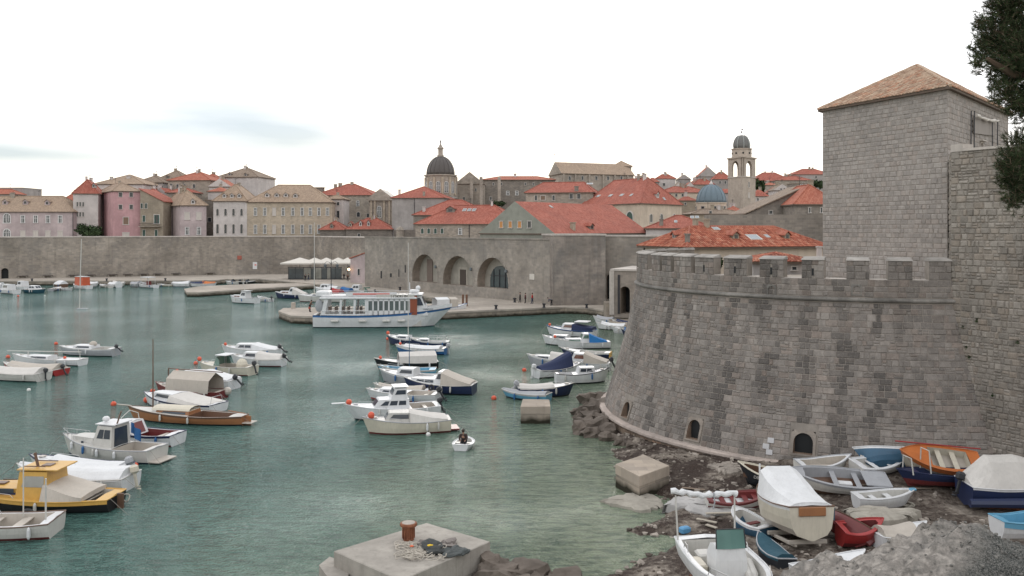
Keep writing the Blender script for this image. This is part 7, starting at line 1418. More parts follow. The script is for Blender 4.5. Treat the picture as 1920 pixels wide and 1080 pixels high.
for g in (-1, 1):
    y = g * W2; mb = MB(); xa, xb = fx(.395), fx(.70); ww = (xb - xa) / nw
    mb.box(((xa + xb) / 2, y, zd + .35), (xb - xa, .1, .75)); mb.box(((xa + xb) / 2, y, zr_ - .12), (xb - xa, .1, .3))
    for k in range(nw + 1): mb.box((xa + k * ww, y, (zd + zr_) / 2), (.22, .1, zr_ - zd))
    mb.build('saloon_wall', bp('white'), F_.root, world=False)
    for k in range(nw):
        mb = MB(); mb.box((xa + (k + .5) * ww, y - g * .02, 3.08), (ww - .2, .04, 1.5)); mb.build('window', glass_mat((.10, .12, .12), .08, 'ferry_window'), F_.root, world=False)
    mb = MB(); mb.box((fx(.225), y, zd + .12), (FLn * .34, .08, .26)); mb.tube([(fx(.06), y, zd + .7), (fx(.395), y, zd + .7)], .05, 5)
    for k in range(12): mb.tube([(fx(.06 + .335 * k / 11), y, zd), (fx(.06 + .335 * k / 11), y, zd + .7)], .025, 4)
    mb.build('aft_railing', bp('white'), F_.root, world=False)
    for xx, w_, rk in ((.085, .28, .5), (.2, .16, .15), (.30, .16, .12), (.385, .2, 0)):
        mb = MB(); mb.loft([[Vector((fx(xx) - rk / 2 - w_, y, zd)), Vector((fx(xx) - rk / 2 + w_, y, zd)), Vector((fx(xx) - rk / 2 + w_, y - g * .12, zd)), Vector((fx(xx) - rk / 2 - w_, y - g * .12, zd))], [Vector((fx(xx) + rk / 2 - w_, y, zr_ + .05)), Vector((fx(xx) + rk / 2 + w_, y, zr_ + .05)), Vector((fx(xx) + rk / 2 + w_, y - g * .12, zr_ + .05)), Vector((fx(xx) + rk / 2 - w_, y - g * .12, zr_ + .05))]], True, True); mb.build('pillar', bp('white'), F_.root, world=False)
for k in range(6): x = fx(.12 + .045 * k); mb = MB(); mb.bevbox((x, 0, 2.25), (.35, 2.6, .08), .02); mb.bevbox((x - .2, 0, 2.6), (.08, 2.6, .7), .02); mb.build('bench_seat', bp('brown'), F_.root, world=False)
F_.part('inner_bulkhead', bp('beige'), lambda mb: mb.box((fx(.40), 0, 2.9), (.1, W2 * 1.9, 2.3))); F_.part('saloon_core', bp('grey'), lambda mb: mb.box((fx(.55), .3, 2.0), (FLn * .28, 2.2, .7)))
F_.part('wheelhouse', bp('white'), lambda mb: mb.loft([[Vector((x0, -W2 * w_, z)), Vector((x1, -W2 * w_ * .8, z)), Vector((x1, W2 * w_ * .8, z)), Vector((x0, W2 * w_, z))] for x0, x1, w_, z in ((fx(.70), fx(.83), 1, zd - .05), (fx(.70), fx(.81), 1, 3.0), (fx(.70), fx(.775), .95, 4.55))], True, True))
F_.part('wheelhouse_roof', bp('white'), lambda mb: mb.bevbox((fx(.735), 0, 4.65), (FLn * .105, 3.9, .2), .06))
for g in (-1, 1):
    F_.part('side_door', bp('orangered') if False else paint((.25, .07, .035), .6, 'red_brown_door'), lambda mb: mb.bevbox((fx(.725), g * (W2 + .03), 3.15), (1.0, .1, 2.7), .02))
    F_.part('wheelhouse_window', M_bglass, lambda mb: mb.add([Vector((fx(.752), g * W2 * 1.0, 3.15)), Vector((fx(.795), g * W2 * .86, 3.15)), Vector((fx(.772), g * W2 * .84, 4.2)), Vector((fx(.752), g * W2 * .95, 4.2))], [(0, 1, 2, 3)]))
F_.part('windscreen', M_bglass, lambda mb: mb.add([Vector((fx(.81) + .03, -1.3, 3.1)), Vector((fx(.81) + .03, 1.3, 3.1)), Vector((fx(.782) + .03, 1.25, 4.3)), Vector((fx(.782) + .03, -1.25, 4.3))], [(0, 1, 2, 3)]))
F_.part('bow_bulwark', bp('white'), lambda mb: [mb.loft([[Vector((fx(t), g * F_.hb(t) * .985, F_.sh(t) - .05)), Vector((fx(t), g * F_.hb(t) * 1.0, F_.sh(t) + .5)), Vector((fx(t), g * (F_.hb(t) * 1.0 - .06), F_.sh(t) + .5))] for t in np.linspace(.74, 1, 9)], False) for g in (-1, 1)])
F_.part('radar_mast', bp('white'), lambda mb: (mb.tube([(fx(.69), 0, 4.4), (fx(.69), 0, 6.3)], .06, 6), mb.bevbox((fx(.725), 0, 5.05), (1.4, .9, .5), .15), mb.sphere((fx(.75), .3, 5.5), .35, 10, 6)))
F_.part('stern_locker', bp('white'), lambda mb: mb.bevbox((fx(.065), 0, 4.75), (1.9, 2.8, .8), .15)); F_.part('round_curtain', bp('grey', 'canvas'), lambda mb: mb.sphere((fx(.045), -1.6, 3.1), .75, 12, 8, sc=(.8, .3, 1.2)))
F_.part('roof_rail', M_chrome, lambda mb: [mb.tube([(fx(.1), g * 1.8, 5.0), (fx(.68), g * 1.8, 5.0)], .025, 4) for g in (-1, 1)])
F_.part('red_banner', paint((.62, .20, .18), .7, 'banner_red'), lambda mb: mb.bevbox((fx(.42), -1.84, 4.78), (5.2, .04, .22), .01))
F_.part('white_banner', bp('white', 'canvas'), lambda mb: mb.bevbox((fx(.42), -1.80, 4.80), (7.2, .03, .5), .01)); F_.part('sign_board', bp('offwhite'), lambda mb: mb.bevbox((fx(.595), -2.05, 4.42), (5.4, .06, .62), .01))
for t in (.16, .36, .53, .64):
    for g in (-1, 1): F_.part('fender', bp('offwhite'), lambda mb: mb.tube([(fx(t) - .55, g * (F_.hb(t) + .1), 1.0), (fx(t) - .45, g * (F_.hb(t) + .15), .98), (fx(t) + .45, g * (F_.hb(t) + .15), .98), (fx(t) + .55, g * (F_.hb(t) + .1), 1.0)], [.08, .19, .19, .08], 8))
def text_part(parent, body, size, loc, rot, mat, name, ext=.006):
    cu = bpy.data.curves.new(name, 'FONT'); cu.body = body; cu.size = size; cu.extrude = ext; cu.align_x = 'CENTER'; cu.align_y = 'CENTER'; to = bpy.data.objects.new(name + '_src', cu); COL.objects.link(to)
    bpy.context.view_layer.update(); me = bpy.data.meshes.new_from_object(to.evaluated_get(bpy.context.evaluated_depsgraph_get())); bpy.data.objects.remove(to); me.materials.clear(); me.materials.append(mat)
    o = bpy.data.objects.new(name, me); COL.objects.link(o); o.parent = parent; o.location = loc; o.rotation_euler = rot; return o
text_part(F_.root, 'LOKRUM', .62, (fx(.625), -2.09, 4.41), (rad(90), 0, 0), bp('black'), 'lettering')
text_part(F_.root, 'DUBROVNIK', .26, (fx(.83), -F_.hb(.83) * 1.0 - .06, F_.sh(.83) + .22), (rad(90), 0, rad(10)), bp('navy'), 'lettering')
# ---- buoys
for px, py, lab, c in [(105, 643, 'red buoy floating in front of the grey sloop', 0), (15, 668, 'orange red buoy beside the three boats at the left edge', 0), (54, 730, 'small white float alone left of the tarp boats', 1), (213, 757, 'orange red buoy at the bow of the wooden sailing boat', 0), (286, 733, 'orange red buoy at the bow of the tent boat', 0), (367, 680, 'orange red buoy at the bow of the cream open boat', 0), (252, 874, 'small orange float behind the wheelhouse boat', 0), (803, 814, 'white round float beside the cream cuddy boat', 1), (926, 746, 'orange red buoy left of the light blue boat', 0), (983, 693, 'orange red buoy left of the right row', 0), (34, 553, 'red buoy beside the far left quay cabin boat', 0), (84, 552, 'white float at the bow of the dark teal boat', 1), (727, 634, 'orange red buoy at the bow of the small sailing boat', 0), (640, 759, 'orange red buoy over the bow of the flybridge cruiser', 0)]:
    if px == 640: continue
    g = G(px, py + 3, 0); r = .2 if c == 0 else .15; bo_ = thing('mooring_buoy', lab, 'buoy', (g.x, g.y, 0)); mb = MB(); mb.sphere((0, 0, r * .55), r * 1.1, 12, 8); mb.build('float', M_wbuoy if c else M_buoy, bo_, world=False); mb = MB(); mb.tube([(0, 0, -.2), (0, 0, r * 1.9)], .03, 6); mb.tube([(0, 0, r * 1.9), (.05, 0, r * 2.2), (-.03, 0, r * 2.2), (0, 0, r * 1.9)], .012, 4); mb.build('ring_rod', M_iron, bo_, world=False)
# ---------------------------------------------------------------- boats on the beach
def beached(label, c, bowdir, L, fb=.5, dz=.3, tilt=(0, 0), z=None, **k):
    zz = beach_z(c.x, c.y) + dz if z is None else z
    return Boat(label, loc=(c.x, c.y, zz), heading=bowdir, L=L, fb=fb, z=zz, tilt=(rad(tilt[0]), rad(tilt[1])), name='beached_boat', **k)
c = P(1567, 896, 44.9); b = beached('large grey open boat with rubbing rim, lying on the beach below the bastion', c, rad(172), 5.0, .55, .12, (-12, -2), z=c.z - .45, beam=2.1, tw=.72, rise=.3).hull('offwhite', 'brown', stripe='grey', deck='grey', cockpit=(.14, .82), inner='grey', floor='brown', rubc='grey').thwarts((.3, .52), 'grey')
b.part('fore_tarp', bp('grey', 'canvas'), lambda mb: mb.bevbox((b.x(.13), 0, b.sh(.1) + .0), (1.1, 1.5, .06), .02)); b.part('white_crate', bp('white'), lambda mb: mb.bevbox((b.x(.42), .1, .25), (.7, .35, .18), .03))
c = G(1443, 900, .8); b = beached('dark hulled old rowing boat with a cream rim, left of the grey boat', c, rad(158), 3.4, .5, .1, (-8, -5), beam=1.4, tw=.7).hull('dark', 'dark', stripe='dark', deck='cream', cockpit=(.08, .9), inner='brown', floor='brown', rubc='cream').thwarts((.3, .55), 'cream')
text_part(b.root, 'DB 4', .22, (b.x(.66), b.hb(.66) + .03, b.sh(.66) - .2), (rad(90), 0, rad(171)), bp('offwhite'), 'lettering')
c = P(1650, 880, 46.5); b = beached('white rowing boat lying behind the large grey boat', c, rad(20), 3.3, .45, .12, (14, 0), z=c.z, beam=1.4).hull('offwhite', 'dark', stripe='white', deck='white', cockpit=(.1, .9), inner='offwhite', rubc='white').thwarts((.35, .6), 'white')
c = P(1545, 880, 46.7); b = beached('white boat bottom hidden behind the grey boat rim', c, rad(10), 3.0, .4, .1, (8, 0), z=c.z, beam=1.3).hull('offwhite', 'dark', deck='white', cockpit=(.1, .9), inner='beige', rubc='grey')
c = P(1662, 866, 46.6); b = beached('blue and white boat turned on its side leaning on the bastion', c, rad(170), 3.1, .5, .3, (42, 4), z=c.z, beam=1.4, tw=.6).hull('tealblue', 'tealblue', stripe='white', deck='tealblue', cockpit=(.08, .9), inner='beige', rubc='white')
c = P(1755, 872, 45.6); b = beached('orange boat tipped towards the viewer with a worn cream inside', c, rad(176), 4.1, .55, .35, (-34, -4), z=c.z, beam=1.65, tw=.7).hull('cream', 'cream', stripe='orange', deck='orange', cockpit=(.14, .62), inner='cream', floor='beige', rubc='orange', stripe_h=.3).thwarts((.3, .48), 'cream')
b.part('red_oar', bp('red'), lambda mb: mb.tube([(b.x(-.05), -b.B * .45, b.fb + .12), (b.x(1.02), -b.B * .35, b.fb + .35)], .035, 5))
c = G(1661, 944, .9); b = beached('small white rowing boat with blue ends on the near side of the grey boat', c, rad(5), 3.0, .42, .2, (3, -3), beam=1.2, tw=.8, rise=.15).hull('white', 'white', stripe='white', deck='white', cockpit=(.1, .88), inner='offwhite', rubc='white').thwarts((.3, .55), 'white')
b.part('bow_cap', bp('lblue'), lambda mb: mb.bevbox((b.x(.95), 0, b.sh(.95) - .02), (.3, .25, .1), .03))
c = G(1772, 917, 1.0); b = beached('dark navy inflatable tender with white goal post frames', c, rad(180), 4.9, .42, .3, (0, -1), beam=1.7, tw=.9, rise=.15).hull('navy', 'darkred', deck='navy', cockpit=(.1, .8), inner='navy', rubc='navy')
for t in (.70, .88): b.part('white_frame', bp('offwhite'), lambda mb: mb.tube([(b.x(t), -.6, .4), (b.x(t), -.55, 1.5 if t < .8 else 1.1), (b.x(t) + .1, .55, 1.6 if t < .8 else 1.2), (b.x(t), .6, .4)], .035, 6))
c = G(1908, 948, .85); b = beached('navy hulled motorboat shrouded in a big grey white tarpaulin at the right edge', c, rad(-3), 5.0, .75, .45, (0, 0), beam=2.2, tw=.9).hull('navy', 'darkred', stripe='white', deck='white', cockpit=(.05, .6), rubc='white').cover(.0, .8, .75, .7, .30, .25, 'canvas', drop=.02, prof=[(0, .25), (.12, .8), (.25, 1.28), (.6, 1.3), (.8, 1.0), (1, .4)]).motor(.25)
b.part('side_tube', bp('navy'), lambda mb: mb.tube([(b.x(0) - .3, -b.hb(.1) - .25, .15), (b.x(.5), -b.hb(.5) - .25, .2), (b.x(.95), -.3, .35)], [.2, .24, .1], 8)); b.part('trailer_beam', M_rust, lambda mb: mb.bevbox((0, 0, -.38), (3.2, .9, .12), .02))
c = G(1474, 978, 1.2); b = beached('cream and white cabin boat under a ribbed white tarpaulin, stern towards the viewer', c, rad(101), 4.1, .8, .75, (2, 6), beam=2.05, tw=.9, rise=.35).hull('cream', 'beige', stripe='white', deck='white', cockpit=(.06, .5), rubc='brown').cabin(.55, .8, .7, wins=1, rf=.4).cover(.02, .64, .12, .95, .62, .8, 'white', drop=.03)
b.root.scale = (1.08, 1.1, 1.22)
b.part('trim_board', bp('wood'), lambda mb: mb.bevbox((b.x(0) - .03, 0, b.sh(0) - .18), (.08, 1.1, .3), .02)); b.part('cradle', bp('beige'), lambda mb: (mb.bevbox((b.x(.1), 0, -.4), (.15, 1.6, .14), .02), mb.bevbox((b.x(.5), 0, -.4), (.15, 1.6, .14), .02), mb.bevbox((0, -.5, -.5), (3.4, .12, .12), .02), mb.bevbox((0, .5, -.5), (3.4, .12, .12), .02)))
b.part('deck_post', bp('white'), lambda mb: mb.tube([(b.x(.7), .7, .9), (b.x(.7), .7, 1.9)], .04, 5)); b.part('lblue_stripe', bp('lblue'), lambda mb: mb.loft([[Vector((b.x(t), -b.hb(t) * 1.0 - .02, b.sh(t) - .08)), Vector((b.x(t), -b.hb(t) * .98 - .02, b.sh(t) - .5))] for t in np.linspace(0, .7, 8)], False))
# centre console boat at the bottom, built finer: it is the nearest one
b = Boat('white centre console boat with green windscreen and a rolled sail on poles, nearest boat', loc=(*PXY(1368, 29.1), 0), heading=rad(-84), L=5.2, fb=.72, z=2.3, beam=2.35, tw=.92, rise=.12, rake=.3, name='console_boat', p=2.6).hull('white', 'white', deck='white', cockpit=(.06, .9), inner='offwhite', floor='cream', rubc='white')
b.part('trailer', M_rust, lambda mb: (mb.bevbox((0, -.6, -.55), (4.6, .12, .14), .02), mb.bevbox((0, .6, -.55), (4.6, .12, .14), .02), mb.bevbox((-.9, 0, -.42), (.14, 1.9, .12), .02), mb.bevbox((1.2, 0, -.42), (.14, 1.7, .12), .02), mb.bevbox((-.9, -.7, -1.0), (.12, .12, 1.1), .02), mb.bevbox((-.9, .7, -1.0), (.12, .12, 1.1), .02), mb.bevbox((1.2, -.6, -1.0), (.12, .12, 1.1), .02), mb.bevbox((1.2, .6, -1.0), (.12, .12, 1.1), .02)))
b.part('console', bp('white'), lambda mb: mb.loft([[Vector((x0, -y, z)), Vector((x1, -y, z)), Vector((x1, y, z)), Vector((x0, y, z))] for x0, x1, y, z in ((-.75, .25, .52, .12), (-.75, .2, .52, .9), (-.55, .15, .48, 1.25), (-.3, .12, .46, 1.32))], True, True))
b.part('windscreen', glass_mat((.12, .22, .20), .08, 'green_screen'), lambda mb: mb.loft([[Vector((.16, -.50, 1.28)), Vector((.20, 0, 1.28)), Vector((.16, .50, 1.28))], [Vector((.02, -.47, 1.86)), Vector((.06, 0, 1.88)), Vector((.02, .47, 1.86))]], False)); b.part('screen_frame', M_iron, lambda mb: mb.tube([(.16, -.5, 1.28), (.02, -.47, 1.87), (.06, 0, 1.89), (.02, .47, 1.87), (.16, .5, 1.28)], .022, 5))
for y in (-1.08, 1.08): b.part('pole', bp('offwhite'), lambda mb: mb.tube([(-2.35, y * .96, .65), (-2.5, y, 2.25)], [.035, .03], 8)); b.part('grab_rail', M_chrome, lambda mb: (mb.tube([(.9, y * .95, .76), (1.0, y * .9, 1.0), (2.0, y * .55, 1.05), (2.2, y * .4, .85)], .018, 6), mb.tube([(-1.6, y * .97, .74), (-1.5, y * .97, .95), (-1.2, y * .97, .95), (-1.1, y * .98, .74)], .018, 6)))
b.part('rolled_sail', bp('white', 'canvas'), lambda mb: mb.tube([(-2.5 + .03 * math.sin(k), -1.25 + 2.4 * k / 17, 2.42 - .16 * k / 17 - .10 * math.sin(k / 17 * 3.14) ** 2 + .03 * math.sin(k * 2.1)) for k in range(18)], [.10 + .03 * math.sin(k * 2.7) for k in range(18)], 9)); b.part('sail_tie', bp('grey'), lambda mb: mb.tube([(-2.45, .3, 2.35), (-2.4, .32, 2.0), (-2.42, .26, 1.75)], .025, 5))
for y, r in ((-.72, .15), (-.55, .14)): b.part('fender', bp('offwhite'), lambda mb: mb.tube([(.5, -y, .35), (.3, -y, .42), (-.4, -y + .05, .62), (-.55, -y + .05, .66)], [.05, r, r, .05], 9))
b.part('seat_box', bp('offwhite'), lambda mb: mb.bevbox((-1.5, 0, .38), (.6, 1.3, .45), .06)); b.part('side_locker', bp('cream'), lambda mb: mb.bevbox((-.9, -.75, .32), (.9, .4, .4), .05)); b.part('green_rope_heap', paint((.10, .14, .09), .9, 'green_rope'), lambda mb: mb.sphere((.5, .75, .22), .22, 10, 6, sc=(1, 1, .5)))
text_part(b.root, '889 DB', .2, (1.15, -b.hb(.72) - .012, .52), (rad(90), 0, rad(-11)), bp('navy'), 'lettering')
# further small craft and wreckage on the beach
c = G(1446, 1030, 1.0); b = beached('dark blue covered dinghy between console boat and white tarpaulin boat', c, rad(104), 2.3, .4, .02, (6, 0), beam=1.05).hull('dark', 'dark', stripe='teal', deck='teal', cockpit=(.1, .7), inner='teal', rubc='grey').cover(.05, .9, .15, .1, .5, .4, 'teal')
c = G(1408, 985, .7); b = beached('round bowed little white dinghy with a teal side behind the console boat', c, rad(120), 2.2, .42, .1, (0, 0), beam=1.3, tw=.9, p=3.5).hull('tealblue', 'tealblue', stripe='white', deck='white', cockpit=(.15, .85), inner='offwhite', rubc='white').thwarts((.5,), 'darkred')
c = G(1590, 990, 1.3); b = beached('bare red boat end sticking up among the rocks, left piece', c, rad(-62), 2.6, .45, .3, (-60, 12), beam=1.2, tw=.4).hull('darkred', 'darkred', stripe='darkred', deck='darkred', cockpit=(.1, .9), inner='darkred', rubc='brown')
c = G(1612, 996, 1.25); b = beached('red open dinghy with pale ribs behind the near rock', c, rad(10), 1.9, .55, .25, (15, 0), beam=1.1, tw=.8).hull('red', 'darkred', stripe='red', deck='red', cockpit=(.12, .85), inner='darkred', rubc='red')
c = G(1690, 990, 1.5); b = beached('white and cream tarp covered boat top behind the near rock', c, rad(12), 2.4, .45, .05, (0, 0), beam=1.3).hull('white', 'white', deck='white', cockpit=(.1, .5), rubc='white').cover(.05, .7, .3, .25, .4, .3, 'beige')
c = G(1560, 1046, 2.0); b = Boat('white upturned boat rim peeking above the near rock', loc=(c.x, c.y, 1.3), heading=rad(20), L=3.0, fb=.45, z=1.3, beam=1.3, name='beached_boat').hull('white', 'white', deck='white', cockpit=(.1, .5), rubc='white')
c = G(1925, 985, 2.0); b = Boat('bright blue and white boat end at the right edge behind the gravel', loc=(c.x, c.y, 1.75), heading=rad(5), L=2.6, fb=.55, z=1.75, beam=1.3, name='beached_boat').hull('white', 'white', stripe='lblue', deck='lblue', cockpit=(.1, .8), inner='lblue', rubc='lblue', stripe_h=.25)
c = G(1385, 945, .55); b = beached('wrecked wooden boat with dark red ribs lying on the slipway', c, rad(2), 3.2, .35, .12, (10, 0), beam=1.3, tw=.6).hull('offwhite', 'darkred', stripe='darkred', deck='darkred', cockpit=(.08, .92), inner='darkred', floor='white', rubc='darkred').thwarts((.25, .42, .6, .75), 'darkred')
c = G(1284, 990, .4); mb = MB(); mb.bevbox((c.x, c.y, beach_z(c.x, c.y) + .12), (.5, .35, .3), .06, .4); tag(mb.build('blue_crate', paint((.10, .28, .48), .6, 'blue_plastic')), 'blue plastic crate lying on the dark weed', 'crate')
c = G(1348, 943, .5)
for i, (px, py, L, a, lab) in enumerate([(1325, 978, 1.0, -35, 'short pale plank on the weed right of the blue crate'), (1334, 990, .6, -50, 'second short pale plank near the blue crate'), (1370, 967, 2.4, 4, 'long grey plank below the wrecked wooden boat')]):
    g = G(px, py, .4); mb = MB(); mb.bevbox((g.x, g.y, beach_z(g.x, g.y) + .08), (L, .16, .06), .012, rad(a)); tag(mb.build('plank', paint((.40, .36, .30), .8, 'driftwood')), lab, 'plank')
# ---------------------------------------------------------------- people
M_skin = paint((.36, .21, .15), .6, 'skin', .05)
def skinmesh(name, joints, bones, mat, parent, sub=1):
    names = list(joints); me = bpy.data.meshes.new(name); me.from_pydata([joints[n][0] for n in names], [(names.index(a), names.index(b)) for a, b in bones], []); me.materials.append(mat)
    o = bpy.data.objects.new(name, me); COL.objects.link(o); o.parent = parent; m = o.modifiers.new('skin', 'SKIN'); m.use_smooth_shade = True
    if not me.skin_vertices: me.attributes  # layer appears with the modifier
    for i, n in enumerate(names): r = joints[n][1]; me.skin_vertices[0].data[i].radius = (r, r) if not isinstance(r, tuple) else r; me.skin_vertices[0].data[i].use_root = (i == 0)
    s_ = o.modifiers.new('sub', 'SUBSURF'); s_.levels = s_.render_levels = sub; return o
def person(label, loc, face, top, legs, hair=(.03, .02, .015), h=1.72, lean=0, step=.12, sit=False, arms='down', carry=None, skirt=False):
    p = thing('person', label, 'person', loc, face); k = h / 1.72; S = lambda x, y, z: (x * k, y * k, z * k)
    hip = .50 if sit else .92; ln = math.sin(lean); up = math.cos(lean)
    def T(d, y): return S(d * ln * 1.0 + .0, y, hip + d * up)          # point d above the hips along the (leaning) trunk
    fk = .42 if sit else step; kz = .50 if sit else .48; fx1, fx2 = (.48, .40) if sit else (step, -step)
    J = {'pelvis': (S(0, 0, hip), .13 * k), 'waist': (T(.18, 0), .12 * k), 'chest': (T(.38, 0), .155 * k), 'neck': (T(.55, 0), .055 * k), 'headlow': (T(.64, 0), .075 * k), 'headtop': (T(.75, 0), .095 * k)}
    for s, nm in ((1, 'l'), (-1, 'r')):
        fx_ = fx1 if s > 0 else fx2; kx = fk if sit else fx_ * .6
        J['hip' + nm] = (S(0, .09 * s, hip - .04), .095 * k); J['knee' + nm] = (S(kx, .1 * s, kz), .062 * k); J['ank' + nm] = (S(fx_, .1 * s, .09), .042 * k); J['toe' + nm] = (S(fx_ + .17, .12 * s, .035), .035 * k)
        J['sh' + nm] = (T(.50, .19 * s), .06 * k)
        e = T(.24, .25 * s); w_ = T(.0, .24 * s)
        if arms == 'front': e = (T(.27, .24 * s)[0] + .12 * k, .24 * s * k, T(.27, 0)[2] - .02); w_ = (T(.2, 0)[0] + .34 * k, .16 * s * k, T(.16, 0)[2])
        if arms == 'hang': e = (T(.48, 0)[0] + .02, .22 * s * k, T(.5, 0)[2] - .28 * k); w_ = (T(.5, 0)[0] + .08, .2 * s * k, T(.5, 0)[2] - .55 * k)
        J['el' + nm] = (e, .045 * k); J['wr' + nm] = (w_, .032 * k); d = (Vector(w_) - Vector(e)).normalized(); J['ha' + nm] = (tuple(Vector(w_) + d * .09 * k), .04 * k)
    Bn = [('pelvis', 'waist'), ('waist', 'chest'), ('chest', 'neck'), ('neck', 'headlow'), ('headlow', 'headtop')]
    for nm in 'lr': Bn += [('pelvis', 'hip' + nm), ('hip' + nm, 'knee' + nm), ('knee' + nm, 'ank' + nm), ('ank' + nm, 'toe' + nm), ('chest', 'sh' + nm), ('sh' + nm, 'el' + nm), ('el' + nm, 'wr' + nm), ('wr' + nm, 'ha' + nm)]
    skinmesh('body', J, Bn, M_skin, p)
    g = lambda ns, add: {n: (J[n][0], J[n][1] + add) for n in ns}
    jk = g(['waist', 'pelvis', 'chest', 'shl', 'shr', 'ell', 'elr', 'wrl', 'wrr'], .03); jk = {n: jk[n] for n in ['waist', 'pelvis', 'chest', 'shl', 'shr', 'ell', 'elr', 'wrl', 'wrr']}
    skinmesh('jacket', jk, [('waist', 'pelvis'), ('waist', 'chest'), ('chest', 'shl'), ('chest', 'shr'), ('shl', 'ell'), ('shr', 'elr'), ('ell', 'wrl'), ('elr', 'wrr')], top, p)
    tr = g(['pelvis', 'hipl', 'hipr', 'kneel', 'kneer', 'ankl', 'ankr', 'toel', 'toer'], .022)
    skinmesh('trousers', tr, [('pelvis', 'hipl'), ('pelvis', 'hipr'), ('hipl', 'kneel'), ('hipr', 'kneer'), ('kneel', 'ankl'), ('kneer', 'ankr'), ('ankl', 'toel'), ('ankr', 'toer')], legs, p)
    hc = Vector(J['headtop'][0]); mb = MB(); mb.sphere(hc + Vector((-.02 * k, 0, .025 * k)), .115 * k, 10, 7, sc=(1, .92, 1.0)); mb.build('hair', paint(hair, .8, 'hair'), p, world=False, smooth=True)
    if carry: mb = MB(); mb.bevbox((-.05, -.34 * k, .62 * k), (.3, .14, .34), .05); mb.build('bag', carry, p, world=False)
    return p
cl = lambda c, n='cloth': paint(c, .9, n + '_' + '_'.join(str(int(x * 100)) for x in c))
blk, red_, dk, jean, brn, gry = cl((.02, .02, .023)), cl((.42, .02, .025)), cl((.09, .025, .03)), cl((.03, .045, .08)), cl((.10, .055, .04)), cl((.12, .12, .13))
def gq(px, py): g = G(px, py, QZ); return (g.x, g.y, QZ)
person('person in dark clothes walking on the quay, leftmost of the three by the arsenal wall', gq(975, 567), rad(180), blk, blk, step=.16)
person('person in a dark red coat in the middle of the three walking on the quay', gq(985, 568.5), rad(185), dk, blk, step=.05)
person('person in a bright red jacket, rightmost of the three on the quay', gq(998, 569.5), rad(170), red_, jean, step=.12, h=1.8)
person('person bending forward near the quay edge right of the red jacket', gq(1034, 573), rad(160), gry, blk, lean=1.1, arms='hang', step=.08)
person('person in black standing on the plaza left of the tall mast', gq(572.5, 527), rad(-60), blk, blk)
person('person in black on the plaza beside the tall mast, right one of the pair', gq(578.5, 526), rad(200), blk, jean, step=.18, carry=blk)
person('person in dark coat near the little pinkish house, left one', gq(645, 524), rad(-90), blk, blk, h=1.6)
person('person in brown coat near the little pinkish house, right one', gq(652, 527), rad(-60), brn, blk)
person('stooping person in a brown coat standing on the head of the mole', gq(581, 585), rad(10), brn, blk, lean=.35, arms='front', h=1.85, step=.05, carry=cl((.30, .07, .05)))
person('person in dark clothes on the mole left of the ferry stern', gq(600, 582), rad(-60), blk, gry, h=1.75)
for px, lab in ((550, 'short pale stone bollard on the head of the mole'), (868, 'brown wooden mooring post behind the ferry bow, left one'), (875, 'brown wooden mooring post behind the ferry bow, right one')):
    g = G(px, 579 if px < 600 else 574, QZ); mb = MB(); h_ = 1.0 if px < 600 else 1.9; w_ = .62 if px < 600 else .3; mb.lathe([(w_ * .6, 0), (w_ * .55, h_ * .7), (w_ * .62, h_ * .75), (w_ * .6, h_), (w_ * .3, h_ + .05)], (g.x, g.y, QZ), 10)
    tag(mb.build('stone_bollard' if px < 600 else 'mooring_post', M_quay if px < 600 else paint((.15, .08, .05), .8, 'post_wood')), lab, 'bollard' if px < 600 else 'post')
for px, py, lab in ((965, 567, 'small black bollard near the quay wall left of the three people'), (1077, 567, 'small dark bollard below the corner bastion'), (885, 553, 'black bollard on the inner quay below the third arch'), (750, 545, 'black bollard on the inner quay below the first arch'), (692, 536, 'black bollard on the inner quay near the little house')):
    g = G(px, py, QZ); mb = MB(); mb.lathe([(.28, 0), (.2, .15), (.17, .5), (.3, .6), (.3, .75), (.1, .82)], (g.x, g.y, QZ), 10); tag(mb.build('iron_bollard', M_iron), lab, 'bollard')
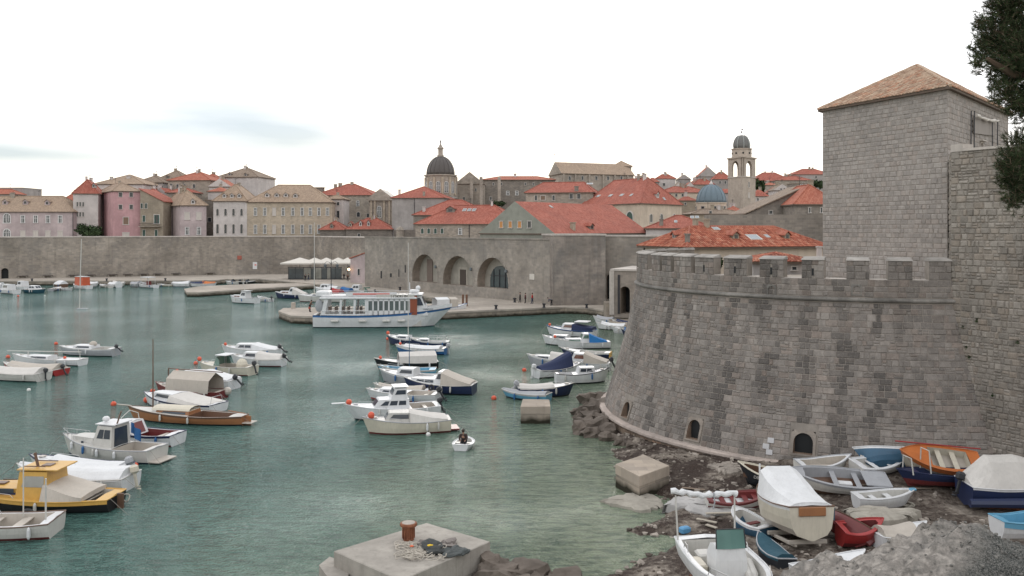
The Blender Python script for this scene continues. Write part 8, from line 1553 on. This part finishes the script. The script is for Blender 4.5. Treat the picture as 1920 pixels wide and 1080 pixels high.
# rower seen from behind in a small white dinghy
g = G(870, 838, 0); dg = Boat('small round white dinghy carrying one rower', loc=(g.x, g.y, 0), heading=rad(80), L=2.1, fb=.34, z=0, beam=1.35, tw=.72, rise=.12, rake=.15, name='dinghy', cat='dinghy', p=3.0).hull('white', 'white', deck='white', cockpit=(.12, .86), inner='offwhite', floor='grey', rubc='white')
dg.part('thwart', bp('offwhite'), lambda mb: mb.bevbox((-.15, 0, .30), (.3, 1.0, .05), .01))
person('rower in dark brown jacket sitting bent forward in the round white dinghy', (g.x, g.y - .15, -.12), rad(262), cl((.045, .03, .028)), blk, h=1.75, sit=True, lean=.35, arms='front')
# small things along the quays
rng = random.Random(44)
for px, py, lab in ((60, 527.5, 'black bollard on the far quay above the dark teal boat'), (200, 527.5, 'black bollard on the far quay left of the canopy boat'), (310, 527, 'black bollard on the far quay above the yellow green boat'), (1020, 577, 'dark bollard near the quay edge left of the bending person'), (1100, 578, 'dark bollard near the quay edge below the crates'), (930, 580, 'dark bollard near the quay edge right of the ferry bow')):
    g = G(px, py, QZ); mb = MB(); mb.lathe([(.28, 0), (.2, .15), (.17, .45), (.3, .55), (.3, .68), (.1, .74)], (g.x, g.y, QZ), 10); tag(mb.build('iron_bollard', M_iron), lab, 'bollard')
for px, py, L, a, col, lab in ((1235, 925, 1.6, 12, (.30, .26, .21), 'pale driftwood plank beside the stone mooring block'), (1300, 905, 1.2, -20, (.22, .17, .13), 'brown driftwood plank on the weed below the bastion'), (1395, 925, 1.5, 30, (.26, .22, .18), 'grey driftwood plank left of the dark rowing boat'), (1725, 930, 1.8, 5, (.24, .2, .16), 'brown plank lying right of the small white rowing boat'), (1640, 925, 1.2, -8, (.2, .16, .12), 'dark plank under the rim of the grey boat')):
    g = G(px, py, .7); mb = MB(); mb.bevbox((g.x, g.y, beach_z(g.x, g.y) + .06), (L, .15, .05), .01, rad(a)); tag(mb.build('plank', paint(col, .9, 'old_wood_%d' % px)), lab, 'plank')
for px, py, r, lab in ((1330, 915, .35, 'coil of grey rope on the weed left of the dark rowing boat'), (1700, 950, .4, 'coil of rope on the sand behind the rock slab'), (1260, 985, .3, 'coil of faded rope left of the blue crate')):
    g = G(px, py, .7); z = beach_z(g.x, g.y) + .05; mb = MB(); mb.tube([(g.x + (r - k * .003) * math.cos(k * .5), g.y + (r - k * .003) * math.sin(k * .5), z + .03 * math.sin(k * 1.7) + k * .001) for k in range(60)], .022, 5); tag(mb.build('rope_coil', paint((.30, .28, .24), .95, 'old_rope')), lab, 'rope')
